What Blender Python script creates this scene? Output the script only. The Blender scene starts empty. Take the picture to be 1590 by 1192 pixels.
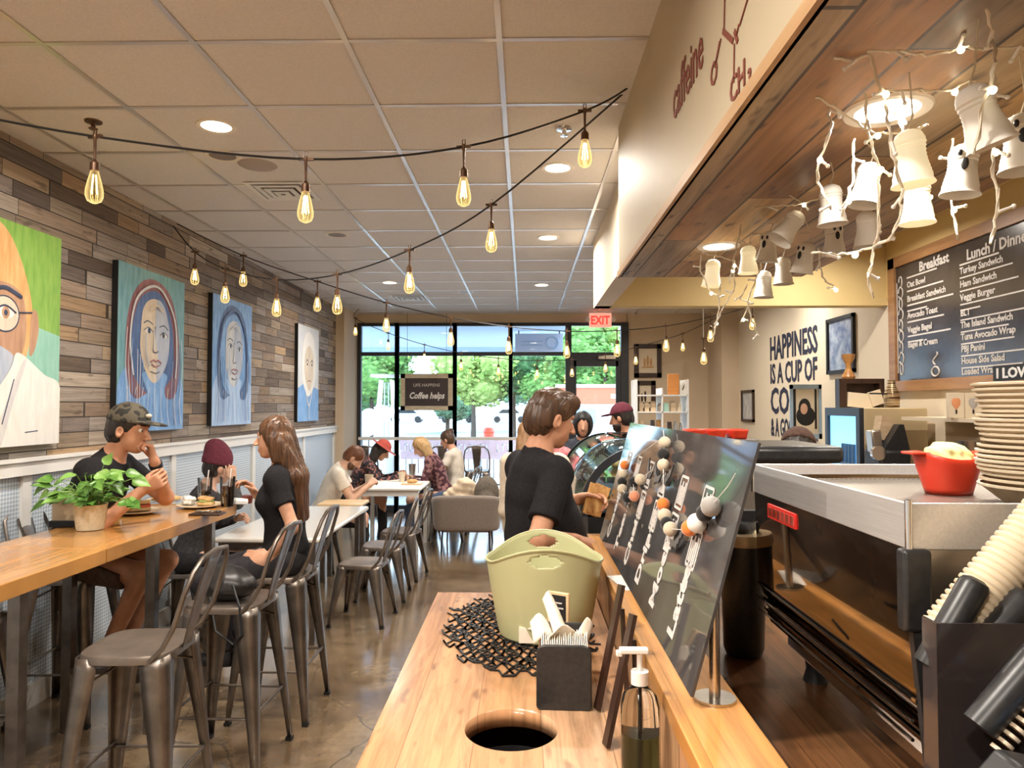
import bpy, bmesh, math, random
import numpy as np
from mathutils import Vector, Matrix, Euler
random.seed(7)
S = bpy.context.scene
COL = S.collection
R = math.radians
# ---------------------------------------------------------------- camera, exposure, world, sun, large lights
CAMH = 1.68
cd = bpy.data.cameras.new('camera'); cam = bpy.data.objects.new('camera', cd); COL.objects.link(cam)
cd.sensor_width = 36; cd.lens = 36*1105/1590; cd.clip_start = .05; cd.clip_end = 500
cam.location = (0, 0, CAMH); cam.rotation_euler = (R(90+1.762), 0, R(1.037))
S.camera = cam
S.view_settings.view_transform = 'Standard'; S.view_settings.look = 'None'
S.view_settings.exposure = 0.62; S.view_settings.gamma = 1; S.view_settings.use_curve_mapping = False
S.cycles.use_denoising = True
S.cycles.max_bounces = 9; S.cycles.diffuse_bounces = 4; S.cycles.glossy_bounces = 4
S.cycles.transparent_max_bounces = 14; S.cycles.transmission_bounces = 6
S.cycles.sample_clamp_indirect = 6; S.cycles.caustics_reflective = False; S.cycles.caustics_refractive = False
W = bpy.data.worlds.new('world'); S.world = W; W.use_nodes = True
wn = W.node_tree.nodes; wl = W.node_tree.links
bgn = wn['Background']; bgn.inputs[0].default_value = (.60, .79, 1, 1); bgn.inputs[1].default_value = 4.8
sd = bpy.data.lights.new('sun', 'SUN'); so = bpy.data.objects.new('sun', sd); COL.objects.link(so)
sd.energy = 4.5; sd.angle = R(1.5); sd.color = (1, .95, .86); so.rotation_euler = (R(-38), R(25), 0)
_r = Euler(cam.rotation_euler).to_matrix()
def ray(px, py): return _r @ Vector(((px-795)/1105, -(py-596)/1105, -1))
def hy(px, py, y): d = ray(px, py); return Vector((0, 0, CAMH)) + d*(y/d.y)
def hx(px, py, x): d = ray(px, py); return Vector((0, 0, CAMH)) + d*(x/d.x)
def hz(px, py, z): d = ray(px, py); return Vector((0, 0, CAMH)) + d*((z-CAMH)/d.z)
# ---------------------------------------------------------------- object helpers
WL = {}
def tag(o, label=None, cat=None, group=None, kind=None):
    if label: o['label'] = label
    if cat: o['category'] = cat
    if group: o['group'] = group
    if kind: o['kind'] = kind
    return o
def thing(name, label, cat, loc=(0, 0, 0), rz=0, group=None, parent=None):
    o = bpy.data.objects.new(name, None); COL.objects.link(o); o.empty_display_size = .05
    o.location = loc; o.rotation_euler = (0, 0, rz); WL[o] = Vector(loc)
    return tag(o, label, cat, group)
def struct(name, loc=(0, 0, 0)):
    o = bpy.data.objects.new(name, None); COL.objects.link(o); o.location = loc; WL[o] = Vector(loc); o['kind'] = 'structure'; return o
def dup(root, loc, rz=None, label=None, group=None):
    def cp(o, par):
        c = o.copy(); COL.objects.link(c); c.parent = par
        for ch in [k for k in bpy.data.objects if k.parent == o]: cp(ch, c)
        return c
    r = cp(root, None); r.location = loc; WL[r] = Vector(loc)
    if rz is not None: r.rotation_euler = (0, 0, rz)
    if label: r['label'] = label
    if group: r['group'] = group
    return r
def basis(d):
    d = Vector(d).normalized()
    a = Vector((0, 0, 1)) if abs(d.z) < .9 else Vector((1, 0, 0))
    u = d.cross(a).normalized(); return u, d.cross(u).normalized()
class MB:
    def __init__(s): s.v = []; s.f = []; s.m = []; s.k = 0
    def mat(s, k): s.k = k; return s
    def add(s, vs, fs):
        n = len(s.v); s.v += [tuple(p) for p in vs]
        for f in fs: s.f.append(tuple(i+n for i in f)); s.m.append(s.k)
        return s
    def box(s, x0, x1, y0, y1, z0, z1):
        return s.add([(x, y, z) for x in (x0, x1) for y in (y0, y1) for z in (z0, z1)],
                     [(0, 1, 3, 2), (4, 6, 7, 5), (0, 4, 5, 1), (2, 3, 7, 6), (0, 2, 6, 4), (1, 5, 7, 3)])
    def bx(s, c, sz, M=None):
        M = M or Matrix.Identity(3); c = Vector(c)
        return s.add([c+M @ Vector((a*sz[0]/2, b*sz[1]/2, d*sz[2]/2)) for a in (-1, 1) for b in (-1, 1) for d in (-1, 1)],
                     [(0, 1, 3, 2), (4, 6, 7, 5), (0, 4, 5, 1), (2, 3, 7, 6), (0, 2, 6, 4), (1, 5, 7, 3)])
    def bar(s, p0, p1, w, t, up=(0, 0, 1)):
        p0 = Vector(p0); p1 = Vector(p1); d = (p1-p0).normalized(); u = d.cross(Vector(up))
        u = u.normalized() if u.length > 1e-4 else basis(d)[0]; v = u.cross(d)
        q = [u*a*w/2+v*b*t/2 for a, b in ((-1, -1), (1, -1), (1, 1), (-1, 1))]
        return s.add([p0+x for x in q]+[p1+x for x in q], [(3, 2, 1, 0), (4, 5, 6, 7), (0, 1, 5, 4), (1, 2, 6, 5), (2, 3, 7, 6), (3, 0, 4, 7)])
    def cyl(s, p0, p1, r0, r1=None, n=16, cap=True):
        r1 = r0 if r1 is None else r1; p0 = Vector(p0); p1 = Vector(p1); u, v = basis(p1-p0)
        vs = [p+(u*math.cos(2*math.pi*i/n)+v*math.sin(2*math.pi*i/n))*r for p, r in ((p0, r0), (p1, r1)) for i in range(n)]
        fs = [(i, (i+1) % n, n+(i+1) % n, n+i) for i in range(n)]
        if cap: fs += [tuple(range(n-1, -1, -1)), tuple(range(n, 2*n))]
        return s.add(vs, fs)
    def lathe(s, prof, c=(0, 0, 0), n=24, ax=(0, 0, 1), sx=1, sy=1):
        c = Vector(c); w = Vector(ax).normalized(); u, v = basis(w)
        if abs(w.z) > .99: u, v = Vector((1, 0, 0)), Vector((0, 1, 0))
        vs = [c+(u*math.cos(2*math.pi*i/n)*sx+v*math.sin(2*math.pi*i/n)*sy)*max(r, 1e-5)+w*h for r, h in prof for i in range(n)]
        fs = [(j*n+i, j*n+(i+1) % n, (j+1)*n+(i+1) % n, (j+1)*n+i) for j in range(len(prof)-1) for i in range(n)]
        return s.add(vs, fs)
    def tube(s, pts, r, n=8):
        pts = [Vector(p) for p in pts]; rings = []; u = None
        for i, p in enumerate(pts):
            d = (pts[min(i+1, len(pts)-1)]-pts[max(i-1, 0)]).normalized()
            if u is None: u = basis(d)[0]
            u = (u-d*u.dot(d)).normalized(); v = d.cross(u)
            rr = r[i] if isinstance(r, (list, tuple)) else r
            rings.append([p+(u*math.cos(2*math.pi*k/n)+v*math.sin(2*math.pi*k/n))*rr for k in range(n)])
        vs = [q for g in rings for q in g]; m = len(pts)
        fs = [(j*n+i, j*n+(i+1) % n, (j+1)*n+(i+1) % n, (j+1)*n+i) for j in range(m-1) for i in range(n)]
        fs += [tuple(range(n-1, -1, -1)), tuple(range((m-1)*n, m*n))]
        return s.add(vs, fs)
    def ell(s, c, r, M=None, nu=16, nv=10):
        c = Vector(c); M = M or Matrix.Identity(3); r = (r, r, r) if not isinstance(r, (tuple, list)) else r
        vs = [c+M @ Vector((0, 0, r[2]))]
        for j in range(1, nv):
            for i in range(nu):
                t = math.pi*j/nv; p = 2*math.pi*i/nu
                vs.append(c+M @ Vector((r[0]*math.sin(t)*math.cos(p), r[1]*math.sin(t)*math.sin(p), r[2]*math.cos(t))))
        vs.append(c+M @ Vector((0, 0, -r[2]))); L = len(vs)-1
        fs = [(0, 1+i, 1+(i+1) % nu) for i in range(nu)]
        for j in range(nv-2): fs += [(1+j*nu+i, 1+(j+1)*nu+i, 1+(j+1)*nu+(i+1) % nu, 1+j*nu+(i+1) % nu) for i in range(nu)]
        fs += [(L, 1+(nv-2)*nu+(i+1) % nu, 1+(nv-2)*nu+i) for i in range(nu)]
        return s.add(vs, fs)
    def poly(s, pts, ext):          # planar polygon extruded along ext
        n = len(pts); e = Vector(ext); pts = [Vector(p) for p in pts]
        return s.add(pts+[p+e for p in pts], [tuple(range(n-1, -1, -1)), tuple(range(n, 2*n))]+[(i, (i+1) % n, n+(i+1) % n, n+i) for i in range(n)])
    def grid(s, fn, nu, nv, closeu=False):
        vs = [fn(i/nu if closeu else i/(nu-1), j/(nv-1)) for j in range(nv) for i in range(nu)]
        fs = [(j*nu+i, j*nu+(i+1) % nu, (j+1)*nu+(i+1) % nu, (j+1)*nu+i) for j in range(nv-1) for i in range(nu if closeu else nu-1)]
        return s.add(vs, fs)
    def build(s, name, mats, parent=None, w=False, smooth=True, bev=0, ang=35, solid=0, sub=0):
        me = bpy.data.meshes.new(name)
        off = Vector((0, 0, 0))
        if w and parent is not None:
            p = parent
            while p is not None: off += p.location; p = p.parent
        me.from_pydata([(x-off.x, y-off.y, z-off.z) for x, y, z in s.v], [], s.f)
        for m in (mats if isinstance(mats, (list, tuple)) else [mats]): me.materials.append(m)
        me.polygons.foreach_set('material_index', s.m)
        bm = bmesh.new(); bm.from_mesh(me); bmesh.ops.recalc_face_normals(bm, faces=bm.faces); bm.to_mesh(me); bm.free()
        if smooth:
            me.polygons.foreach_set('use_smooth', [True]*len(me.polygons)); me.set_sharp_from_angle(angle=R(ang))
        o = bpy.data.objects.new(name, me); COL.objects.link(o)
        if parent is not None: o.parent = parent
        if solid: m = o.modifiers.new('s', 'SOLIDIFY'); m.thickness = solid; m.offset = 0
        if sub: m = o.modifiers.new('u', 'SUBSURF'); m.levels = m.render_levels = sub
        if bev: m = o.modifiers.new('b', 'BEVEL'); m.width = bev; m.segments = 2; m.limit_method = 'ANGLE'; m.angle_limit = R(40)
        return o
def bake(o):                        # apply modifiers into the mesh
    dg = bpy.context.evaluated_depsgraph_get(); me = bpy.data.meshes.new_from_object(o.evaluated_get(dg))
    o.modifiers.clear(); o.data = me; return o
def text(s, size, M, mat_, name='lettering', parent=None, ext=.001, align='LEFT', sx=1, bold=0, w=True, shear=0, ls=1):
    c = bpy.data.curves.new('t', 'FONT'); c.body = s; c.size = size; c.extrude = ext; c.align_x = align; c.offset = bold; c.shear = shear
    c.resolution_u = 2; c.space_line = ls
    o = bpy.data.objects.new('t', c); COL.objects.link(o)
    dg = bpy.context.evaluated_depsgraph_get(); me = bpy.data.meshes.new_from_object(o.evaluated_get(dg)); bpy.data.objects.remove(o); bpy.data.curves.remove(c)
    me.name = name
    off = Vector((0, 0, 0)); p = parent
    while w and p is not None: off += p.location; p = p.parent
    me.transform(Matrix.Translation(-off) @ M @ Matrix.Diagonal((sx, 1, 1, 1)))
    me.materials.clear(); me.materials.append(mat_)
    o = bpy.data.objects.new(name, me); COL.objects.link(o)
    if parent is not None: o.parent = parent
    return o
def join_into(objs, name):
    a = MB()
    for o in objs: a.add([v.co[:] for v in o.data.vertices], [tuple(p.vertices) for p in o.data.polygons])
    par = objs[0].parent; m = objs[0].data.materials[0]
    for o in objs: bpy.data.objects.remove(o)
    return a.build(name, m, par, smooth=False)
def frame(org, right, up):          # 4x4 with local x=right, y=up, z=right x up
    r = Vector(right).normalized(); u = Vector(up).normalized(); n = r.cross(u)
    return Matrix.Translation(Vector(org)) @ Matrix((r, u, n)).transposed().to_4x4()
# ---------------------------------------------------------------- materials
MC = {}
def nmat(name):
    m = bpy.data.materials.new(name); m.use_nodes = True; nt = m.node_tree
    return m, nt, nt.nodes['Principled BSDF']
class NT:
    def __init__(s, nt): s.nt = nt
    def n(s, t, **k):
        x = s.nt.nodes.new(t)
        for a, b in k.items():
            if a.startswith('i_'):
                key = a[2:]; key = int(key) if key.isdigit() else key
                s.set(x.inputs[key], b)
            else: setattr(x, a, b)
        return x
    def set(s, inp, b):
        if isinstance(b, bpy.types.NodeSocket): s.nt.links.new(b, inp)
        elif isinstance(b, bpy.types.Node): s.nt.links.new(b.outputs[0], inp)
        else: inp.default_value = b
    def m(s, op, a, b=0, c=0): return s.n('ShaderNodeMath', operation=op, i_0=a, i_1=b, i_2=c).outputs[0]
    def ramp(s, fac, cols):
        r = s.n('ShaderNodeValToRGB', i_0=fac); e = r.color_ramp.elements
        while len(e) < len(cols): e.new(.5)
        for k, (p, c) in enumerate(cols): e[k].position = p; e[k].color = (*c, 1)
        return r.outputs[0]
    def mix(s, f, a, b, mode='MIX'):
        x = s.n('ShaderNodeMix', data_type='RGBA', blend_type=mode); s.set(x.inputs[0], f); s.set(x.inputs[6], a); s.set(x.inputs[7], b); return x.outputs[2]
def c4(c): return (*c, 1) if len(c) == 3 else c
def mat(name, c1, c2=None, sc=(8, 8, 8), rough=.5, metal=0, bump=0, spec=.5, emis=0, ecol=None, det=3, coat=0, trans=0, ior=1.45, alpha=1, lo=.35, hi=.65, bd=.01, sheen=0, sss=0):
    if name in MC: return MC[name]
    m, nt, p = nmat(name); N = NT(nt)
    p.inputs['Base Color'].default_value = c4(c1); p.inputs['Roughness'].default_value = rough; p.inputs['Metallic'].default_value = metal
    p.inputs['Specular IOR Level'].default_value = spec; p.inputs['Coat Weight'].default_value = coat; p.inputs['Transmission Weight'].default_value = trans
    p.inputs['IOR'].default_value = ior; p.inputs['Alpha'].default_value = alpha; p.inputs['Sheen Weight'].default_value = sheen
    if sss: p.inputs['Subsurface Weight'].default_value = sss; p.inputs['Subsurface Radius'].default_value = (.02, .008, .004)
    if emis: p.inputs['Emission Color'].default_value = c4(ecol or c1); p.inputs['Emission Strength'].default_value = emis
    if c2 is not None or bump:
        tc = N.n('ShaderNodeTexCoord').outputs['Object']; mp = N.n('ShaderNodeMapping', i_0=tc); mp.inputs['Scale'].default_value = sc
        nz = N.n('ShaderNodeTexNoise', i_Vector=mp.outputs[0], i_Scale=1.0, i_Detail=float(det), i_Roughness=.6)
        if c2 is not None:
            N.set(p.inputs['Base Color'], N.ramp(nz.outputs[0], [(lo, c1), (hi, c2)]))
        if bump: N.set(p.inputs['Normal'], N.n('ShaderNodeBump', i_Strength=bump, i_Distance=bd, i_Height=nz.outputs[0]).outputs[0])
    MC[name] = m; return m
def planks(name, ua, va, bw, rh, cols, rough=.6, bump=.4, gap=.03, grain=(1.5, 40), gstr=.55, seedk=0, knots=0, gapc=.15, spec=.4, coat=0, warp=.35):
    m, nt, p = nmat(name); N = NT(nt)
    sep = N.n('ShaderNodeSeparateXYZ', i_0=N.n('ShaderNodeTexCoord').outputs['Object'])
    u = sep.outputs[ua]; v = sep.outputs[va]
    vr = N.m('DIVIDE', N.m('ADD', v, 50), rh); row = N.m('FLOOR', vr); fv = N.m('FRACT', vr)
    rr = N.n('ShaderNodeTexWhiteNoise', noise_dimensions='1D', i_W=N.m('ADD', row, seedk+.37)).outputs[0]
    uu = N.m('ADD', N.m('DIVIDE', u, bw), N.m('MULTIPLY', rr, 17))
    uu = N.m('ADD', uu, N.m('MULTIPLY', N.m('SINE', N.m('ADD', N.m('MULTIPLY', uu, 2.3), N.m('MULTIPLY', rr, 40))), warp))
    cell = N.m('FLOOR', uu); fu = N.m('FRACT', uu)
    cb = N.n('ShaderNodeCombineXYZ', i_0=cell, i_1=row, i_2=float(seedk))
    wn_ = N.n('ShaderNodeTexWhiteNoise', noise_dimensions='3D', i_0=cb.outputs[0])
    idv = wn_.outputs[0]
    base = N.ramp(idv, [(k/(len(cols)-1) if len(cols) > 1 else 0, c) for k, c in enumerate(cols)])
    gv = N.n('ShaderNodeCombineXYZ', i_0=N.m('MULTIPLY', u, grain[0]), i_1=N.m('MULTIPLY', v, grain[1]), i_2=N.m('MULTIPLY', idv, 50))
    nz = N.n('ShaderNodeTexNoise', i_Vector=gv.outputs[0], i_Scale=1.0, i_Detail=5.0, i_Roughness=.65, i_Distortion=.6).outputs[0]
    g = N.ramp(nz, [(.28, (1-gstr,)*3), (.6, (1, 1, 1)), (.8, (1.0, 1.0, 1.0))])
    col = N.mix(1.0, base, g, 'MULTIPLY')
    if knots:
        kv = N.n('ShaderNodeCombineXYZ', i_0=N.m('MULTIPLY', u, 3), i_1=N.m('MULTIPLY', v, 9), i_2=idv)
        kz = N.n('ShaderNodeTexNoise', i_Vector=kv.outputs[0], i_Scale=2.2, i_Detail=2.0).outputs[0]
        col = N.mix(N.ramp(kz, [(.62, (0, 0, 0)), (.72, (knots,)*3)]), col, (.05, .03, .02, 1))
    ev = N.m('MINIMUM', fv, N.m('SUBTRACT', 1, fv)); eu = N.m('MULTIPLY', N.m('MINIMUM', fu, N.m('SUBTRACT', 1, fu)), bw/rh)
    e = N.m('GREATER_THAN', N.m('MINIMUM', ev, eu), gap)
    col = N.mix(e, N.mix(1.0, col, (gapc, gapc, gapc, 1), 'MULTIPLY'), col)
    N.set(p.inputs['Base Color'], col); p.inputs['Roughness'].default_value = rough; p.inputs['Specular IOR Level'].default_value = spec
    p.inputs['Coat Weight'].default_value = coat; p.inputs['Coat Roughness'].default_value = .12
    h = N.m('ADD', N.m('ADD', N.m('MULTIPLY', e, .8), N.m('MULTIPLY', idv, .6)), N.m('MULTIPLY', nz, .4))
    if bump: N.set(p.inputs['Normal'], N.n('ShaderNodeBump', i_Strength=bump, i_Distance=.01, i_Height=h).outputs[0])
    MC[name] = m; return m
def glass_mat(name, tint=(1, 1, 1), refl=.12, rough=.0):
    m = bpy.data.materials.new(name); m.use_nodes = True; nt = m.node_tree; nt.nodes.clear(); N = NT(nt)
    tr = N.n('ShaderNodeBsdfTransparent', i_0=c4(tint)); gl = N.n('ShaderNodeBsdfGlossy', i_0=(1, 1, 1, 1), i_1=rough)
    fr = N.n('ShaderNodeFresnel', i_0=1.45); f = N.m('ADD', N.m('MULTIPLY', fr.outputs[0], .9), refl*.15)
    mx = N.n('ShaderNodeMixShader', i_0=f, i_1=tr.outputs[0], i_2=gl.outputs[0]); out = N.n('ShaderNodeOutputMaterial', i_0=mx.outputs[0])
    MC[name] = m; return m
m_wallbeige = mat('beige_paint', (.62, .50, .36), (.65, .53, .39), sc=(2, 2, 2), rough=.85)
m_yellow = mat('ochre_paint', (.66, .50, .23), (.69, .53, .26), sc=(2, 2, 2), rough=.8)
m_cream = mat('cream_paint', (.72, .62, .47), (.75, .65, .5), sc=(1, 1, 1), rough=.7)
m_white = mat('white_paint', (.8, .79, .76), rough=.5)
m_ceil = mat('ceiling_tile', (.70, .67, .655), (.78, .75, .735), sc=(120, 120, 120), rough=.95, bump=.15, bd=.003)
m_grid = mat('ceiling_grid_white', (.62, .58, .55), rough=.28, metal=.55)
m_black = mat('matte_black', (.012, .012, .013), rough=.5)
m_blackpl = mat('black_plastic', (.018, .018, .02), (.03, .03, .03), rough=.35, sc=(60, 60, 60))
m_darkframe = mat('dark_bronze', (.03, .035, .045), rough=.4)
m_steel = mat('brushed_steel', (.58, .55, .50), (.66, .62, .56), sc=(4, 200, 200), rough=.28, metal=1)
m_chrome = mat('chrome', (.8, .8, .8), rough=.08, metal=1)
m_gun = mat('gunmetal', (.17, .145, .125), (.27, .235, .205), sc=(9, 9, 9), rough=.36, metal=.9)
m_glass = glass_mat('window_glass', (.93, .98, 1))
m_reclaim = planks('reclaimed_wood_wall', 1, 2, .46, .092, [(.46, .31, .18), (.10, .075, .06), (.26, .18, .125), (.36, .27, .2), (.17, .13, .10), (.42, .36, .30), (.30, .22, .15), (.22, .19, .18), (.44, .33, .22), (.13, .10, .085), (.38, .33, .29), (.30, .25, .22), (.48, .40, .32)], rough=.75, grain=(2.5, 60), gstr=.5, knots=.5, gap=.035, bump=.7)
m_soffw = planks('rustic_soffit_boards', 1, 0, 1.5, .158, [(.50, .28, .12), (.60, .38, .18), (.40, .21, .09), (.62, .44, .24), (.20, .16, .13), (.52, .32, .15), (.66, .44, .20), (.46, .25, .10), (.36, .19, .08)], rough=.5, grain=(1.2, 16), gstr=.6, knots=.8, gap=.025, gapc=.2, seedk=12)
m_counter = planks('pale_butcher_block', 1, 0, 3.1, .16, [(.56, .29, .14), (.62, .37, .21), (.52, .26, .12), (.60, .33, .17)], rough=.25, grain=(2.5, 30), gstr=.5, gap=.008, gapc=.6, bump=.08, seedk=2, knots=.5, coat=.4)
m_ledge = planks('honey_wood', 1, 0, 4, .15, [(.60, .27, .07), (.64, .31, .09), (.56, .24, .06)], rough=.3, grain=(2, 34), gstr=.5, gap=.006, gapc=.6, bump=.08, seedk=9, coat=.4)
m_table = planks('orange_oak_table', 1, 0, 3.3, .2, [(.56, .27, .075), (.62, .31, .09), (.52, .24, .06)], rough=.22, grain=(1.6, 22), gstr=.35, gap=.006, gapc=.5, bump=.06, seedk=4, coat=.5)
m_darkwood = planks('walnut_block_counter', 1, 0, .5, .05, [(.09, .035, .015), (.16, .065, .025), (.23, .10, .04), (.12, .05, .02), (.30, .14, .055)], rough=.3, grain=(4, 60), gstr=.5, gap=.02, gapc=.5, bump=.1, seedk=3, coat=.3)
m_face = planks('rustic_counter_front', 2, 1, .8, .19, [(.52, .30, .15), (.44, .24, .12), (.60, .38, .2), (.36, .2, .11)], rough=.45, grain=(2, 14), gstr=.5, gap=.015, gapc=.35, knots=.5, seedk=6)
# ---------------------------------------------------------------- room shell
CE = 3.13
def concrete():
    m, nt, p = nmat('polished_concrete'); N = NT(nt)
    tc = N.n('ShaderNodeTexCoord').outputs['Object']
    n1 = N.n('ShaderNodeTexNoise', i_Vector=tc, i_Scale=1.1, i_Detail=7.0, i_Roughness=.65, i_Distortion=.8).outputs[0]
    n2 = N.n('ShaderNodeTexNoise', i_Vector=tc, i_Scale=9.0, i_Detail=6.0, i_Roughness=.7).outputs[0]
    col = N.ramp(n1, [(.3, (.10, .065, .035)), (.45, (.19, .125, .07)), (.55, (.27, .19, .11)), (.7, (.21, .165, .12))])
    col = N.mix(.5, col, N.ramp(n2, [(.3, (.35, .33, .31)), (.6, (1, 1, 1))]), 'MULTIPLY')
    mp = N.n('ShaderNodeMapping', i_0=tc); mp.inputs['Scale'].default_value = (1.6, 1.1, 1)
    wv = N.n('ShaderNodeTexNoise', i_Vector=tc, i_Scale=3.0, i_Detail=4.0).outputs[1]
    vv = N.n('ShaderNodeMix', data_type='VECTOR'); N.set(vv.inputs[0], .18); N.set(vv.inputs[4], mp.outputs[0]); N.set(vv.inputs[5], wv)
    vo = N.n('ShaderNodeTexVoronoi', feature='DISTANCE_TO_EDGE', i_Vector=vv.outputs[1], i_Scale=1.3).outputs[0]
    col = N.mix(N.ramp(vo, [(.0, (.7, .7, .7)), (.012, (0, 0, 0))]), col, (.05, .035, .025, 1))
    N.set(p.inputs['Base Color'], col)
    N.set(p.inputs['Roughness'], N.ramp(n2, [(.3, (.08,)*3), (.7, (.24,)*3)])); p.inputs['Coat Weight'].default_value = 1; p.inputs['Coat Roughness'].default_value = .16; p.inputs['Coat IOR'].default_value = 1.7
    N.set(p.inputs['Normal'], N.n('ShaderNodeBump', i_Strength=.05, i_Distance=.004, i_Height=n2).outputs[0])
    return m
m_floor = concrete()
XL, XR, YB, YF = -2.78, 3.12, -3.0, 11.2
def wallobj(name, mb, m, **k): o = mb.build(name, m, smooth=False, **k); o['kind'] = 'structure'; return o
wallobj('floor', MB().box(XL-.2, XR+.2, YB-.2, YF+.1, -.12, 0), m_floor)
ceil = wallobj('ceiling', MB().box(XL-.2, XR+.2, YB-.2, YF+.2, CE, CE+.12), m_ceil)
g = MB()
x = -.10-.61*4
while x < XR: g.box(x-.012, x+.012, YB, YF, CE-.006, CE+.001); x += .61
y = 2.77-.61*9
while y < YF: g.box(XL, XR, y-.012, y+.012, CE-.0045, CE+.001); y += .61
g.build('ceiling_grid', m_grid, ceil, smooth=False)
m_bead = mat('beadboard_daylight_blue', (.55, .64, .74), rough=.45)  # white board with the blue of the daylight in its colour
def beadboard_daylight_blue():
    m, nt, p = nmat('ribbed_wainscot_daylight_blue'); N = NT(nt)
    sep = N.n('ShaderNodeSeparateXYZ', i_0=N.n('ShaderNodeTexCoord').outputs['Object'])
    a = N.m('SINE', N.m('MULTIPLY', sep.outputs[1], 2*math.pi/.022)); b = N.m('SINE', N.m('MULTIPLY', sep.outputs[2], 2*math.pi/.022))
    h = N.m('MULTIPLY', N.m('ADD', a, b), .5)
    N.set(p.inputs['Base Color'], N.ramp(N.m('ADD', N.m('MULTIPLY', h, .5), .5), [(.3, (.34, .42, .52)), (.6, (.66, .72, .78))]))  # white panel; blue window light is painted into its colour
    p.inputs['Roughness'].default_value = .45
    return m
m_rib = beadboard_daylight_blue()
wl_ = wallobj('wall_left', MB().box(XL-.2, XL, YB, YF+.1, 0, CE), m_white)
wallobj('wall_left', MB().box(XL-.01, XL+.025, YB, 10.3, 1.39, CE-.002), m_reclaim)
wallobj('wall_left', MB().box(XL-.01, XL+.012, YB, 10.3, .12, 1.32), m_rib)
t = MB().box(XL, XL+.055, YB, 10.3, 1.30, 1.39); t.box(XL, XL+.07, YB, 10.3, 1.375, 1.395)
wallobj('trim_1', t, m_white)
t = MB()
for yy in (.6, 2.25, 3.9, 5.55, 7.2, 8.85, 10.25): t.box(XL, XL+.03, yy-.035, yy+.035, .1, 1.31)
wallobj('trim_2', t, m_white)
wallobj('baseboard_left', MB().box(XL, XL+.03, YB, 10.3, 0, .13), m_white)
wallobj('wall_right', MB().box(XR, XR+.2, YB, YF+.1, 0, CE), m_cream)
wallobj('wall_back', MB().box(XL-.2, XR+.2, YB-.2, YB, 0, CE), m_wallbeige)
# window wall: header, jambs, right portion
WX = [hy(p, 600, YF).x for p in (558, 616, 706, 793, 881, 970)]
xr = WX[-1]
hb = MB().box(XL-.2, xr+.05, YF, YF+.15, 2.99, CE); hb.box(xr+.04, XR+.2, YF, YF+.15, 0, CE)
wallobj('wall_front', hb, m_wallbeige)
wallobj('pillar_left', MB().box(XL, WX[0]-.03, 10.35, YF+.15, 0, CE), m_wallbeige)
wallobj('pillar_right', MB().box(2.87, XR, 10.42, YF, 0, CE), m_wallbeige)
RAIL, TRN = 1.17, 2.5
for k in range(4):
    w_ = struct('window_%d' % (k+1), (WX[k], YF, 0)); a, b = WX[k], WX[k+1]
    f = MB()
    for xx in (a, b): f.box(xx-.03, xx+.03, YF-.03, YF+.06, .0, 2.99)
    for zz, hh in ((.06, .06), (TRN, .03), (2.965, .025)): f.box(a, b, YF-.02, YF+.05, zz-hh, zz+hh)
    f.build('window_frame', m_darkframe, w_, w=True, smooth=False)
    MB().box(a, b, YF-.05, YF+.06, RAIL-.025, RAIL+.02).build('window_rail', m_white, w_, w=True, smooth=False)
    for z0, z1 in ((.1, RAIL-.03), (RAIL+.02, TRN-.03), (TRN+.03, 2.95)):
        MB().box(a+.03, b-.03, YF+.01, YF+.016, z0, z1).build('window_glass', m_glass, w_, w=True, smooth=False)
d_ = struct('door_1', (WX[4], YF, 0)); a, b = WX[4], WX[5]
f = MB()
for xx, hw in ((a+.02, .045), (b-.0, .06)): f.box(xx-hw, xx+hw, YF-.04, YF+.07, 0, 2.99)
f.box(a, b, YF-.03, YF+.05, TRN-.11, TRN+.02); f.box(a, b, YF-.03, YF+.05, 2.94, 2.99)
f.build('door_frame', m_darkframe, d_, w=True, smooth=False)
f = MB()
for xx in (a+.1, b-.1): f.box(xx-.04, xx+.04, YF-.02, YF+.03, .02, TRN-.11)
f.box(a+.1, b-.1, YF-.02, YF+.03, .02, .25); f.box(a+.1, b-.1, YF-.02, YF+.03, TRN-.2, TRN-.11)
f.build('door_leaf', m_darkframe, d_, w=True, smooth=False)
MB().box(a+.13, b-.13, YF, YF+.006, .25, TRN-.2).build('door_glass', m_glass, d_, w=True, smooth=False)
MB().box(a+.07, b-.07, YF, YF+.006, TRN+.02, 2.94).build('transom_glass', m_glass, d_, w=True, smooth=False)
MB().box(b-.42, b-.15, YF-.09, YF-.03, TRN-.09, TRN-.03).build('door_closer', m_steel, d_, w=True, bev=.004)
MB().box(a+.12, b-.12, YF-.07, YF-.04, 1.05, 1.09).build('push_bar', m_steel, d_, w=True, bev=.004)
# soffit over the bar
H1 = CAMH+.667; SX0, SX1, SY = .5, 1.43, 3.68
wallobj('trim_3', MB().box(SX0, SX1, YB, SY, H1+.02, CE), m_yellow)
so_f = wallobj('trim_4', MB().box(SX0-.012, SX0+.001, YB, SY, H1+.0, CE), mat('tan_soffit_paint', (.47, .39, .265), (.50, .42, .29), sc=(1, 1, 1), rough=.6))
wallobj('trim_5', MB().box(SX0-.012, SX1, YB, SY+.005, H1, H1+.022), m_soffw)
wallobj('trim_6', MB().box(SX0-.022, SX0-.010, YB, SY+.006, H1-.004, H1+.028), mat('edge_board', (.42, .25, .12), (.5, .32, .17), sc=(20, 2, 20), rough=.55))
H2 = CAMH+.863
wallobj('trim_7', MB().box(.61, .75, SY-.3, 6.30, H2, CE), m_cream)
hd = MB().box(.612, XR, 6.15, 6.30, H2, CE)
wallobj('trim_8', hd, m_yellow)
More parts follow.
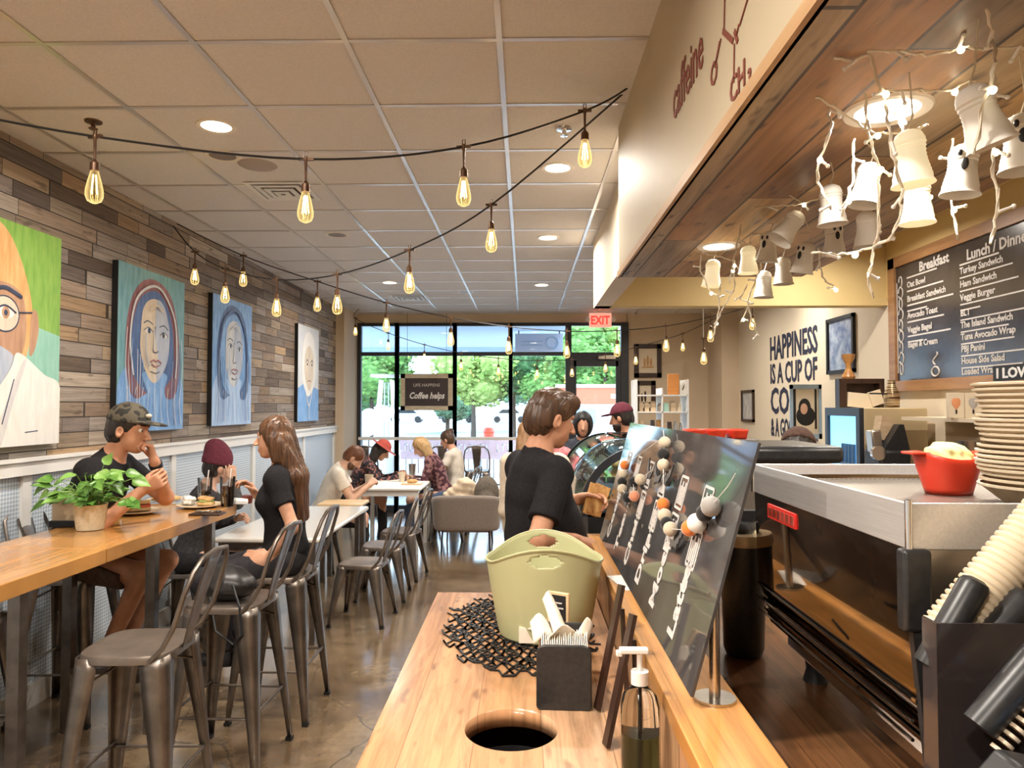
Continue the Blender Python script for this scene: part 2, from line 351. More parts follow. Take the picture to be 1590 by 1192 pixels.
wallobj('trim_9', MB().box(XR-.012, XR+.001, YB, 6.15, 2.6, CE), m_yellow)
wallobj('trim_10', MB().box(SX1+.01, XR, YB, 6.15, CE-.015, CE-.008), m_yellow)
# ---------------------------------------------------------------- outside
m_asph = mat('pale_asphalt', (.20, .215, .23), (.28, .295, .31), sc=(.5, .5, .5), rough=.9)
wallobj('ground', MB().box(-60, 60, YF+.1, 90, -.3, -.02), m_asph)
m_walk = mat('sidewalk_concrete', (.62, .60, .56), (.7, .68, .64), sc=(3, 3, 3), rough=.9)
wallobj('sidewalk', MB().box(-15, 15, YF+.15, 16.5, -.2, .01), m_walk)
can = MB().box(-8, .72, YF+.16, 15.8, 2.97, 3.3); can.box(-8, .72, 15.6, 15.8, 2.80, 3.5)
wallobj('canopy_roof', can, mat('canopy_grey', (.40, .50, .66), rough=.8))
# ---------------------------------------------------------------- ceiling lights
m_lamp = mat('lamp_disc', (1, .93, .8), emis=9, ecol=(1, .9, .74))
m_trimr = mat('lamp_trim', (.85, .78, .66), rough=.4)
m_off = mat('lamp_off', (.25, .18, .14), rough=.4, metal=.4)
def can_light(x, y, z, label, power, r=.075, on=True, grp='recessed ceiling lights'):
    t_ = thing('recessed_light', label, 'ceiling light', (x, y, z), group=grp)
    MB().lathe([(r, -.004), (r+.022, -.006), (r+.026, .0), (r, .004)], n=32).build('trim_ring', m_trimr, t_)
    MB().lathe([(.0001, -.0035), (r*.6, -.004), (r, -.003)], n=32).build('diffuser', m_lamp if on else m_off, t_)
    if on:
        l = bpy.data.lights.new('recessed_lamp', 'AREA'); l.shape = 'DISK'; l.size = r*1.8; l.energy = power; l.color = (1, .92, .82); l.spread = R(165)
        o = bpy.data.objects.new('recessed_lamp', l); COL.objects.link(o); o.parent = t_; o.location = (0, 0, -.012)
    return t_
LP = 27
for x, y, on, lb in ((-1.6, 3.62, 1, 'lit recessed ceiling light nearest the camera over the high table'), (.2, 4.3, 1, 'lit recessed ceiling light beside the string light near the soffit'),
    (.2, 6.1, 1, 'lit recessed ceiling light beyond the soffit, middle of its row'), (-1.59, 8.3, 1, 'lit recessed ceiling light over the white tables'), (.2, 8.5, 1, 'small lit recessed ceiling light nearest the EXIT sign'),
    (-1.59, 5.96, 0, 'unlit dark recessed ceiling light between the two lit ones on the left'), (-.75, 9.0, 0, 'unlit dark recessed ceiling light near the windows'), (-1.75, 4.05, 0, 'unlit recessed ceiling light beside the air vent')):
    can_light(x, y, CE, lb, LP, on=bool(on))
for x, y in ((-1.6, 1.2), (-.7, 1.0), (-1.6, -1.2), (-.7, -1.0), (1.9, -1.5)):  # unseen lamps added above and behind the camera for general fill
    can_light(x, y, CE, 'unseen recessed ceiling light added to fill the near end of the room', LP*1.3)
can_light(.817, 1.6, H1, 'large glowing recessed light in the wood soffit behind the ghost lights', 7, r=.068, grp='soffit lights')
can_light(.81, 2.97, H1, 'glowing recessed light at the far end of the wood soffit', 6, r=.062, grp='soffit lights')
for x, y in ((2.3, 1.6), (2.3, 3.6), (2.3, 5.4)): can_light(x, y, CE-.015, 'recessed light in the ceiling behind the bar', 20, grp='lights behind the bar')
can_light(1.9, 8.9, CE, 'recessed ceiling light near the framed pictures', LP*.6); can_light(2.5, 7.6, CE, 'recessed ceiling light over the lettered wall', LP*.6)
# ---------------------------------------------------------------- organic shapes: distance field -> one continuous surface
class SDF:
    def __init__(s, lo, hi, h):
        s.h = h; s.lo = np.array(lo, float)-3*h; n = np.ceil((np.array(hi, float)+3*h-s.lo)/h).astype(int)+1
        s.ax = [s.lo[k]+h*np.arange(n[k]) for k in range(3)]; s.f = np.full(tuple(n), .5, np.float32)
    def sub(s, lo, hi):
        sl = []
        for k in range(3):
            a = max(0, int((lo[k]-s.lo[k])/s.h)); b = min(len(s.ax[k]), int((hi[k]-s.lo[k])/s.h)+2)
            if b <= a: return None
            sl.append(slice(a, b))
        return tuple(sl)
    def comb(s, sl, d, k, op):
        a = s.f[sl]
        if op == 'sub': d = -d; s.f[sl] = np.maximum(a, d) if k <= 0 else -s.smin(-a, -d, k); return
        if op == 'and': s.f[sl] = np.maximum(a, d); return
        s.f[sl] = np.minimum(a, d) if k <= 0 else s.smin(a, d, k)
    @staticmethod
    def smin(a, b, k):
        h = np.clip(.5+.5*(b-a)/k, 0, 1); return (b*(1-h)+a*h-k*h*(1-h))*1 if False else (b+(a-b)*h*0+0)*0+np.minimum(a, b)-np.maximum(k-np.abs(a-b), 0)**2/(4*k)
    def pts(s, sl):
        return s.ax[0][sl[0]][:, None, None], s.ax[1][sl[1]][None, :, None], s.ax[2][sl[2]][None, None, :]
    def cap(s, p0, p1, r0, r1=None, k=.03, op='add', cut=None):
        r1 = r0 if r1 is None else r1; p0 = np.array(p0, float); p1 = np.array(p1, float); m = max(r0, r1)+max(k, .01)*1.6+2*s.h
        sl = s.sub(np.minimum(p0, p1)-m, np.maximum(p0, p1)+m)
        if sl is None: return s
        X, Y, Z = s.pts(sl); d = p1-p0; L = max(d @ d, 1e-9)
        t = np.clip(((X-p0[0])*d[0]+(Y-p0[1])*d[1]+(Z-p0[2])*d[2])/L, 0, 1)
        q = np.sqrt((X-p0[0]-t*d[0])**2+(Y-p0[1]-t*d[1])**2+(Z-p0[2]-t*d[2])**2)-(r0+(r1-r0)*t)
        if cut is not None:
            for cp, cn in cut: q = np.maximum(q, (X-cp[0])*cn[0]+(Y-cp[1])*cn[1]+(Z-cp[2])*cn[2])
        s.comb(sl, q.astype(np.float32), k, op); return s
    def ell(s, c, r, M=None, k=.03, op='add', cut=None):
        c = np.array(c, float); m = max(r)+max(k, .01)*1.6+2*s.h
        sl = s.sub(c-m, c+m)
        if sl is None: return s
        X, Y, Z = s.pts(sl); M = np.array(M if M is not None else np.eye(3))
        q = [((X-c[0])*M[0, j]+(Y-c[1])*M[1, j]+(Z-c[2])*M[2, j]) for j in range(3)]
        k0 = np.sqrt(sum((q[j]/r[j])**2 for j in range(3)))+1e-6; k1 = np.sqrt(sum((q[j]/r[j]**2)**2 for j in range(3)))+1e-6
        d = k0*(k0-1)/k1
        if cut is not None:
            for cp, cn in cut: d = np.maximum(d, (X-cp[0])*cn[0]+(Y-cp[1])*cn[1]+(Z-cp[2])*cn[2])
        s.comb(sl, d.astype(np.float32), k, op); return s
    def half(s, p, n):
        X, Y, Z = s.pts((slice(None),)*3); s.f = np.maximum(s.f, ((X-p[0])*n[0]+(Y-p[1])*n[1]+(Z-p[2])*n[2]).astype(np.float32)); return s
    def wrinkle(s, amp, fr, ph=0):
        X, Y, Z = s.pts((slice(None),)*3)
        s.f = (s.f+amp*(np.sin(fr*(X*1.1+Z*.9)+ph+2*np.sin(fr*.4*Y))*np.sin(fr*(Y*.8-Z*1.2)+1.7*np.sin(fr*.5*X+ph)))).astype(np.float32); return s
    def mesh(s, name):
        f = s.f; sg = f < 0; h = s.h; n = np.array(f.shape); cn = n-1
        cnt = np.zeros(cn, np.int8); acc = np.zeros((*cn, 3), np.float32)
        for a in range(3):
            b, c = [(1, 2), (0, 2), (0, 1)][a]
            for ob in (0, 1):
                for oc in (0, 1):
                    s0 = [None]*3; s1 = [None]*3
                    s0[a] = slice(0, cn[a]); s1[a] = slice(1, cn[a]+1)
                    for q, o_ in ((b, ob), (c, oc)): s0[q] = s1[q] = slice(o_, o_+cn[q])
                    f0 = f[tuple(s0)]; f1 = f[tuple(s1)]; x = (f0 < 0) != (f1 < 0)
                    t = np.where(x, f0/np.where(x, f0-f1, 1), 0)
                    cnt += x; acc[..., a] += t; acc[..., b] += x*ob; acc[..., c] += x*oc
        act = cnt > 0; idx = np.full(cn, -1, np.int64); ii = np.argwhere(act); idx[act] = np.arange(len(ii))
        V = s.lo+h*(ii+acc[act]/cnt[act][:, None]); F = []
        for a in range(3):
            b, c = [(1, 2), (2, 0), (0, 1)][a]
            s0 = [slice(1, cn[k]) for k in range(3)]; s1 = list(s0); s0[a] = slice(0, cn[a]); s1[a] = slice(1, cn[a]+1)
            A = sg[tuple(s0)]; B = sg[tuple(s1)]; x = np.argwhere(A != B); fl = A[tuple(x.T)]
            x = x+1; x[:, a] -= 1
            def g_(db, dc): y = x.copy(); y[:, b] -= db; y[:, c] -= dc; return idx[tuple(y.T)]
            q = np.stack([g_(1, 1), g_(0, 1), g_(0, 0), g_(1, 0)], 1); q[~fl] = q[~fl][:, ::-1]; F.append(q)
        F = np.concatenate(F); me = bpy.data.meshes.new(name)
        me.vertices.add(len(V)); me.vertices.foreach_set('co', V.astype(np.float32).ravel())
        me.loops.add(F.size); me.loops.foreach_set('vertex_index', F.ravel().astype(np.int32))
        me.polygons.add(len(F)); me.polygons.foreach_set('loop_start', np.arange(0, F.size, 4, dtype=np.int32))
        me.update(calc_edges=True); me.validate(); me.polygons.foreach_set('use_smooth', [True]*len(me.polygons)); return me
    def build(s, name, m, parent=None):
        me = s.mesh(name); me.materials.append(m); o = bpy.data.objects.new(name, me); COL.objects.link(o)
        if parent is not None: o.parent = parent
        return o
V3 = lambda *a: np.array(a, float)
def nrm(v): v = np.array(v, float); return v/(np.linalg.norm(v)+1e-9)
def ik(a, b, l1, l2, pole):
    d = b-a; L = min(np.linalg.norm(d), (l1+l2)*.995); u = nrm(d); b = a+u*L
    x = (l1*l1-l2*l2+L*L)/(2*L); y = math.sqrt(max(l1*l1-x*x, 0)); p = np.array(pole, float); p = nrm(p-u*(p @ u)); return a+u*x+p*y, b
SK = {}
def skin(name, c, c2): return mat('skin_'+name, c, c2, sc=(14, 14, 14), rough=.45, sss=.08, spec=.35)
def person(label, loc, rz, skinm, top, bottom, pel=.92, lean=(0, 0), head=(0, 0), hands=None, feet=None, sc=1.0, fem=False, near=False, sleeve=.55, legs='long',
           hair=None, hairm=None, cap=None, capm=None, group=None, shoe=None, vox=None, fat=0, handdir=None, curl=(.9, .9), extra=None, palm=None, elbow=None, knee=None, beard=None):
    # local frame: +Y forward, +X to the person's right, Z up; pel = pelvis height, lean = (forward, sideways) of the spine
    P = thing('person', label, 'person', loc, rz, group)
    h = vox or (.0065 if near else .011)
    fem_ = 1 if fem else 0
    up = nrm(V3(math.sin(lean[1]), math.sin(lean[0]), math.cos(lean[0])*math.cos(lean[1])))
    fw = nrm(V3(0, 1, 0)-up*up[1]); rt = np.cross(fw, up)
    pv = V3(0, 0, pel); sw = (.165 if fem else .19)*sc; tl = .50*sc
    ch = pv+up*tl*.68+fw*.0; nk = pv+up*tl; nk2 = nk+up*.085*sc+fw*.018*sc
    hd_u = nrm(up*.5+V3(0, 0, .5)); hy_, hp_ = head
    hf = nrm(V3(0, 1, 0)-hd_u*hd_u[1]); hr = np.cross(hf, hd_u)
    hf = hf*math.cos(hy_)+hr*math.sin(hy_); hr = np.cross(hf, hd_u)
    hf2 = hf*math.cos(hp_)-hd_u*math.sin(hp_); hu = np.cross(hr, hf2); hf = hf2
    hc = nk2+(hu*.095+hf*.028)*sc*1.0
    HM = np.stack([hr, hf, hu], 1)
    sh = {-1: nk-up*.045*sc-rt*sw, 1: nk-up*.045*sc+rt*sw}
    la, lf, lt, ls = .29*sc, .255*sc, .43*sc, .42*sc
    hands = hands or {}; feet = feet or {}
    seated = pel < .75
    arms = {}; lg = {}
    for s_ in (-1, 1):
        tgt = np.array(hands.get(s_, sh[s_]+V3(s_*.05, .06, -.5*sc)), float)
        pole = (elbow or {}).get(s_, V3(s_*.5, -.6, -.6))
        arms[s_] = (sh[s_], *ik(sh[s_], tgt, la, lf, pole))
        hp0 = pv+rt*s_*.09*sc-up*.02
        ft = np.array(feet.get(s_, V3(s_*.11, (.42 if seated else .0), .08)), float)
        lg[s_] = (hp0, *ik(hp0, ft, lt, ls, (knee or {}).get(s_, V3(s_*.15, 1, .25))))
    allp = [pv, nk, hc]+[p for d in (arms, lg) for t_ in d.values() for p in t_]
    lo = np.min(allp, 0)-.22; hi = np.max(allp, 0)+.24
    ra = (.044-.006*fem_)*sc; rl = (.078-.004*fem_)*sc
    B = SDF(lo, hi, h); K = .03
    TM = np.stack([rt, fw, up], 1)
    def torso(D, o=0., k=.05):
        D.ell(pv+up*.02, (.155*sc+o, (.115+fat*.4)*sc+o, .12*sc+o), TM, k)
        D.ell(pv+up*tl*.36, ((.142-.02*fem_+fat*.5)*sc+o, (.104-.008*fem_+fat)*sc+o, .18*sc+o), TM, k) if not fat else D.ell(pv+up*tl*.34+fw*fat*.5, ((.14+fat*.3)*sc+o, (.105+fat)*sc+o, .19*sc+o), TM, k)
        D.ell(ch, (.155*sc-.015*fem_+o, .108*sc+o+fat*.3, .18*sc+o), TM, k)
        if fem:
            for s_ in (-1, 1): D.ell(ch+fw*.075*sc+rt*s_*.065*sc-up*.02, (.06*sc+o, .055*sc+o, .06*sc+o), TM, k)
        D.cap(sh[-1]+rt*.03, sh[1]-rt*.03, .055*sc+o, None, k)
        D.cap(nk-up*.03, nk+up*.03*sc, .075*sc+o*.3, .055*sc+o*.2, k)
    torso(B)
    B.cap(nk-up*.03, nk2+hu*.05*sc, .057*sc-.007*fem_, .052*sc-.006*fem_, .025)
    # head
    def H_(x, y, z): return hc+(hr*x+hf*y+hu*z)*sc
    hs = sc
    B.ell(H_(0, -.008, .028), (.075*hs, .094*hs, .088*hs), HM, .02)
    B.ell(H_(0, .030, -.035), (.056*hs, .062*hs, .078*hs), HM, .02)
    B.ell(H_(0, .058, -.092), (.028*hs, .026*hs, .022*hs), HM, .02)
    if near or h < .009:
        B.cap(H_(0, .088, .012), H_(0, .112, -.030), .007*hs, .0118*hs, .012)
        for s_ in (-1, 1):
            B.ell(H_(s_*.030, .092, .010), (.019*hs, .014*hs, .012*hs), HM, .008, 'sub')
            B.cap(H_(s_*.014, .088, .028), H_(s_*.046, .076, .027), .008*hs, .006*hs, .012)
            B.ell(H_(s_*.012, .104, -.034), (.010*hs, .010*hs, .008*hs), HM, .006)
        B.cap(H_(-.02, .084, -.060), H_(.02, .084, -.060), .0075*hs, None, .006)
        B.cap(H_(-.016, .084, -.072), H_(.016, .084, -.072), .008*hs, None, .006)
        B.cap(H_(-.022, .094, -.0655), H_(.022, .094, -.0655), .0028*hs, None, .003, 'sub')
    else:
        B.cap(H_(0, .085, .012), H_(0, .108, -.030), .012*hs, .016*hs, .01)
    for s_ in (-1, 1):
        B.ell(H_(s_*.077, -.005, -.012), (.011*hs+.3*h, .020*hs, .032*hs), HM, .006)
        B.ell(H_(s_*.084, .0, -.010), (.006*hs, .010*hs, .018*hs), HM, .004, 'sub') if near else None
        a, e, w_ = arms[s_]
        B.cap(a, e, ra*1.15, ra*.88, .03); B.cap(e, w_, ra*.92, ra*.60, .02)
        d = nrm(w_-e)
        if handdir and s_ in handdir: d = nrm(handdir[s_])
        pn = (palm or {}).get(s_, V3(-s_*.9, .1, -.4)); pn = nrm(np.array(pn, float)-d*(np.array(pn, float) @ d)); sd_ = np.cross(d, pn)*s_   # sd_ points to the thumb side
        fr = max(.0088*sc, h*.62); kn = w_+d*.085*sc
        cl = curl[0 if s_ < 0 else 1]
        for j in range(4):
            off = (1.5-j)*.0195*sc; base = w_+d*(.015*sc)+sd_*off*.5; kk = kn+sd_*off-d*abs(j-1.2)*.004
            B.cap(base, kk, .0155*sc, .0115*sc, .012)
            q = kk; an = 0; L3 = [(.043, .026, .021), (.047, .029, .022), (.044, .027, .021), (.034, .020, .019)][j]
            for m_, L_ in enumerate(L3):
                an += cl*(.75 if m_ == 0 else .9)*(1+.08*j); q2 = q+(d*math.cos(an)+pn*math.sin(an)+sd_*(1.5-j)*.04)*L_*sc
                B.cap(q, q2, fr*(1-.06*m_), fr*(.94-.06*m_), .004); q = q2
        t0 = w_+d*.022*sc+sd_*.018*sc; t1 = t0+(d*.7+sd_*.6+pn*.35)*.042*sc; t2 = t1+(d*.85+sd_*.1+pn*.5)*.030*sc; t3 = t2+(d*.8-sd_*.15+pn*.55)*.024*sc
        B.cap(t0, t1, .0150*sc, .0115*sc, .010); B.cap(t1, t2, fr*1.15, fr*1.05, .004); B.cap(t2, t3, fr*1.05, fr*.9, .004)
        hp0, kn_, an_ = lg[s_]
        B.cap(hp0, kn_, rl*1.05, rl*.70, .05); B.cap(kn_, an_, rl*.66, rl*.42, .03)
        B.cap(an_, an_+V3(0, .0, -.02), rl*.42, rl*.45, .01); B.ell(an_+V3(0, .075, -.04)*sc, (.04*sc, .115*sc, .032*sc), None, .02)
    body = B.build('body', skinm, P)
    # shirt
    Sh = SDF(lo, hi, h); torso(Sh, .014, .05)
    for s_ in (-1, 1):
        a, e, w_ = arms[s_]
        if sleeve <= 1:
            ce = a+(e-a)*sleeve; dd = nrm(e-a)
            Sh.cap(a, a+(e-a)*(sleeve+.25), ra*1.15+.014, ra*1.05+.018, .03, cut=[(ce, dd)])
        else:
            Sh.cap(a, e, ra*1.15+.014, ra*.9+.014, .03); dd = nrm(w_-e); Sh.cap(e, w_, ra*.92+.014, ra*.6+.012, .02, cut=[(w_-dd*.015, dd)])
    Sh.wrinkle(.0035 if near else .004, 26, len(label))
    Sh.half(pv-up*(.07 if seated else .11), -up)
    Sh.ell(nk+up*.055*sc+fw*.035*sc, (.068*sc, .078*sc, .05*sc), TM, .01, 'sub') if not fem else Sh.ell(nk+up*.05*sc+fw*.04*sc, (.072*sc, .085*sc, .06*sc), TM, .01, 'sub')
    shirt = Sh.build('shirt', top, P)
    # trousers
    T = SDF(lo, V3(hi[0], hi[1], pel+.25), h)
    T.ell(pv-up*.01, (.172*sc, (.132+fat*.4)*sc, .13*sc), TM, .04)
    for s_ in (-1, 1):
        hp0, kn_, an_ = lg[s_]
        if legs == 'short':
            dd = nrm(kn_-hp0); ce = hp0+(kn_-hp0)*.82; T.cap(hp0, kn_, rl*1.05+.016, rl*.85+.022, .04, cut=[(ce, dd)])
        else:
            T.cap(hp0, kn_, rl*1.05+.014, rl*.72+.014, .04); dd = nrm(an_-kn_); T.cap(kn_, an_, rl*.7+.014, rl*.45+.018, .03, cut=[(an_-dd*.01, dd)])
    T.wrinkle(.003, 24, 1)
    T.half(pv+up*.06, up)
    T.build('trousers' if legs != 'short' else 'shorts', bottom, P)
    shoe = shoe or m_black
    for s_ in (-1, 1):
        an_ = lg[s_][2]; D = SDF(an_-.2, an_+.24, h)
        D.ell(an_+V3(0, .07, -.043)*sc, (.048*sc, .140*sc, .042*sc), None, .02); D.cap(an_, an_+V3(0, -.01, -.04), rl*.45+.014, rl*.5+.014, .03, cut=[(an_+V3(0, 0, .01), V3(0, 0, 1))])
        D.half(an_+V3(0, 0, -.075*sc), V3(0, 0, -1)); D.build('shoe', shoe, P)
    # hair
    if hair:
        Hh = SDF(hc-.45, hc+.22, h*.9 if near else h)
        Hh.ell(H_(0, -.014, .036), (.085*hs, .100*hs, .094*hs), HM, .015)
        if hair == 'short':
            Hh.ell(H_(0, -.045, -.02), (.078*hs, .068*hs, .075*hs), HM, .02)
            Hh.ell(H_(0, .085, -.045), (.085*hs, .085*hs, .095*hs), HM, .012, 'sub')
            Hh.cap(H_(-.1, .012, -.035), H_(.1, .012, -.035), .026*hs, None, .008, 'sub')
        elif hair == 'tousled':
            Hh.ell(H_(0, -.05, -.015), (.084*hs, .072*hs, .085*hs), HM, .02)
            Hh.ell(H_(0, .05, .085), (.074*hs, .052*hs, .042*hs), HM, .03)
            Hh.ell(H_(0, .100, -.04), (.085*hs, .085*hs, .093*hs), HM, .012, 'sub')
            Hh.cap(H_(-.12, .018, -.045), H_(.12, .018, -.045), .034*hs, None, .008, 'sub')
        elif hair in ('long', 'mid'):
            L_ = .42 if hair == 'long' else .20
            bk = nrm(-up*1.0-fw*.10)
            Hh.ell(H_(0, -.045, -.03), (.088*hs, .075*hs, .095*hs), HM, .03)
            for xx in (-.06, -.02, .02, .06):
                p0_ = H_(xx, -.06, -.03); p1_ = p0_+nrm(V3(0, 0, -1)*.9-fw*.32)*(.2 if hair == 'long' else .12); p2_ = p1_+bk*(L_-.18 if hair == 'long' else .08)
                Hh.cap(p0_, p1_, .052*hs, .048*hs, .03); Hh.cap(p1_, p2_, .048*hs, .022*hs, .03)
            for s_ in (-1, 1): Hh.cap(H_(s_*.066, .0, .0), H_(s_*.070, -.03, -.12), .028*hs, .03*hs, .02)
            Hh.ell(H_(0, .098, -.035), (.064*hs, .082*hs, .105*hs), HM, .012, 'sub')
        elif hair == 'bun':
            Hh.ell(H_(0, -.04, -.01), (.080*hs, .072*hs, .08*hs), HM, .02); Hh.ell(H_(0, -.09, .09), (.04*hs,)*3, HM, .01)
            Hh.ell(H_(0, .095, -.04), (.08*hs, .085*hs, .10*hs), HM, .012, 'sub')
        X, Y, Z = Hh.pts((slice(None),)*3)
        a_ = (X-hc[0])*hr[0]+(Y-hc[1])*hr[1]+(Z-hc[2])*hr[2]; b_ = (X-hc[0])*hf[0]+(Y-hc[1])*hf[1]+(Z-hc[2])*hf[2]
        Hh.f = (Hh.f+(.0022*np.sin(a_*420+6*np.sin(b_*30))+.003*np.sin(a_*150+b_*90+Z*20))).astype(np.float32)
        Hh.build('hair', hairm, P)
    if beard is not None:
        D = SDF(hc-.2, hc+.2, h); D.ell(H_(0, .034, -.060), (.062*hs, .066*hs, .070*hs), HM, .01)
        D.half(H_(0, 0, -.045), hu); D.half(H_(0, .0, 0), -hf); D.cap(H_(-.02, .09, -.064), H_(.02, .09, -.064), .014, None, .004, 'sub'); D.build('beard', beard, P)
    if cap:
        D = SDF(hc-.2, hc+.27, h*.8)
        if cap == 'ball' or cap == 'ballback':
            D.ell(H_(0, -.012, .040), (.090*hs, .108*hs, .102*hs), HM, .01, cut=[(H_(0, 0, .040), -hu*1.0)])
            sg_ = 1 if cap == 'ball' else -1
            D.ell(H_(0, .105*sg_, .050), (.072*hs, .085*hs, .010), HM, .006)
        elif cap == 'beanie':
            D.ell(H_(0, -.02, .055), (.094*hs, .112*hs, .125*hs), HM, .01, cut=[(H_(0, 0, .02), -hu)]); D.ell(H_(0, -.06, .15), (.06, .07, .06), HM, .05)
        elif cap == 'hood':
            D.ell(H_(0, -.015, .0), (.105*hs, .118*hs, .14*hs), HM, .01); D.ell(H_(0, .10, -.02), (.07*hs, .09*hs, .095*hs), HM, .01, 'sub')
        elif cap == 'brim':
            D.ell(H_(0, -.01, .060), (.088*hs, .100*hs, .09*hs), HM, .01, cut=[(H_(0, 0, .05), -hu)]); D.ell(H_(0, 0, .052), (.17*hs, .19*hs, .011), HM, .02)
        D.build('cap' if cap != 'brim' else 'hat', capm, P)
        if cap == 'ball' and near:
            D = SDF(hc-.2, hc+.27, h*.7); D.ell(H_(0, .088, .085), (.026, .014, .014), HM, .004); D.build('cap_badge', mat('badge', (.5, .46, .38), rough=.6), P)
    if near:
        for s_ in (-1, 1):
            e_ = MB().ell(H_(s_*.030, .0735, .009), .0118*hs).build('eye', mat('eye_white', (.75, .72, .68), rough=.15), P)
            MB().ell(H_(s_*.030, .0750, .008)+hf*.0070, (.0060, .0060, .0060), nu=10, nv=6).build('iris', mat('iris', (.03, .02, .012), rough=.1), e_)
            D = SDF(H_(s_*.03, .085, .03)-.05, H_(s_*.03, .085, .03)+.05, .004)
            D.cap(H_(s_*.013, .092, .0325), H_(s_*.047, .079, .034), .0042, .0032, .003); D.build('eyebrow', hairm or m_black, P)
        D = SDF(H_(0, .085, -.06)-.05, H_(0, .085, -.06)+.05, .004); D.cap(H_(-.019, .0865, -.061), H_(.019, .0865, -.061), .0052, None, .003); D.cap(H_(-.015, .0865, -.071), H_(.015, .0865, -.071), .0058, None, .003)
        D.build('lips', mat('lips', (.42, .16, .12), rough=.4), P)
    info = dict(hc=hc, H=H_, arms=arms, lg=lg, pv=pv, nk=nk, up=up, fw=fw, rt=rt, hr=hr, hf=hf, hu=hu, HM=HM)
    if extra: extra(P, info, h)
    return P, info
m_sk1 = skin('tan', (.50, .24, .14), (.60, .31, .19)); m_sk2 = skin('fair', (.62, .36, .25), (.70, .44, .32)); m_sk3 = skin('warm', (.56, .29, .18), (.64, .36, .24))
m_tblack = mat('black_jersey', (.012, .011, .013), (.018, .017, .019), sc=(90, 90, 90), rough=.85, spec=.2)
m_hbrown = mat('brown_hair', (.045, .022, .012), (.10, .05, .026), sc=(60, 60, 6), rough=.38)
m_hchest = mat('chestnut_hair', (.05, .024, .014), (.16, .075, .035), sc=(70, 70, 5), rough=.36)
m_hdark = mat('dark_hair', (.012, .009, .008), (.03, .02, .016), sc=(60, 60, 6), rough=.4)
m_hblond = mat('blond_hair', (.34, .20, .08), (.52, .34, .16), sc=(60, 60, 6), rough=.45)
m_chalk = mat('chalk', (.50, .46, .44), (.72, .68, .64), sc=(200, 200, 200), rough=.95)
# ---------------------------------------------------------------- metal chairs and stools (sitter faces local +Y)
m_gun2 = mat('gunmetal_seat', (.20, .165, .14), (.30, .25, .21), sc=(6, 6, 6), rough=.42, metal=.85)
def metal_seat(name, label, cat, sh, loc, rz, group, slats=0, bh=.36):
    t = thing(name, label, cat, loc, rz, group); a = .175
    def sf(u, v):
        th = 2*math.pi*u; c, s_ = math.cos(th), math.sin(th); r = a/((abs(c)**4+abs(s_)**4)**.25)
        pr = [(0, -.008), (.35, -.008), (.7, -.004), (.9, .002), (.98, 0), (1.0, -.008), (1.0, -.03), (.975, -.03), (.975, -.010), (.5, -.014), (0, -.014)][int(round(v*10))]
        return (c*r*pr[0], s_*r*pr[0], sh+pr[1])
    MB().grid(sf, 40, 11, True).build('seat', m_gun2, t)
    for sx in (-1, 1):
        for sy in (-1, 1):
            m = MB(); rows = []
            for q, w in ((0, .075), (.06, .088), (.2, .078), (.5, .055), (.8, .036), (1, .028)):
                cx = sx*(a-.012+.055*q); cy = sy*(a-.012+.055*q); z = (sh-.008)*(1-q)+.012*q
                rows.append([(cx+sx*dx*w, cy+sy*dy*w, z) for dx, dy in ((-1, 0), (-.6, .03), (-.25, .02), (-.07, -.07), (.02, -.25), (.03, -.6), (0, -1))])
            m.add([p for r_ in rows for p in r_], [(j*7+i, j*7+i+1, (j+1)*7+i+1, (j+1)*7+i) for j in range(5) for i in range(6)])
            lg = m.build('leg', m_gun, t, solid=.004, ang=60)
            e = a-.012+.055; MB().bx((sx*(e-.012), sy*(e-.012), .008), (.032, .032, .018)).build('foot_cap', m_black, lg, smooth=False)
    if sh > .6:
        k = 1-.27/sh; e = a-.02+.055*k
        m = MB()
        for z, d in ((.27, 0), (.29, 1)):
            for s_ in (-1, 1): m.tube([(-e, s_*e, z), (e, s_*e, z)] if d else [(s_*e, -e, z), (s_*e, e, z)], .0065)
        m.build('foot_rest', m_gun, t)
        m = MB(); z = sh-.12; e2 = a-.01
        for s_ in (-1, 1): m.tube([(-e2, s_*e2*.9, z), (0, 0, z+.08), (e2, -s_*e2*.9, z)], .005)
        m.build('brace', m_gun, t)
    else:
        m = MB(); z = sh-.14; e2 = a-.0
        for s_ in (-1, 1): m.tube([(-e2, s_*e2*.9, z), (-.06, s_*.06, sh-.05), (.06, -s_*.06, sh-.05), (e2, -s_*e2*.9, z)], .006)
        m.build('brace', m_gun, t)
    y0 = -a+.01
    def bp(x, h): return (x, y0-.015-.085*(h/bh)-.025*(h/bh)**2, sh+h)
    pts = [(-.165, y0+.05, sh-.02), (-.175, y0, sh+.03), bp(-.180, bh*.3), bp(-.178, bh*.62), bp(-.160, bh*.84), bp(-.115, bh*.96), bp(0, bh)]
    pts += [(-x, y, z) for x, y, z in pts[-2::-1]]
    MB().tube(pts, .010, 8).build('back_frame', m_gun, t)
    if slats:
        for s_ in (-1, 0, 1):
            m = MB(); m.grid(lambda u, v: (s_*(.03+.055*v)+(u-.5)*.036, bp(0, bh*v)[1]+.004+.012*(1-v), sh+v*bh*(.99 if s_ == 0 else .93)), 3, 10)
            m.build('slat', m_gun, t, solid=.004)
    else:
        m = MB(); m.grid(lambda u, v: ((u-.5)*(.075+.06*v), bp(0, bh*v)[1]+.006*math.cos((u-.5)*3), sh-.01+v*bh), 7, 10)
        m.build('splat', m_gun, t, solid=.004)
    return t
st = metal_seat('bar_stool', 'empty metal bar stool nearest the camera, beside the orange wood high table', 'bar stool', .76, (-1.50, 2.78, 0), R(92), 'metal bar stools')
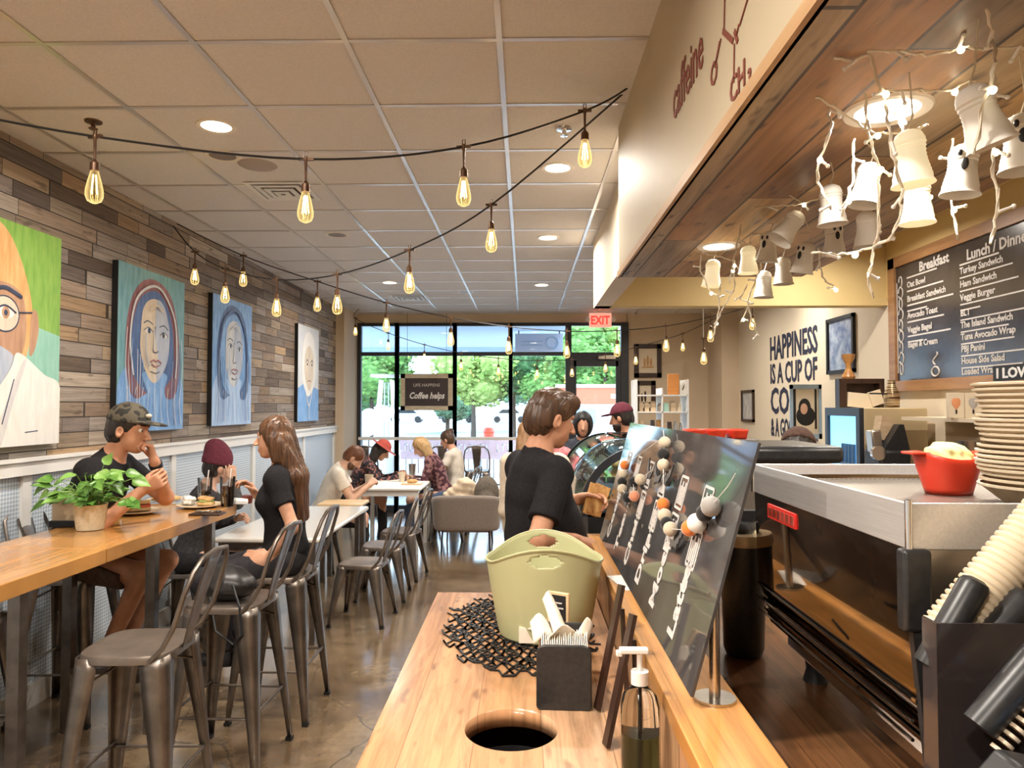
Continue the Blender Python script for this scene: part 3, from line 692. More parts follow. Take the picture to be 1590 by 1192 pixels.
for x, y, a, l in ((-1.40, 3.42, 88, 'metal bar stool holding a dark bag, between the empty stool and the long-haired woman'),
                   (-1.36, 3.98, 90, 'metal bar stool the long-haired woman in black sits on'),
                   (-2.50, 3.92, -88, 'metal bar stool the man in the black cap sits on, back against the wainscot'),
                   (-2.50, 3.05, -90, 'metal bar stool on the wall side of the high table, pushed under its left part'),
                   (-2.47, 2.35, -92, 'metal bar stool on the wall side, cut off by the photo edge')):
    dup(st, (x, y, 0), R(a), l)
# stools at the window
for px, l in ((572, 'grey bar stool at the window behind the red-hatted person'), (690, 'grey bar stool at the window between the mullions behind the white tables'), (742, 'grey bar stool at the window behind the armchair')):
    p = hy(px, 690, 10.2); dup(st, (p.x, 10.2, 0), 0, l, 'stools at the window')
ch = metal_seat('dining_chair', 'low metal chair at the white table, nearest the camera', 'chair', .46, (-1.27, 5.62, 0), R(86), 'low metal chairs', slats=1, bh=.40)
dup(ch, (-1.25, 6.32, 0), R(92), 'low metal chair at the white table, second from the camera')
dup(ch, (-1.22, 7.05, 0), R(84), 'low metal chair beyond the white table, farthest of the row on the aisle')
dup(ch, (-2.52, 5.32, 0), R(-90), 'low metal chair under the person in the maroon beanie')
dup(ch, (-2.15, 7.35, 0), R(-85), 'low metal chair under the man in the white shirt')
# ---------------------------------------------------------------- high tables
def high_table(y0, y1, legs, label):
    t = thing('high_table', label, 'table', (-2.2, (y0+y1)/2, 0), 0, 'orange wood high tables')
    MB().box(-2.42, -1.85, y0, y1, .985, 1.05).build('tabletop', m_table, t, w=True, bev=.004, smooth=False)
    for y in legs:
        for x in (-1.93, -2.36): MB().box(x-.024, x+.024, y-.024, y+.024, 0, .985).build('leg', m_gun, t, w=True, smooth=False)
    for y in legs: MB().box(-2.36, -1.93, y-.018, y+.018, .95, .985).build('top_rail', m_gun, t, w=True, smooth=False); MB().box(-2.36, -1.93, y-.015, y+.015, .3, .33).build('cross_rail', m_gun, t, w=True, smooth=False)
    MB().box(-2.16, -2.13, legs[0], legs[1], .3, .33).build('stretcher', m_gun, t, w=True, smooth=False)
    return t
high_table(1.3, 3.135, (1.5, 2.70), 'orange wood high table nearest the camera, holding the potted plant')
high_table(3.14, 4.56, (3.68, 4.35), 'orange wood high table beyond the seam, holding plates and drinks')
m_wtable = mat('white_laminate', (.78, .74, .68), rough=.18, coat=.3)
def low_table(x0, x1, y0, y1, label, m, leg=m_gun, h=.75, th=.035, r=.02, name='low_table', grp=None):
    t = thing(name, label, 'table', ((x0+x1)/2, (y0+y1)/2, 0), 0, grp)
    MB().box(x0, x1, y0, y1, h-th, h).build('tabletop', m, t, w=True, bev=.012)
    for x in (x0+.05, x1-.05):
        for y in (y0+.05, y1-.05): MB().box(x-r, x+r, y-r, y+r, 0, h-th).build('leg', leg, t, w=True, smooth=False)
    MB().box(x0+.05, x1-.05, y0+.04, y0+.06, h-th-.06, h-th).box(x0+.05, x1-.05, y1-.06, y1-.04, h-th-.06, h-th).build('apron', leg, t, w=True, smooth=False)
    return t
low_table(-2.2, -1.45, 5.0, 6.62, 'glossy cream table behind the long-haired woman', m_wtable)
m_lwood = mat('light_maple', (.70, .48, .26), (.76, .55, .32), sc=(3, 20, 20), rough=.35)
low_table(-1.98, -1.55, 6.75, 7.10, 'small light wood table in front of the man in the white shirt', m_lwood)
low_table(-1.93, -1.18, 8.05, 8.85, 'white square table nearest the grey armchair', m_white, m_white, grp=None)
low_table(-2.0, -1.17, 9.05, 9.85, 'white table behind the first, in front of the window stools', m_white, m_white)
# ---------------------------------------------------------------- grey armchair
m_grey = mat('taupe_fabric', (.20, .165, .14), (.26, .215, .185), sc=(90, 90, 90), rough=.9, sheen=.3)
a = thing('armchair', 'taupe tub armchair with thin black legs seen from behind', 'armchair', (-.68, 8.5, 0))
def tub(u, v):
    th = math.pi*(1.0+u); x = .385*math.cos(th); y = .34*math.sin(th); sgn = 1 if x > 0 else -1
    x = sgn*.385*abs(math.cos(th))**.45; y = -.34*abs(math.sin(th))**.35
    k = 1-.10*(1-v); return (x*k, y*k+.0, .24+.42*v-.05*(1-abs(math.sin(th)))*v)
MB().grid(tub, 40, 8).build('back_shell', m_grey, a, solid=.07, sub=1)
MB().box(-.31, .31, -.28, .34, .22, .42).build('seat_cushion', m_grey, a, bev=.04)
for sx in (-1, 1):
    for sy in (-.27, .28): MB().tube([(sx*.26, sy, .38), (sx*.28, sy*1.12, .0)], .010).build('leg', m_black, a)
# ---------------------------------------------------------------- foreground counter with bin hole
CT = .90
t = thing('service_counter', 'pale butcher block counter with a round bin hole, in the foreground', 'counter', (-.04, 1.7, 0))
top = MB().box(-.365, .29, .55, 3.0, CT-.045, CT).build('countertop', m_counter, t, w=True, smooth=False)
HC = hz(794, 1131, CT); HC = Vector((HC.x, HC.y, 0))
cutr = MB().cyl((HC.x, HC.y, .6), (HC.x, HC.y, 1.2), .113, n=64).build('cut', m_black)
bm_ = top.modifiers.new('b', 'BOOLEAN'); bm_.object = cutr; bm_.operation = 'DIFFERENCE'; bm_.solver = 'EXACT'; cutr.location = -t.location; bpy.context.view_layer.update(); cutr.location = (0, 0, 0)
bpy.context.view_layer.update(); bake(top); bpy.data.objects.remove(cutr)
MB().box(-.34, .285, .58, .60, 0, CT-.045).box(-.34, .285, 2.94, 2.97, 0, CT-.045).box(-.34, -.315, .58, 2.97, 0, CT-.045).build('cabinet_body', m_face, t, w=True, smooth=False)
b = thing('waste_bin', 'black waste bin seen down through the round hole in the counter', 'bin', (HC.x, HC.y, .25))
MB().lathe([(.001, 0), (.12, 0), (.13, .55), (.125, .55), (.115, .01), (.001, .01)], n=40).build('bin_liner', m_black, b)
# ---------------------------------------------------------------- branching rubber mat
m = MB(); rnd = random.Random(3); nod = {}
mx, my = -.02, 2.52
def npos(i, j):
    if (i, j) not in nod:
        x = i*.028+(j % 2)*.014; y = j*.034
        nod[(i, j)] = (mx+x+rnd.uniform(-.006, .006), my+y+rnd.uniform(-.008, .008), CT+.003)
    return nod[(i, j)]
for j in range(-13, 13):
    for i in range(-9, 9):
        rr = math.hypot(i*.028/.27, j*.034/.44)
        if rr > 1+rnd.uniform(-.10, .06): continue
        for di, dj in (((1, 0) if (i+j) % 3 == 0 else (0, 1)), (0, 1) if j % 2 else (-1, 1), (0, 1) if not j % 2 else (1, 1)):
            m.bar(npos(i, j), npos(i+di, j+dj), .0045 if rnd.random() < .7 else .008, .005)
o = m.build('lattice_mat', m_black, smooth=False); tag(o, 'black branching lattice mat under the green tub', 'mat')
# ---------------------------------------------------------------- green tub
m_tub = mat('sage_plastic', (.46, .46, .25), (.50, .50, .28), sc=(3, 3, 3), rough=.42, sss=.05)
tb = thing('plastic_tub', 'sage green soft plastic tub with two handle holes', 'tub', (.066, 2.47, CT+.006))
def tubf(inner):
    def f(u, v):
        th = 2*math.pi*u; s_ = abs(math.sin(th)); Hh = .262+.052*max(0, (s_-.45)/.55)**1.5-.012*(1-s_)
        r = (.150+.047*v**.85)-(.0045 if inner else 0); z = v*Hh
        if v > .985: r += .003 if not inner else -.001
        return (r*math.cos(th), r*.93*math.sin(th), z)
    return f
m = MB(); NU, NV = 128, 60
f = tubf(False); vs = [f(i/NU, j/(NV-1)) for j in range(NV) for i in range(NU)]
def hole(i, j):
    th = 2*math.pi*(i+.5)/NU; z = vs[j*NU+i][2]
    for c in (math.pi/2, 3*math.pi/2):
        if ((th-c)*.19/.052)**2+((z-.272)/.021)**2 < 1: return True
    return False
m.add(vs, [(j*NU+i, j*NU+(i+1) % NU, (j+1)*NU+(i+1) % NU, (j+1)*NU+i) for j in range(NV-1) for i in range(NU) if not hole(i, j)])
m.add([(0, 0, .004)]+[f(i/32, 0) for i in range(32)], [(0, 1+i, 1+(i+1) % 32) for i in range(32)])
o = m.build('tub_wall', m_tub, tb, solid=.0045, ang=60)
MB().tube([tuple(Vector(f(i/96, 1))) for i in range(97)], .0042, 6).build('rim', m_tub, tb)
# ---------------------------------------------------------------- napkin dispenser
m_nap = mat('napkin_paper', (.80, .70, .56), (.88, .80, .68), sc=(12, 12, 12), rough=.9)
nd = thing('napkin_dispenser', 'black napkin dispenser with cream napkins sticking out of its top', 'napkin dispenser', (.105, 1.95, CT), R(-3))
def rrect(w, h, r, y, n=6):
    p = []
    for cx, cz, a0 in ((w/2-r, h-r, 0), (-w/2+r, h-r, 90), (-w/2+r*.5, r*.5, 180), (w/2-r*.5, r*.5, 270)):
        rr = r if a0 < 180 else r*.5
        for k in range(n+1): a_ = R(a0+90*k/n); p.append((cx+rr*math.cos(a_), y, cz+rr*math.sin(a_)))
    return p
MB().poly(rrect(.142, .165, .024, -.102), (0, .012, 0)).build('front_panel', m_blackpl, nd, bev=.003)
MB().poly(rrect(.142, .165, .024, .09), (0, .012, 0)).build('rear_panel', m_blackpl, nd, bev=.003)
MB().box(-.066, .066, -.09, .09, .0, .012).box(-.069, -.066, -.09, .09, 0, .12).box(.066, .069, -.09, .09, 0, .12).build('side_wall', mat('dispenser_wood', (.35, .16, .07), rough=.4), nd, smooth=False)
m = MB()
for k in range(26):
    x = -.060+k*.0048; m.poly([(x, -.085, .014), (x, .085, .014), (x, .085, .14+.01*math.sin(k)), (x, .0, .165+.006*math.sin(k*2.1)), (x, -.085, .14)], (.0022, 0, 0))
m.build('napkin_stack', m_nap, nd, smooth=False)
m = MB()
def leafn(cx, cy, dx, dy, h, w): m.grid(lambda u, v: (cx+dx*v+(u-.5)*w*(1-.25*v)*.9, cy+dy*v+(u-.5)*w*.35, .14+h*v*(1-.15*v)+.012*math.cos((u-.5)*5)), 7, 7)
leafn(-.05, .02, -.02, .03, .06, .07); leafn(.0, .03, -.045, .06, .12, .045); leafn(.045, .03, .02, .02, .05, .05); leafn(-.02, 0, .02, -.02, .05, .09)
m.build('loose_napkin', m_nap, nd, solid=.002)
cs = thing('chalk_card', 'tiny wood framed chalk card standing behind the napkins', 'sign', (.10, 2.14, CT-.029), R(-30))
MB().box(-.035, .035, -.006, .006, .165, .255).build('frame', m_lwood, cs, bev=.002)
MB().box(-.027, .027, -.008, -.005, .173, .247).build('slate', m_black, cs, smooth=False)
MB().bx((0, -.0085, .225), (.03, .001, .004)).bx((.003, -.0085, .21), (.034, .001, .004)).bx((-.003, -.0085, .195), (.028, .001, .004)).build('chalk_strokes', m_chalk, cs, smooth=False)
MB().tube([(0, .004, .17), (0, .02, .03)], .004).build('stand_stick', m_lwood, cs)
# white items in the tub
n_ = thing('paper_napkins', 'folded pale napkins lying inside the green tub', 'napkin', (.07, 2.42, CT+.012))
m = MB()
for k in range(5):
    aa = .5*k-.9; m.bx((.01*k-.02, -.02+.004*k, .06+k*.018), (.11, .16, .004), Euler((.25, .1*k-.2, aa)).to_matrix())
m.box(-.09, .09, -.09, .09, 0, .05); m.build('napkin_sheets', m_nap, n_, smooth=False)
# ---------------------------------------------------------------- hand sanitizer
m_clear = mat('clear_plastic', (.95, 1, .97), rough=.03, trans=1, ior=1.3)
m_gel = mat('green_gel', (.62, .80, .38), rough=.2, trans=.35, ior=1.33)
s_ = thing('pump_bottle', 'clear pump bottle half full of green gel', 'bottle', (.235, 1.48, CT))
MB().lathe([(.001, 0), (.036, 0), (.039, .005), (.039, .17), (.034, .19), (.016, .208), (.014, .215)], n=32).build('bottle_body', m_clear, s_)
MB().lathe([(.001, .003), (.0345, .004), (.036, .01), (.036, .115), (.001, .115)], n=32).build('gel', m_gel, s_)
MB().lathe([(.001, .238), (.018, .238), (.018, .212), (.001, .212)], n=24).build('collar', m_white, s_)
MB().cyl((0, 0, .23), (0, 0, .275), .006, n=10).bx((-.012, 0, .279), (.058, .02, .010)).bx((-.042, 0, .273), (.012, .012, .012)).build('pump_head', m_white, s_, bev=.002)
MB().cyl((0, 0, .02), (0, 0, .215), .003, n=8).build('dip_tube', m_white, s_)
# two dark clip boards leaning against the counter riser
m_dk = mat('dark_stained_wood', (.03, .014, .009), (.05, .024, .015), sc=(20, 20, 4), rough=.4)
for y, l, hh in ((1.86, 'dark wooden stand board leaning on the riser, the farther of two', .30), (1.66, 'dark wooden stand board leaning on the riser beside the pump bottle', .28)):
    k = thing('menu_stand', l, 'menu stand', (.22, y, CT+.004), R(8), 'dark menu stands')
    MB().bar((-.035, 0, 0), (.045, .05, hh), .040, .010, up=(1, 0, 0)).build('board', m_dk, k, smooth=False)
    MB().bar((.045, 0, 0.0), (.043, .04, hh*.8), .02, .008, up=(1, 0, 0)).build('rear_strut', m_dk, k, smooth=False)
# ---------------------------------------------------------------- bar: riser wall, ledge, lower counter
LZ = 1.085
t = thing('bar_ledge', 'long honey coloured wooden ledge running along the bar', 'ledge', (.36, 1.8, 0))
MB().box(.288, .435, .5, 3.35, LZ-.04, LZ).build('ledge_board', m_ledge, t, w=True, bev=.003, smooth=False)
MB().box(.295, .41, .5, 3.33, 0, LZ-.04).build('riser_panel', m_face, t, w=True, smooth=False)
t = thing('bar_counter', 'dark walnut block counter carrying the espresso machine', 'counter', (.8, 1.8, 0))
MB().box(.412, 1.12, .4, 3.33, .96, 1.0).build('countertop', m_darkwood, t, w=True, smooth=False)
MB().box(.415, 1.08, .42, 3.3, 0, .96).build('cabinet_body', m_black, t, w=True, smooth=False)
# ---------------------------------------------------------------- chalk panel (sneeze guard) with text blocks
def chalkglass():
    m, nt, p = nmat('chalk_panel'); N = NT(nt)
    n = N.n('ShaderNodeTexNoise', i_Vector=N.n('ShaderNodeTexCoord').outputs['Object'], i_Scale=7.0, i_Detail=4.0).outputs[0]
    N.set(p.inputs['Base Color'], N.ramp(n, [(.35, (.055, .052, .052)), (.7, (.095, .092, .092))]))
    p.inputs['Roughness'].default_value = .06; p.inputs['Coat Weight'].default_value = .0; p.inputs['Specular IOR Level'].default_value = .5
    return m
m_chalkp = chalkglass()
PB0, PT0 = Vector((.325, 1.42, 1.11)), Vector((.462, 1.42, 1.607)); PB1, PT1 = Vector((.325, 3.13, 1.11)), Vector((.462, 3.13, 1.607))
gp = thing('drinks_menu_board', 'tilted dark glossy panel with chalk writing along the bar ledge', 'menu board', (.39, 2.3, LZ))
pu = (PT0-PB0).normalized(); pn = Vector((0, -1, 0)).cross(pu).normalized()
if pn.x > 0: pn = -pn
MB().poly([PB0, PB1, PT1, PT0], -pn*.006).build('panel', m_chalkp, gp, w=True, smooth=False)
for y in (1.47, 2.3, 3.08):
    po = MB().cyl((.385, y, LZ), (.385, y, 1.30), .011, n=14).build('post', m_steel, gp, w=True)
    MB().cyl((.385, y, LZ), (.385, y, LZ+.006), .042, n=28).build('foot_plate', m_steel, po, w=True)
def panp(s_, t_): return PT0+(PT1-PT0)*s_+(PB0-PT0)*t_+pn*.0012      # s along length from near, t down from the top
for k, (w1, w2, w3, g_) in enumerate((('Latte', '4.5', 'small', 0), ('Mocha', '4.9', 'medium', 1), ('Drip', '2.9', 'large', 0), ('Chai', '4.2', 'iced', 1), ('Tea', '3.1', 'hot', 0), ('Cocoa', '3.8', 'kids', 1))):
    s0 = .10+k*.145
    Mx = frame(panp(s0+.03, .93), pu, Vector((0, 1, 0)))      # writing climbs the panel
    text(w1, .085, Mx, m_chalk, parent=gp, ext=.0005, bold=.003)
    for q, z0 in enumerate((.60, .40)):
        c = panp(s0+.02, z0); m = MB()
        A = c; ww, hh = pu*.085, Vector((0, 1, 0))*.075
        for a_, b_ in ((A, A+ww), (A+ww, A+ww+hh), (A+ww+hh, A+hh), (A+hh, A)): m.bar(a_, b_, .007, .001, up=pn)
        for r_ in range(4): m.bar(A+ww*.12+hh*(.2+.2*r_), A+ww*(.85-.15*(r_ % 2))+hh*(.2+.2*r_), .010, .001, up=pn)
        m.build('chalk_drawing', m_chalk, gp, w=True, smooth=False)
    text(w2, .055, frame(panp(s0+.03, .70), pu, Vector((0, 1, 0))), m_chalk, parent=gp, ext=.0005, bold=.001)
# clear plastic cup row on the ledge, flat papers
pp = thing('price_card', 'white printed card lying on the bar ledge beside the panel', 'card', (.335, 2.42, LZ), R(12))
MB().box(-.03, .03, -.10, .10, .0005, .0018).build('card', m_white, pp, smooth=False)
# ---------------------------------------------------------------- felt ball garlands
FM = {'o': mat('felt_orange', (.75, .20, .03), rough=.95, sheen=.5), 'c': mat('felt_cream', (.62, .52, .38), rough=.95, sheen=.5), 'k': mat('felt_black', (.015, .014, .014), rough=.95, sheen=.3),
      'g': mat('felt_grey', (.32, .30, .28), rough=.95, sheen=.5), 'w': mat('felt_white', (.78, .76, .72), rough=.95, sheen=.5), 'p': mat('felt_coral', (.72, .28, .16), rough=.95, sheen=.5)}
nm = {'o': 'orange', 'c': 'cream', 'k': 'black', 'g': 'grey', 'w': 'white', 'p': 'coral'}
def panhit(px, py, off=.022):
    d = ray(px, py); o = Vector((0, 0, CAMH)); P0 = PB0+pn*off
    return o+d*((P0-o).dot(pn)/d.dot(pn))
gar = [[(1031, 678), (970, 722, 'o'), (968, 736, 'c'), (966, 748, 'k'), (966, 759, 'c'), (974, 772, 'k'), (985, 770, 'p'), (983, 748, 'k'), (994, 744, 'c'), (1014, 728)],
       [(1030, 668), (1032, 687, 'c'), (1030, 705, 'k'), (1030, 722, 'c'), (1030, 745), (1030, 783, 'o'), (1032, 800, 'c'), (1036, 813, 'k'), (1041, 821, 'c'), (1058, 822), (1070, 820, 'o'), (1082, 812, 'w'), (1094, 797, 'k'), (1104, 786, 'g'), (1130, 755), (1142, 735)]]
for gi, gl in enumerate(gar):
    t = thing('felt_ball_garland', ('felt ball garland with coral ball at the far end of the panel', 'felt ball garland with black bats hanging across the near half of the panel')[gi], 'garland', panhit(*gl[3][:2]), 0, 'felt garlands')
    P3 = [panhit(a[0], a[1]) for a in gl]
    MB().tube(P3, .0011, 5).build('string', m_white, t, w=True)
    for a, p in zip(gl, P3):
        if len(a) > 2:
            r = .0190 if a[2] not in 'gw' else .0225
            o = MB().ell(p, r, nu=14, nv=10).build('felt_ball', FM[a[2]], t, w=True)
            if a[2] != 'k': o['label'] = nm[a[2]]+' felt ball'
    for px, py, sc_, rt_ in (((1008, 735, .06, 1.9), (972, 775, .055, 2.2)) if gi == 0 else ((1020, 742, .065, 1.8), (1036, 745, .055, 1.2), (1052, 842, .06, 1.0))):
        c = panhit(px, py, .015); u_ = Vector((0, 1, 0))*math.cos(rt_)+pu*math.sin(rt_); v_ = u_.cross(pn)
        prof = [(0, .10), (.12, .22), (.18, .12), (.35, .20), (1.0, .55), (.80, .10), (.62, -.08), (.45, .02), (.30, -.18), (.15, -.12), (0, -.35)]
        pts = [c+(v_*x+u_*y)*sc_ for x, y in prof]+[c+(v_*-x+u_*y)*sc_ for x, y in prof[-2:0:-1]]
        MB().poly(pts, pn*.004).build('felt_bat', FM['k'], t, w=True, smooth=False)
# ---------------------------------------------------------------- espresso machine
m_mirror = mat('polished_panel', (.42, .36, .30), rough=.035, metal=1)
m_band = mat('satin_steel', (.72, .71, .70), (.80, .79, .78), sc=(200, 6, 200), rough=.4, metal=.65)
m_redled = mat('red_plastic', (.62, .02, .02), rough=.3, emis=.25, ecol=(1, .05, .03))
m_rednm = mat('red_letters', (.95, .25, .2), rough=.4)
ax0, ax1, ay0, ay1 = .60, 1.13, 1.13, 1.89
e = thing('espresso_machine', 'large steel espresso machine with mirror back and cup rail on the walnut counter', 'espresso machine', (.86, 1.5, 1.0))
m = MB().box(ax0, ax0+.006, ay0, ay1, 1.455, 1.528).box(ax1-.006, ax1, ay0, ay1, 1.455, 1.528).box(ax0, ax1, ay1-.006, ay1, 1.455, 1.528).box(ax0, ax1, ay0, ay0+.006, 1.455, 1.528)
m.build('cup_rail', m_band, e, w=True, bev=.002)
for x in (ax0, ax1):
    for y in (ay0, ay1): MB().cyl((x, y, 1.455), (x, y, 1.533), .006, n=12).build('rail_post', m_chrome, e, w=True)
def perf():
    mm, nt, p = nmat('perforated_tray'); N = NT(nt)
    sp = N.n('ShaderNodeSeparateXYZ', i_0=N.n('ShaderNodeTexCoord').outputs['Object'])
    a = N.m('SINE', N.m('MULTIPLY', sp.outputs[0], 2*math.pi/.012)); b = N.m('SINE', N.m('MULTIPLY', sp.outputs[1], 2*math.pi/.012))
    N.set(p.inputs['Base Color'], N.ramp(N.m('MULTIPLY', a, b), [(.1, (.55, .5, .44)), (.35, (.06, .05, .04))])); p.inputs['Metallic'].default_value = .8; p.inputs['Roughness'].default_value = .35
    return mm
MB().box(ax0+.01, ax1-.01, ay0+.01, ay1-.01, 1.478, 1.488).build('cup_tray', perf(), e, w=True, smooth=False)
m = MB()
for y in (1.80, 1.84, 1.87): m.tube([(ax0+.02, y, 1.50), (ax1-.02, y, 1.50)], .004)
m.build('tray_bar', m_chrome, e, w=True)
def xz(x0, z0, x1, z1): return [(x0, ay0+.004, z0), (x0, ay1-.004, z0), (x1, ay1-.004, z1), (x1, ay0+.004, z1)]
MB().poly(xz(ax0+.002, 1.455, ax0+.010, 1.22), (.012, 0, 0)).build('rear_panel', m_mirror, e, w=True, smooth=False)
m = MB()
for k, (z0, z1) in enumerate(((1.22, 1.19), (1.185, 1.16), (1.155, 1.12))):
    x0 = ax0+.012+k*.008; m.poly([(x0, ay0+.004, z0), (x0, ay1-.004, z0), (x0+.012, ay1-.004, z1), (x0+.012, ay0+.004, z1)], (.02, 0, 0)); m.box(x0-.004, x0+.01, ay0+.004, ay1-.004, z0-.004, z0+.002)
m.build('ribbed_skirt', m_mirror, e, w=True, smooth=False)
MB().poly([(ax0+.02, ay0, 1.455), (ax1-.01, ay0, 1.455), (ax1-.06, ay0, 1.30), (ax1-.02, ay0, 1.10), (ax0+.07, ay0, 1.10)], (0, .012, 0)).build('near_end_panel', m_steel, e, w=True, smooth=False)
MB().poly([(ax0+.02, ay1-.012, 1.455), (ax1-.01, ay1-.012, 1.455), (ax1-.06, ay1-.012, 1.30), (ax1-.02, ay1-.012, 1.10), (ax0+.07, ay1-.012, 1.10)], (0, .012, 0)).build('far_end_panel', m_steel, e, w=True, smooth=False)
MB().box(ax0+.03, ax1-.02, ay0+.014, ay1-.014, 1.16, 1.455).build('boiler_housing', m_steel, e, w=True, smooth=False)
MB().box(ax0+.08, ax1+.03, ay0+.01, ay1-.01, 1.06, 1.12).build('drip_base', m_steel, e, w=True, bev=.006)
for x in (ax0+.12, ax1-.05):
    for y in (ay0+.07, ay1-.09): MB().lathe([(.001, 1.0), (.030, 1.0), (.022, 1.03), (.026, 1.06), (.001, 1.06)], (x, y, 0), n=20).build('leg', m_blackpl, e, w=True)
m = MB().box(ax0-.014, ax0+.03, ay0-.012, ay0+.016, 1.33, 1.457); m.build('corner_post', m_blackpl, e, w=True, bev=.006)
MB().poly([(ax0+.0, ay0-.006, 1.335), (ax0+.026, ay0-.006, 1.335), (ax0+.05, ay0-.006, 1.09), (ax0+.024, ay0-.006, 1.09)], (0, .014, 0)).build('corner_trim', m_blackpl, e, w=True, smooth=False)
pl = MB().box(ax0-.001, ax0+.012, 1.60, 1.78, 1.405, 1.440).build('nameplate', m_redled, e, w=True, bev=.002)
m = MB()
for k in range(6):
    y = 1.765-k*.028; m.box(ax0-.003, ax0-.0005, y-.020, y, 1.412, 1.433)
    m.box(ax0-.0034, ax0-.003, y-.014, y-.006, 1.419, 1.426)
m.build('nameplate_lettering', m_rednm, pl, smooth=False, w=True)
for y in (1.36, 1.66):
    gh = MB().cyl((1.16, y, 1.30), (1.16, y, 1.22), .035, n=24).box(1.10, 1.17, y-.03, y+.03, 1.28, 1.33).build('group_head', m_chrome, e, w=True)
    MB().cyl((1.16, y, 1.22), (1.16, y, 1.19), .036, n=24).cyl((1.19, y, 1.205), (1.32, y, 1.19), .013, n=12).build('portafilter', m_blackpl, gh, w=True)
for z in (1.222, 1.188, 1.158): MB().tube([(ax0+.006, ay0+.01, z), (ax0+.006, ay1-.01, z)], .003, 6).build('trim_line', m_chrome, e, w=True)
# stack of kraft bowls on the machine
m_kraft = mat('kraft_paper', (.52, .38, .24), (.64, .49, .33), sc=(9, 9, 30), rough=.8)
m_kraft2 = mat('kraft_rim', (.72, .60, .44), rough=.7)
b0 = thing('paper_bowl', 'kraft paper bowl in the tall wavy stack on top of the espresso machine', 'bowl', (1.03, 1.40, 1.489), 0, 'stacked kraft bowls on the espresso machine')
MB().lathe([(.001, 0), (.085, 0), (.125, .030), (.128, .030), (.088, -.003), (.001, -.003)], (0, 0, .004), n=40).build('bowl', m_kraft, b0)
MB().lathe([(.124, .031), (.131, .032), (.132, .036), (.126, .037), (.124, .031)], (0, 0, .002), n=40).build('rim', m_kraft2, b0)
rnd = random.Random(5)
for k in range(1, 21):
    dup(b0, (1.03+.006*math.sin(k*.9)+rnd.uniform(-.003, .003), 1.40+rnd.uniform(-.004, .004), 1.489+k*.0098+.002*math.sin(k*.7)), rnd.uniform(0, 6))
# red plastic tub with cloth
m_red = mat('red_plastic_tub', (.72, .045, .02), (.80, .07, .03), sc=(5, 5, 5), rough=.35)
m_cloth = mat('yellow_green_cloth', (.62, .66, .26), (.78, .74, .40), sc=(30, 30, 30), rough=.9)
p = hy(1473, 770, 1.58); t = thing('red_tub', 'red plastic tub holding a yellow-green cloth on the machine top', 'tub', (p.x, 1.58, 1.489))
def rt(u, v):
    th = 2*math.pi*u; r = .045+.02*v+.004*(math.sin(5*th)+1)*v; return (r*math.cos(th), r*.9*math.sin(th), v*(.085+.008*math.cos(2*th)))
MB().grid(rt, 40, 8, True).add([(.04*math.cos(k*.2), .04*math.sin(k*.2), .002) for k in range(31)], [tuple(range(31))]).build('tub_wall', m_red, t, solid=.003, ang=60)
MB().bx((-.070, 0, .088), (.04, .05, .006)).bx((.072, 0, .082), (.03, .05, .006)).build('grip', m_red, t, bev=.002)
t = thing('cleaning_cloth', 'crumpled yellow-green cloth heaped in the red tub', 'cloth', (p.x, 1.58, 1.53))
D = SDF((-.06, -.055, -.03), (.06, .055, .09), .004); D.ell((0, 0, .02), (.052, .046, .04)); D.ell((.02, .01, .045), (.025, .02, .02)); D.ell((-.02, -.01, .045), (.025, .025, .02)); D.wrinkle(.004, 120); D.build('cloth_folds', m_cloth, t)
# knock box / grinder hopper bin
t = thing('grinder_bin', 'tall black bin with a cream lid between the chalk panel and the machine', 'bin', (.600, 1.985, 1.0))
MB().lathe([(.001, 0), (.046, 0), (.054, .02), (.062, .30), (.001, .30)], n=36).build('bin_body', m_blackpl, t)
MB().lathe([(.001, .30), (.066, .30), (.068, .312), (.064, .33), (.001, .333)], n=36).build('lid', mat('cream_lid', (.62, .50, .32), rough=.3, metal=.2), t)
MB().lathe([(.03, .333), (.036, .345), (.03, .36), (.001, .362)], n=24).bx((.02, .02, .375), (.05, .03, .03)).build('knob', m_blackpl, t)
t = thing('power_cord', 'thin black cord running over the ledge to the black bin', 'cord', (.45, 1.75, 1.0))
MB().tube([(.40, 1.95, 1.09), (.42, 1.82, 1.088), (.437, 1.75, 1.06), (.45, 1.74, 1.006), (.50, 1.80, 1.004)], .0035, 6).build('cord', m_black, t, w=True)
# cup organiser at the right edge
m_cupw = mat('white_cup', (.66, .54, .38), (.74, .62, .45), sc=(6, 6, 6), rough=.5)
m_smoke = mat('smoked_acrylic', (.05, .04, .04), rough=.08, alpha=.82, spec=.7)
t = thing('cup_organiser', 'black slanted cup and lid organiser at the right edge beside the machine', 'organiser', (.64, .93, 1.0))
MB().box(.60, .92, .985, 1.09, 1.0, 1.16).build('base_box', m_black, t, w=True, bev=.004)
MB().box(.552, .92, .975, .979, 1.0, 1.388).box(.552, .556, .979, 1.01, 1.16, 1.388).build('side_panel', m_smoke, t, w=True, smooth=False)
MB().poly([(.505, .80, 1.0), (.80, .80, 1.0), (.80, .80, 1.27), (.62, .80, 1.27), (.545, .80, 1.285), (.505, .80, 1.24)], (0, .05, 0)).build('front_block', m_blackpl, t, w=True, bev=.006)
def dome(label, p0, p1, r):
    k = thing('cup_sleeve', label, 'cup holder', p0, 0, 'black cup sleeves'); D = Vector(p1)-Vector(p0); L = D.length
    MB().lathe([(.001, 0), (r, 0), (r, L-.6*r), (r*.85, L-.25*r), (r*.5, L-.05*r), (.001, L)], n=28, ax=D).build('sleeve', m_blackpl, k)
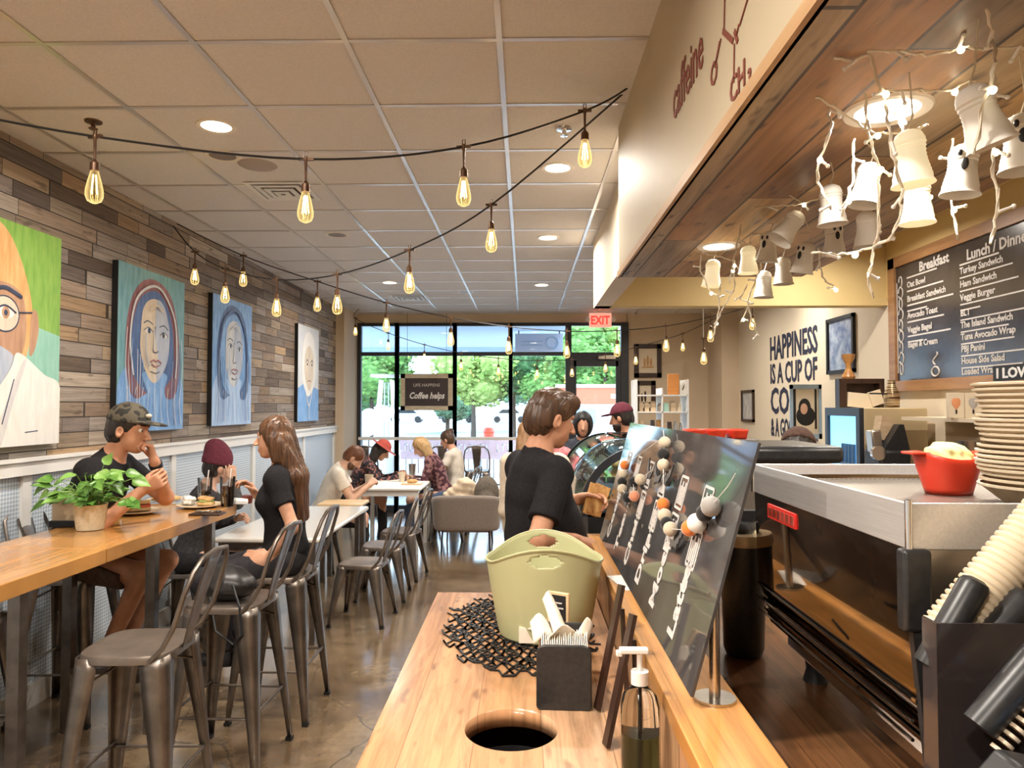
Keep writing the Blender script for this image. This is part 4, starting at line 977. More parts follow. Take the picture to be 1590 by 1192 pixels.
dome('black rounded cup sleeve nearest the corner post of the machine', (.560, 1.01, 1.32), (.630, 1.01, 1.44), .020)
k = thing('paper_cup_stack', 'tilted stack of cream paper cups leaning up to the right', 'cup stack', (.60, 1.04, 1.35)); P0, P1 = Vector((.600, 1.04, 1.355)), Vector((.80, 1.04, 1.585)); D = P1-P0; pr = [(.001, 0), (.022, 0)]; L = D.length
for q in range(30): z = L*q/30; pr += [(.031, z+L/30*.1), (.036, z+L/30*.35), (.036, z+L/30*.65), (.032, z+L/30*.9)]
MB().lathe(pr+[(.02, L), (.001, L)], n=28, ax=D).build('cup_stack', m_cupw, k, ang=80)
dome('black rounded cup sleeve in the middle, below the cream cup stack', (.600, 1.00, 1.315), (.695, 1.00, 1.422), .020)
dome('black rounded cup sleeve at the far right of the organiser', (.618, .995, 1.29), (.728, .995, 1.425), .020)
dome('long black lid tube lying lowest in the organiser', (.560, .90, 1.285), (.72, .90, 1.47), .020)
k = thing('lid_stack', 'slanted row of cream lids along the lowest black tube', 'lids', (.572, .885, 1.262))
d = Vector((.16, 0, .178)); m = MB()
for q in range(22): c = Vector((0, 0, 0))+d*(q/21); m.cyl(c, c+d.normalized()*.0045, .010, n=18)
m.build('lid_edges', m_cupw, k)
t = thing('blue_cloth', 'light blue cloth at the lower right corner of the photo', 'cloth', (.62, .82, 1.29))
D = SDF((-.06, -.05, -.03), (.08, .05, .05), .005); D.ell((0.01, 0, 0), (.05, .03, .022)); D.wrinkle(.004, 90); D.build('cloth_folds', mat('blue_towel', (.22, .38, .70), (.35, .52, .82), sc=(60, 60, 60), rough=.9), t)
# black topped appliance beyond the machine
t = thing('milk_fridge', 'steel counter appliance with a black rounded top beyond the espresso machine', 'appliance', (.90, 2.62, 1.0))
MB().box(.73, 1.05, 2.42, 2.82, 1.0, 1.485).build('body', m_steel, t, w=True, bev=.008)
MB().box(.71, 1.07, 2.40, 2.84, 1.487, 1.545).build('top', m_blackpl, t, w=True, bev=.018)
# ---------------------------------------------------------------- pastry case
m_teal = glass_mat('curved_case_glass', (.70, .86, .86), refl=.25)
pc = thing('pastry_case', 'curved glass pastry case with a dark arched end, beyond the standing man', 'display case', (.62, 4.65, 0))
MB().box(.33, .98, 3.75, 5.6, 0, 1.12).build('cabinet', m_black, pc, w=True, smooth=False)
def arc(t_, off=0): a_ = R(180-88*t_); return (.64+(.345+off)*math.cos(a_), 1.13+(.335+off)*math.sin(a_))
MB().grid(lambda u, v: (arc(v)[0], 3.78+u*1.8, arc(v)[1]), 3, 24).build('curved_glass', m_teal, pc, w=True, solid=.006)
for y, nm_ in ((3.75, 'near_end_frame'), (5.58, 'far_end_frame')):
    m = MB(); n = 20
    for q in range(n):
        a0, a1 = arc(q/n, .006), arc((q+1)/n, .006); b0_, b1_ = arc(q/n, -.035), arc((q+1)/n, -.035)
        m.poly([(a0[0], y, a0[1]), (a1[0], y, a1[1]), (b1_[0], y, b1_[1]), (b0_[0], y, b0_[1])], (0, .025, 0))
    m.box(.64, .98, y, y+.025, 1.43, 1.475); m.box(.30, .98, y, y+.025, 1.10, 1.13); m.box(.955, .98, y, y+.025, 1.12, 1.47)
    m.build(nm_, m_darkframe, pc, w=True, smooth=False)
MB().box(.64, .98, 3.78, 5.58, 1.462, 1.472).build('top_glass', m_teal, pc, w=True, smooth=False)
MB().box(.42, .94, 3.80, 5.56, 1.27, 1.278).build('shelf', m_glass, pc, w=True, smooth=False)
m_past = mat('baked_crust', (.48, .24, .08), (.66, .40, .16), sc=(40, 40, 40), rough=.6)
b1 = thing('pastry', 'golden baked pastry inside the curved glass case', 'pastry', (.5, 3.95, 1.12), 0, 'pastries in the glass case')
MB().ell((0, 0, .028), (.055, .035, .028)).build('crust', m_past, b1)
for k in range(1, 16): dup(b1, (.46+.14*(k % 3), 3.95+.2*(k//3)+.02*(k % 2), (1.12 if k < 9 else 1.279)), .3*k)
# price sign + clear holder at the far end of the panel, register, red baskets
m_paperb = mat('printed_paper', (.62, .70, .82), (.75, .80, .9), sc=(6, 90, 90), rough=.6)
p = hy(1000, 700, 3.2); t = thing('paper_notice', 'pale blue printed notice in a clear stand behind the far end of the chalk panel', 'sign', (p.x, 3.2, 1.085))
MB().box(-.06, .06, -.004, .0, .30, .44).build('sheet', m_paperb, t, smooth=False)
MB().box(-.065, .065, .001, .004, -.002, .45).box(-.065, .065, -.03, .03, -.002, .004).build('clear_stand', m_glass, t, smooth=False)
m = MB()
for k in range(5): m.box(-.045, .03+.01*(k % 2), -.0055, -.004, .415-.022*k, .421-.022*k)
m.build('printed_lines', m_black, t, smooth=False)
t = thing('black_rack', 'black shelf rack behind the pastry case carrying red baskets', 'rack', (1.15, 4.4, 0))
MB().box(.99, 1.36, 4.15, 4.75, 1.44, 1.485).build('top_shelf', m_blackpl, t, w=True, bev=.004)
MB().box(1.0, 1.35, 4.17, 4.73, 0, .95).build('lower_cabinet', m_black, t, w=True, smooth=False)
m = MB()
for x in (1.01, 1.34):
    for y in (4.17, 4.73): m.box(x-.01, x+.01, y-.01, y+.01, .95, 1.44)
m.build('post', m_black, t, w=True, smooth=False)
r0 = None
for k, (x, y, l) in enumerate(((1.02, 4.32, 'red serving basket on the black rack, leftmost of the three'), (1.145, 4.32, 'red serving basket on the black rack, middle of the three'), (1.275, 4.32, 'red serving basket on the black rack, nearest the beige pillar'))):
    if r0 is None:
        r0 = thing('red_basket', l, 'basket', (x, y, 1.485), 0, 'red baskets'); MB().grid(lambda u, v: ((.045+.012*v)*math.copysign(abs(math.cos(2*math.pi*u))**.5, math.cos(2*math.pi*u)), (.075+.014*v)*math.copysign(abs(math.sin(2*math.pi*u))**.5, math.sin(2*math.pi*u)), .055*v), 36, 6, True).build('basket_wall', m_red, r0, solid=.003)
        MB().box(-.043, .043, -.07, .07, .0, .004).build('basket_floor', m_red, r0, smooth=False)
    else: dup(r0, (x, y, 1.485), 0, l)
# acrylic shelf unit with goods
p0 = hy(985, 640, 6.9); p1 = hy(1063, 640, 6.9)
t = thing('product_shelf', 'white open shelf unit crowded with small goods near the framed pictures', 'shelf unit', ((p0.x+p1.x)/2, 6.9, 0)); m = MB()
for x in (p0.x, p1.x): m.box(x-.008, x+.008, 6.75, 7.05, 0, 1.93)
m.box((p0.x+p1.x)/2-.006, (p0.x+p1.x)/2+.006, 6.75, 7.05, 1.2, 1.85)
m.build('side_panel', m_white, t, w=True, smooth=False); m = MB()
for z in (.3, .7, 1.0, 1.25, 1.42, 1.62, 1.78): m.box(p0.x, p1.x, 6.75, 7.05, z-.006, z+.006)
m.build('shelf_board', m_white, t, w=True, smooth=False)
m_tag = [m_kraft, m_steel, m_dk, mat('mint_bag', (.45, .72, .60), rough=.5), m_past, m_cupw, mat('grey_tin', (.3, .3, .3), rough=.4)]
rnd = random.Random(11); x = p0.x+.03; kk = 0
for z in (1.256, 1.426, 1.626):
    x = p0.x+.035
    while x < p1.x-.04:
        w_ = rnd.uniform(.03, .05); h_ = rnd.uniform(.08, .13); c = rnd.randrange(7)
        q = thing('coffee_bag' if c in (0, 2, 3, 4) else 'glass_jar', 'small packaged good standing on the white product shelf', 'package', (x+w_/2, 6.82, z), 0, 'goods on the product shelf')
        if c in (0, 2, 3, 4): MB().poly([(-w_/2, -.02, 0), (w_/2, -.02, 0), (w_/2*.9, -.01, h_*.85), (w_/2*.85, 0, h_), (-w_/2*.85, 0, h_), (-w_/2*.9, -.01, h_*.85)], (0, .03, 0)).build('pouch', m_tag[c], q, smooth=False)
        else: MB().lathe([(.001, 0), (w_/2, 0), (w_/2, h_*.7), (w_/3, h_*.8), (w_/3, h_), (.001, h_)], n=14).build('jar_body', m_tag[c], q)
        x += w_+.015
p = hy(1046, 600, 6.85); t = thing('wooden_board', 'upright orange-brown wooden board on top of the white product shelf', 'board', (p.x, 6.87, 1.787)); MB().box(-.055, .055, -.01, .01, 0, .20).build('board_face', mat('orange_board', (.48, .18, .04), (.56, .24, .07), sc=(4, 4, 40), rough=.4), t, bev=.004)
p = hy(1059, 600, 6.85); t = thing('greeting_card', 'cream card with dark marks beside the orange-brown board', 'card', (p.x+.02, 6.87, 1.787)); MB().box(-.035, .035, -.004, .004, 0, .14).build('card_face', m_white, t, smooth=False); MB().bx((0, -.005, .08), (.008, .002, .08), Euler((0, .4, 0)).to_matrix()).build('card_mark', m_dk, t, smooth=False)
# ---------------------------------------------------------------- upright fridge, back counter, shelf
m_blueglow = mat('lit_fridge_inside', (.35, .62, .85), rough=.6, emis=1.1, ecol=(.22, .55, .95))
f = thing('upright_fridge', 'upright drinks fridge with blue lit glass door and beige side', 'fridge', (2.78, 5.80, 0))
MB().box(2.58, 3.06, 5.47, 6.09, .02, 1.665).build('cabinet', mat('beige_enamel', (.62, .50, .30), rough=.45), f, w=True, bev=.006)
dr = MB().box(2.545, 2.58, 5.47, 5.53, .1, 1.665).box(2.545, 2.58, 6.04, 6.09, .1, 1.665).box(2.545, 2.58, 5.53, 6.04, 1.60, 1.665).box(2.545, 2.58, 5.53, 6.04, .1, .2).build('door', m_darkframe, f, w=True, smooth=False)
MB().box(2.568, 2.576, 5.53, 6.04, .2, 1.60).build('glass', m_blueglow, dr, w=True, smooth=False)
m = MB()
for z in (.6, .95, 1.22): m.box(2.56, 2.568, 5.53, 6.04, z-.008, z+.008)
for y in (5.60, 5.66, 5.72, 5.78): m.cyl((2.562, y, 1.23), (2.562, y, 1.38), .018, n=10)
m.build('shelf_with_bottles', mat('bottle_blue', (.08, .18, .32), rough=.3), dr, w=True, smooth=False)
t = thing('back_counter', 'back bar counter along the menu wall', 'counter', (2.8, 3.6, 0))
MB().box(2.40, 3.11, 1.2, 5.44, .91, .95).build('countertop', m_darkwood, t, w=True, smooth=False); MB().box(2.45, 3.11, 1.22, 5.42, 0, .91).build('cabinet_body', m_cream, t, w=True, smooth=False)
def q_(px, py, Y): v = hy(px, py, Y); return v
t = thing('coffee_grinder', 'black coffee grinder with a silver hopper in front of the beige fridge side', 'grinder', (2.60, 5.15, .95))
MB().box(-.12, .10, -.12, .12, 0, .42).build('body', m_blackpl, t, bev=.02)
MB().bx((-.11, -.02, .48), (.07, .10, .16), Euler((0, -.1, 0)).to_matrix()).build('hopper', m_steel, t, bev=.01)
MB().poly([(-.08, -.10, .42), (.10, -.10, .42), (.06, -.10, .60), (.03, -.10, .60)], (0, .2, 0)).build('bean_cover', m_blackpl, t, smooth=False)
MB().poly([(-.08, -.02, .50), (.02, -.02, .46), (.05, -.02, .62), (-.05, -.02, .66)], (0, .1, 0)).build('paper_bag', m_kraft, t, smooth=False)
MB().cyl((-.13, -.13, .40), (-.13, -.10, .40), .05, n=20).build('dial', m_chrome, t)
t = thing('shelf_unit', 'wall shelf beside the fridge under the chalk menu', 'shelf', (2.98, 4.8, 1.58))
MB().box(2.80, 3.115, 3.2, 5.35, 1.575, 1.60).build('shelf_board', m_cream, t, w=True, smooth=False)
for k, (x, c) in enumerate(((2.72, (.75, .32, .15)), (2.83, (.45, .42, .40)), (2.95, (.5, .3, .2)))):
    t = thing('drink_card', ('cream card with an orange drink picture on the shelf', 'cream card with a grey drink picture on the shelf', 'cream card half hidden by the kraft bowls on the shelf')[k], 'card', (x+.10, 4.72, 1.60), 0, 'drink cards')
    MB().box(-.052, .052, -.012, .012, 0, .165).build('card', m_cream, t, bev=.002)
    MB().lathe([(.001, .055), (.006, .06), (.026, .085), (.03, .11), (.02, .13), (.001, .13)], (0, -.013, 0), n=18, sy=.15).build('drink_picture', mat('drink_pic_%d' % k, c, rough=.8), t)
    MB().box(-.005, .005, -.016, -.011, .03, .055).build('picture_stem', m_black, t, smooth=False)
t = thing('brewing_scale', 'dark brewing gear with a cream pot on the back counter', 'brewer', (2.86, 4.6, .95))
MB().box(-.14, .14, -.1, .1, 0, .30).build('brewer_body', m_blackpl, t, bev=.01)
MB().lathe([(.001, 0), (.05, 0), (.07, .05), (.06, .1), (.035, .12)], (.06, -.04, .42), n=24).build('pot', m_cupw, t); MB().lathe([(.001, 0), (.045, 0), (.06, .11), (.001, .11)], (-.06, -.04, .40), n=20).build('jug', m_steel, t)
MB().box(-.11, .11, -.08, .08, .30, .42).build('hot_plate', m_black, t, bev=.01)
p = hy(1390, 632, 5.55); t = thing('bronze_jug', 'striped bronze pitcher with a thin black spoon on top of the fridge', 'jug', (p.x, 5.6, 1.665))
MB().lathe([(.001, 0), (.055, 0), (.058, .09), (.05, .13), (.03, .17), (.026, .21), (.03, .215), (.001, .216)], n=28).build('pitcher', mat('striped_bronze', (.10, .05, .02), (.55, .42, .25), sc=(3, 3, 90), rough=.3, metal=.6, lo=.48, hi=.52), t)
MB().cyl((-.05, -.02, .11), (-.18, -.02, .112), .006, n=8).build('spoon', m_black, t)
# dark crate with papers, wooden bottle-like carving, on the fridge
t = thing('dark_crate', 'dark wooden open box holding cream papers on top of the fridge', 'box', (2.78, 5.95, 1.665))
MB().box(-.18, .19, -.02, .06, .20, .24).box(-.18, -.12, -.02, .06, 0, .2).box(.15, .19, -.02, .06, 0, .2).box(-.18, .19, .05, .06, 0, .24).build('box_frame', m_dk, t, smooth=False)
MB().bx((.0, 0, .06), (.22, .03, .12), Euler((0, .1, 0)).to_matrix()).bx((.12, -.01, .08), (.1, .03, .12), Euler((0, -.3, 0)).to_matrix()).build('papers', m_cream, t, smooth=False)
t = thing('wooden_carving', 'brown wooden hourglass-shaped ornament beside the lettered wall', 'ornament', (2.73, 6.05, 1.905)); MB().lathe([(.001, 0), (.05, 0), (.055, .02), (.025, .08), (.022, .12), (.05, .18), (.055, .21), (.001, .21)], n=20).build('carved_body', mat('amber_wood', (.34, .15, .04), (.5, .25, .08), sc=(8, 8, 30), rough=.35), t)
# blue framed glass panel, kind unknown; the woman in it is drawn flat
pA = hy(1226, 640, 7.2); pB = hy(1275, 640, 7.2)
t = thing('blue_framed_panel', 'pale blue framed glass panel with a dark-haired woman drawn in in front of the lettered wall', 'picture', ((pA.x+pB.x)/2, 7.2, 1.35)); w_ = (pB.x-pA.x)/2
m_pblue = mat('pale_blue_frame', (.35, .48, .62), rough=.4)
MB().box(-w_, w_, -.02, .0, .50, .545).box(-w_, w_, -.02, 0, 0, .05).box(-w_, -w_+.03, -.02, 0, 0, .54).box(w_-.03, w_, -.02, 0, 0, .54).build('frame', m_pblue, t, smooth=False)
MB().box(-w_+.02, w_-.02, -.008, 0, .03, .52).build('backing', m_cream, t, smooth=False)
MB().box(-w_+.03, -w_+.06, -.011, -.008, .08, .5).box(.09, .11, -.011, -.008, .1, .5).ell((.0, -.009, .23), (.095, .004, .10)).ell((-.01, -.0095, .31), (.062, .004, .095)).build('dark_shapes', m_black, t, smooth=False)
MB().ell((-.018, -.013, .30), (.036, .004, .055)).build('face_shape', m_sk2, t)
MB().box(-w_+.1, -w_+.12, .0, .02, -1.35, 0).box(w_-.12, w_-.1, .0, .02, -1.35, 0).build('stand_leg', m_pblue, t, smooth=False)
# ---------------------------------------------------------------- wall lettering
m_navy = mat('navy_paint', (.018, .022, .05), rough=.7)
tw = thing('wall_lettering', 'dark block letters HAPPINESS IS A CUP OF COFFEE painted on the right wall', 'lettering', (XR, 8.3, 1.9))
def wtext(s, y0, y1, z0, z1):
    M_ = frame((XR-.004, y0, z0), (0, -1, 0), (0, 0, 1)); o = text(s, 1.0, Matrix.Identity(4), m_navy, ext=.002, bold=.02)
    vs = [v.co for v in o.data.vertices]; a0 = min(v.x for v in vs); a1 = max(v.x for v in vs); b0_ = min(v.y for v in vs); b1_ = max(v.y for v in vs)
    o.data.transform(Matrix.Translation(-Vector(tw.location)) @ M_ @ Matrix.Diagonal(((y0-y1)/(a1-a0), (z1-z0)/(b1_-b0_), 1, 1)) @ Matrix.Translation((-a0, -b0_, 0))); o.parent = tw; return o
for s, y0, y1, z0, z1 in (('HAPPINESS', 9.08, 7.62, 2.25, 2.55), ('IS A CUP OF', 9.08, 7.64, 1.955, 2.21), ('COFFEE', 9.08, 7.64, 1.58, 1.91), ('& A GOOD BOOK', 9.08, 7.64, 1.30, 1.53)): wtext(s, y0, y1, z0, z1)
def wall_frame(name, label, y0, y1, z0, z1, fm, im, x=XR, extra=None):
    t = thing(name, label, 'picture', (x, (y0+y1)/2, (z0+z1)/2)); b_ = .035
    MB().box(x-.03, x, y0, y1, z0, z0+b_).box(x-.03, x, y0, y1, z1-b_, z1).box(x-.03, x, y0, y0+b_, z0, z1).box(x-.03, x, y1-b_, y1, z0, z1).build('frame', fm, t, w=True, smooth=False)
    MB().box(x-.012, x, y0+b_, y1-b_, z0+b_, z1-b_).build('print', im, t, w=True, smooth=False); return t
m_print = mat('blueish_print', (.16, .22, .38), (.45, .52, .62), sc=(9, 9, 9), rough=.25)
wall_frame('framed_picture', 'dark framed bluish picture on the right wall beside the HAPPINESS lettering', 6.75, 7.35, 2.0, 2.56, m_black, m_print)
t = wall_frame('framed_picture', 'small brown framed photograph on the right wall beside the far pillar', 9.72, 10.25, 1.46, 1.90, m_dk, mat('grey_print', (.4, .42, .45), (.62, .62, .6), sc=(12, 12, 12), rough=.3))
# framed pictures on the front wall
def front_frame(label, px0, py0, px1, py1, nfig):
    a_ = hy(px0, py1, YF-.02); b_ = hy(px1, py0, YF-.02); t = thing('framed_picture', label, 'picture', ((a_.x+b_.x)/2, YF, (a_.z+b_.z)/2)); w2 = (b_.x-a_.x)/2; h2 = (b_.z-a_.z)/2; f_ = .07
    MB().box(-w2, w2, -.03, 0, h2-f_, h2).box(-w2, w2, -.03, 0, -h2, -h2+f_).box(-w2, -w2+f_, -.03, 0, -h2, h2).box(w2-f_, w2, -.03, 0, -h2, h2).build('frame', m_dk, t, smooth=False)
    MB().box(-w2+f_, w2-f_, -.012, 0, -h2+f_, h2-f_).build('mat_board', m_cream, t, smooth=False)
    m = MB()
    for k in range(nfig): m.ell((-.05+.05*k, -.014, -.02+.02*(k % 2)), (.018, .003, .07+.02*(k % 2)))
    m.bx((0, -.014, -.10), (.18, .003, .02)); m.build('drawing', m_past if nfig == 3 else m_dk, t)
front_frame('large brown framed figure print on the wall right of the door', 985, 534, 1027, 586, 3)
front_frame('lower brown framed print partly hidden behind the product shelf', 986, 591, 1018, 640, 2)
# ---------------------------------------------------------------- chalk menu board
m_board = mat('chalkboard', (.030, .024, .022), (.06, .05, .048), sc=(2, 2, 2), rough=.22, spec=.6)
m_bframe = mat('board_frame_wood', (.30, .15, .065), (.40, .22, .10), sc=(20, 3, 20), rough=.4)
mb = thing('menu_board', 'large wood framed chalk menu board high on the right wall', 'menu board', (XR, 4.9, 2.35)); y0, y1, z0, z1 = 3.7, 6.07, 1.80, 2.915
MB().box(XR-.04, XR-.006, y0, y1, z1-.085, z1).box(XR-.04, XR-.006, y0, y1, z0, z0+.085).box(XR-.04, XR-.006, y1-.10, y1, z0, z1).box(XR-.04, XR-.006, y0, y0+.08, z0, z1).build('frame', m_bframe, mb, w=True, smooth=False)
MB().box(XR-.02, XR-.004, y0+.05, y1-.05, z0+.05, z1-.05).build('slate', m_board, mb, w=True, smooth=False)
def bt(s, y, z, sz, b_=.0015): return text(s, sz, frame((XR-.022, y, z), (0, -1, 0), (0, 0, 1)), m_chalk, parent=mb, ext=.0008, bold=b_)
m = MB()
def ln(y, z, L, h=.012): m.box(XR-.023, XR-.021, y-L, y, z-h/2, z+h/2)
bt('Breakfast', 5.62, 2.735, .105, .003); ln(5.80, 2.715, .42)
for k, (s, z, ls_) in enumerate((('Oat Bowl', 2.635, (.5,)), ('Breakfast Sandwich', 2.52, (.62, .28)), ('Avocado Toast', 2.385, (.5,)), ('Veggie Bagel', 2.27, (.58, .22)), ('Bagel & Cream', 2.15, ()))):
    bt(s, 5.80, z, .068)
    for q, L in enumerate(ls_): ln(5.80, z-.03-.045*q, L)
bt('Lunch / Dinner', 5.02, 2.70, .105, .003); ln(5.10, 2.68, .42)
for k, (s, z, ls_) in enumerate((('Turkey Sandwich', 2.615, (.55,)), ('Ham Sandwich', 2.52, (.6,)), ('Veggie Burger', 2.425, (.65, .22)), ('BLT', 2.315, (.7,)), ('The Island Sandwich', 2.23, (.5,)), ('Tuna Avocado Wrap', 2.145, (.55,)), ('PBJ Panini', 2.06, (.66,)), ('House Side Salad', 1.975, (.62,)), ('Loaded Wrap', 1.90, ()))):
    bt(s, 5.10, z, .066)
    for q, L in enumerate(ls_): ln(5.10, z-.028-.04*q, L, .010)
m.build('chalk_lines', m_chalk, mb, w=True, smooth=False)
m = MB()
for k in range(9):
    z = 2.70-.09*k; c = [(XR-.022, 5.90+.035*math.cos(a_*.52)*(1 if k % 2 else .7), z+.045*math.sin(a_*.52)) for a_ in range(11+k % 3)]
    m.tube(c, .005, 5)
m.tube([(XR-.022, 5.955, 2.70), (XR-.022, 5.955, 1.95)], .004, 5)
m.tube([(XR-.022, 5.42+.05*math.cos(a_*.4), 1.94+.035*math.sin(a_*.4)) for a_ in range(17)], .007, 5)
m.tube([(XR-.022, 5.42+.03*math.sin(a_*.9), 1.99+.016*a_) for a_ in range(7)], .006, 5)
m.build('chalk_script', m_chalk, mb, w=True)
t = thing('love_coffee_sign', 'black sign reading I LOVE COFFEE in front of the chalk menu board', 'sign', (2.95, 4.1, 1.84))
MB().box(2.94, 2.96, 3.5, 4.52, 1.835, 1.93).build('sign_board', m_black, t, w=True, smooth=False)
text('I LOVE COFFEE', .085, frame((2.939, 4.49, 1.853), (0, -1, 0), (0, 0, 1)), m_white, parent=t, ext=.001, sx=1.25, bold=.003)
t = thing('blue_menu_sign', 'navy sign with a white border below the I LOVE COFFEE sign', 'sign', (2.93, 4.1, 1.6))
MB().box(2.92, 2.94, 3.5, 4.55, 1.60, 1.825).build('sign_board', mat('navy_board', (.05, .09, .16), rough=.4), t, w=True, smooth=False)
MB().box(2.916, 2.92, 3.5, 4.55, 1.81, 1.825).box(2.916, 2.92, 4.535, 4.55, 1.60, 1.825).box(2.916, 2.92, 4.35, 4.39, 1.67, 1.76).box(2.916, 2.92, 4.0, 4.15, 1.755, 1.765).build('white_border', m_white, t, w=True, smooth=False)
# ---------------------------------------------------------------- writing on the soffit face
m_rust = mat('rust_letters', (.20, .05, .03), rough=.6)
t = thing('soffit_lettering', 'rust red word caffeine with a molecule drawing on the soffit face', 'lettering', (SX0, 2.1, 2.7))
sx_ = SX0-.014
def face(px, py): return hx(px, py, sx_)
a_ = face(1045, 175); b_ = face(1103, 60)
text('caffeine', .19, frame((sx_, a_.y, a_.z-.03), (0, -1, 0), (0, 0, 1)), m_rust, parent=t, ext=.001, sx=(a_.y-b_.y)/.70*1.02, bold=.001)
m = MB()
def seg(a, b, w_=.007):
    A, B = face(*a), face(*b); m.bar(A, B, w_, .002, up=(1, 0, 0))
for a, b, w_ in (((1125, 0), (1124, 47), .005), ((1160, 0), (1148, 40), .005), ((1122, 48), (1138, 64), .014), ((1140, 48), (1145, 65), .012), ((1119, 60), (1110, 105), .006), ((1117, 64), (1111, 98), .006), ((1140, 68), (1139, 128), .005), ((1147, 38), (1143, 56), .006), ((1160, 0), (1175, -40), .006), ((1125, 0), (1150, -50), .006)): seg(a, b, w_)
m.build('molecule_lines', m_rust, t, w=True, smooth=False)
for s, p_, sz in (('O', (1103, 140), .085), ('CH', (1133, 165), .085), ('3', None, .055)):
    q = face(*p_) if p_ else Vector((sx_, q.y-.135, q.z-.018)); text(s, sz, frame((sx_, q.y, q.z), (0, -1, 0), (0, 0, 1)), m_rust, parent=t, ext=.001, bold=.001)
# ---------------------------------------------------------------- EXIT sign, hanging coffee sign
p = hy(932, 497, 10.9); t = thing('exit_sign', 'lit EXIT sign with red letters hanging above the door', 'exit sign', (p.x, 10.9, p.z))
MB().box(-.17, .17, -.02, .02, -.11, .11).build('housing', mat('exit_white', (.85, .60, .52), rough=.4, emis=.5, ecol=(1, .4, .3)), t, bev=.006)
MB().box(-.08, .08, -.01, .01, .11, CE-p.z).build('mount', m_white, t, smooth=False)
m_exr = mat('exit_red', (.8, .01, .01), emis=1.6, ecol=(1, .03, .02)); text('EXIT', .18, frame((-.148, -.0215, -.062), (1, 0, 0), (0, 0, 1)), m_exr, parent=t, w=False, bold=.006, sx=.78)
for sx in (-1, 1): MB().cyl((sx*.20, -.01, .03), (sx*.20, -.06, .0), .035, n=16).bar((sx*.17, 0, .02), (sx*.2, 0, .03), .02, .02).build('emergency_lamp', m_white, t)
a_ = hy(622, 637, 11.05); b_ = hy(703, 580, 11.05); t = thing('hanging_sign', 'wood framed black sign reading Life happens Coffee helps hanging in the window', 'sign', ((a_.x+b_.x)/2, 11.05, (a_.z+b_.z)/2)); w2 = (b_.x-a_.x)/2; h2 = (b_.z-a_.z)/2; f_ = .07
m_drift = mat('driftwood', (.50, .42, .30), (.62, .54, .4), sc=(8, 8, 30), rough=.8)
MB().box(-w2, w2, -.02, .01, h2-f_, h2).box(-w2, w2, -.02, .01, -h2, -h2+f_).box(-w2, -w2+f_, -.02, .01, -h2, h2).box(w2-f_, w2, -.02, .01, -h2, h2).build('frame', m_drift, t, smooth=False)
MB().box(-w2+f_, w2-f_, -.01, 0, -h2+f_, h2-f_).build('panel', mat('sign_black', (.045, .03, .03), rough=.5), t, smooth=False)
text('LIFE HAPPENS', .068, frame((0, -.011, .085), (1, 0, 0), (0, 0, 1)), m_chalk, parent=t, w=False, align='CENTER')
text('Coffee helps', .135, frame((0, -.011, -.10), (1, 0, 0), (0, 0, 1)), m_white, parent=t, w=False, align='CENTER', shear=.25, bold=.004, sx=.8)
MB().tube([(-w2+.1, 0, h2), (-w2+.1, 0, CE-t.location.z)], .003, 5).tube([(w2-.1, 0, h2), (w2-.1, 0, CE-t.location.z)], .003, 5).build('hanging_wire', m_black, t)
# ---------------------------------------------------------------- string lights
def bulb_glass():
    m = bpy.data.materials.new('amber_bulb_glass'); m.use_nodes = True; nt = m.node_tree; nt.nodes.clear(); N = NT(nt)
    tr = N.n('ShaderNodeBsdfTransparent', i_0=(1, .90, .66, 1)); gl = N.n('ShaderNodeBsdfGlossy', i_0=(1, 1, 1, 1), i_1=.02); em = N.n('ShaderNodeEmission', i_0=(1, .74, .30, 1), i_1=1.1)
    lw = N.n('ShaderNodeLayerWeight', i_0=.35)
    a = N.n('ShaderNodeMixShader', i_0=lw.outputs[1], i_1=tr.outputs[0], i_2=em.outputs[0]); b = N.n('ShaderNodeMixShader', i_0=.06, i_1=a.outputs[0], i_2=gl.outputs[0])
    N.n('ShaderNodeOutputMaterial', i_0=b.outputs[0]); return m
m_bulb = bulb_glass(); m_fil = mat('filament', (1, .8, .45), emis=22, ecol=(1, .72, .30)); m_bronze = mat('bulb_socket', (.10, .05, .03), (.16, .09, .05), sc=(30, 30, 30), rough=.35, metal=.5)
BM = {}
def bulb_meshes():
    a = MB().lathe([(.001, .012), (.008, .010), (.010, -.004), (.006, -.012), (.0045, -.085), (.012, -.095), (.0165, -.100), (.017, -.130), (.001, -.130)], n=16)
    a.tube([(-.006, 0, .008), (-.006, 0, .030), (.006, 0, .030), (.006, 0, .008)], .0022, 5); a.bar((-.030, 0, .0), (.030, 0, 0), .011, .011)
    o = a.build('socket', m_bronze); BM['socket'] = o.data; bpy.data.objects.remove(o)
    o = MB().lathe([(.013, -.128), (.016, -.140), (.024, -.170), (.031, -.205), (.031, -.225), (.024, -.243), (.010, -.251), (.001, -.252)], n=20).build('glass', m_bulb); BM['glass'] = o.data; bpy.data.objects.remove(o)
    a = MB()
    for k in range(4): c, s_ = math.cos(k*1.57), math.sin(k*1.57); a.tube([(.006*c, .006*s_, -.145), (.013*c, .013*s_, -.215)], .0016, 5)
    o = a.build('filament', m_fil); BM['filament'] = o.data; bpy.data.objects.remove(o)
bulb_meshes()
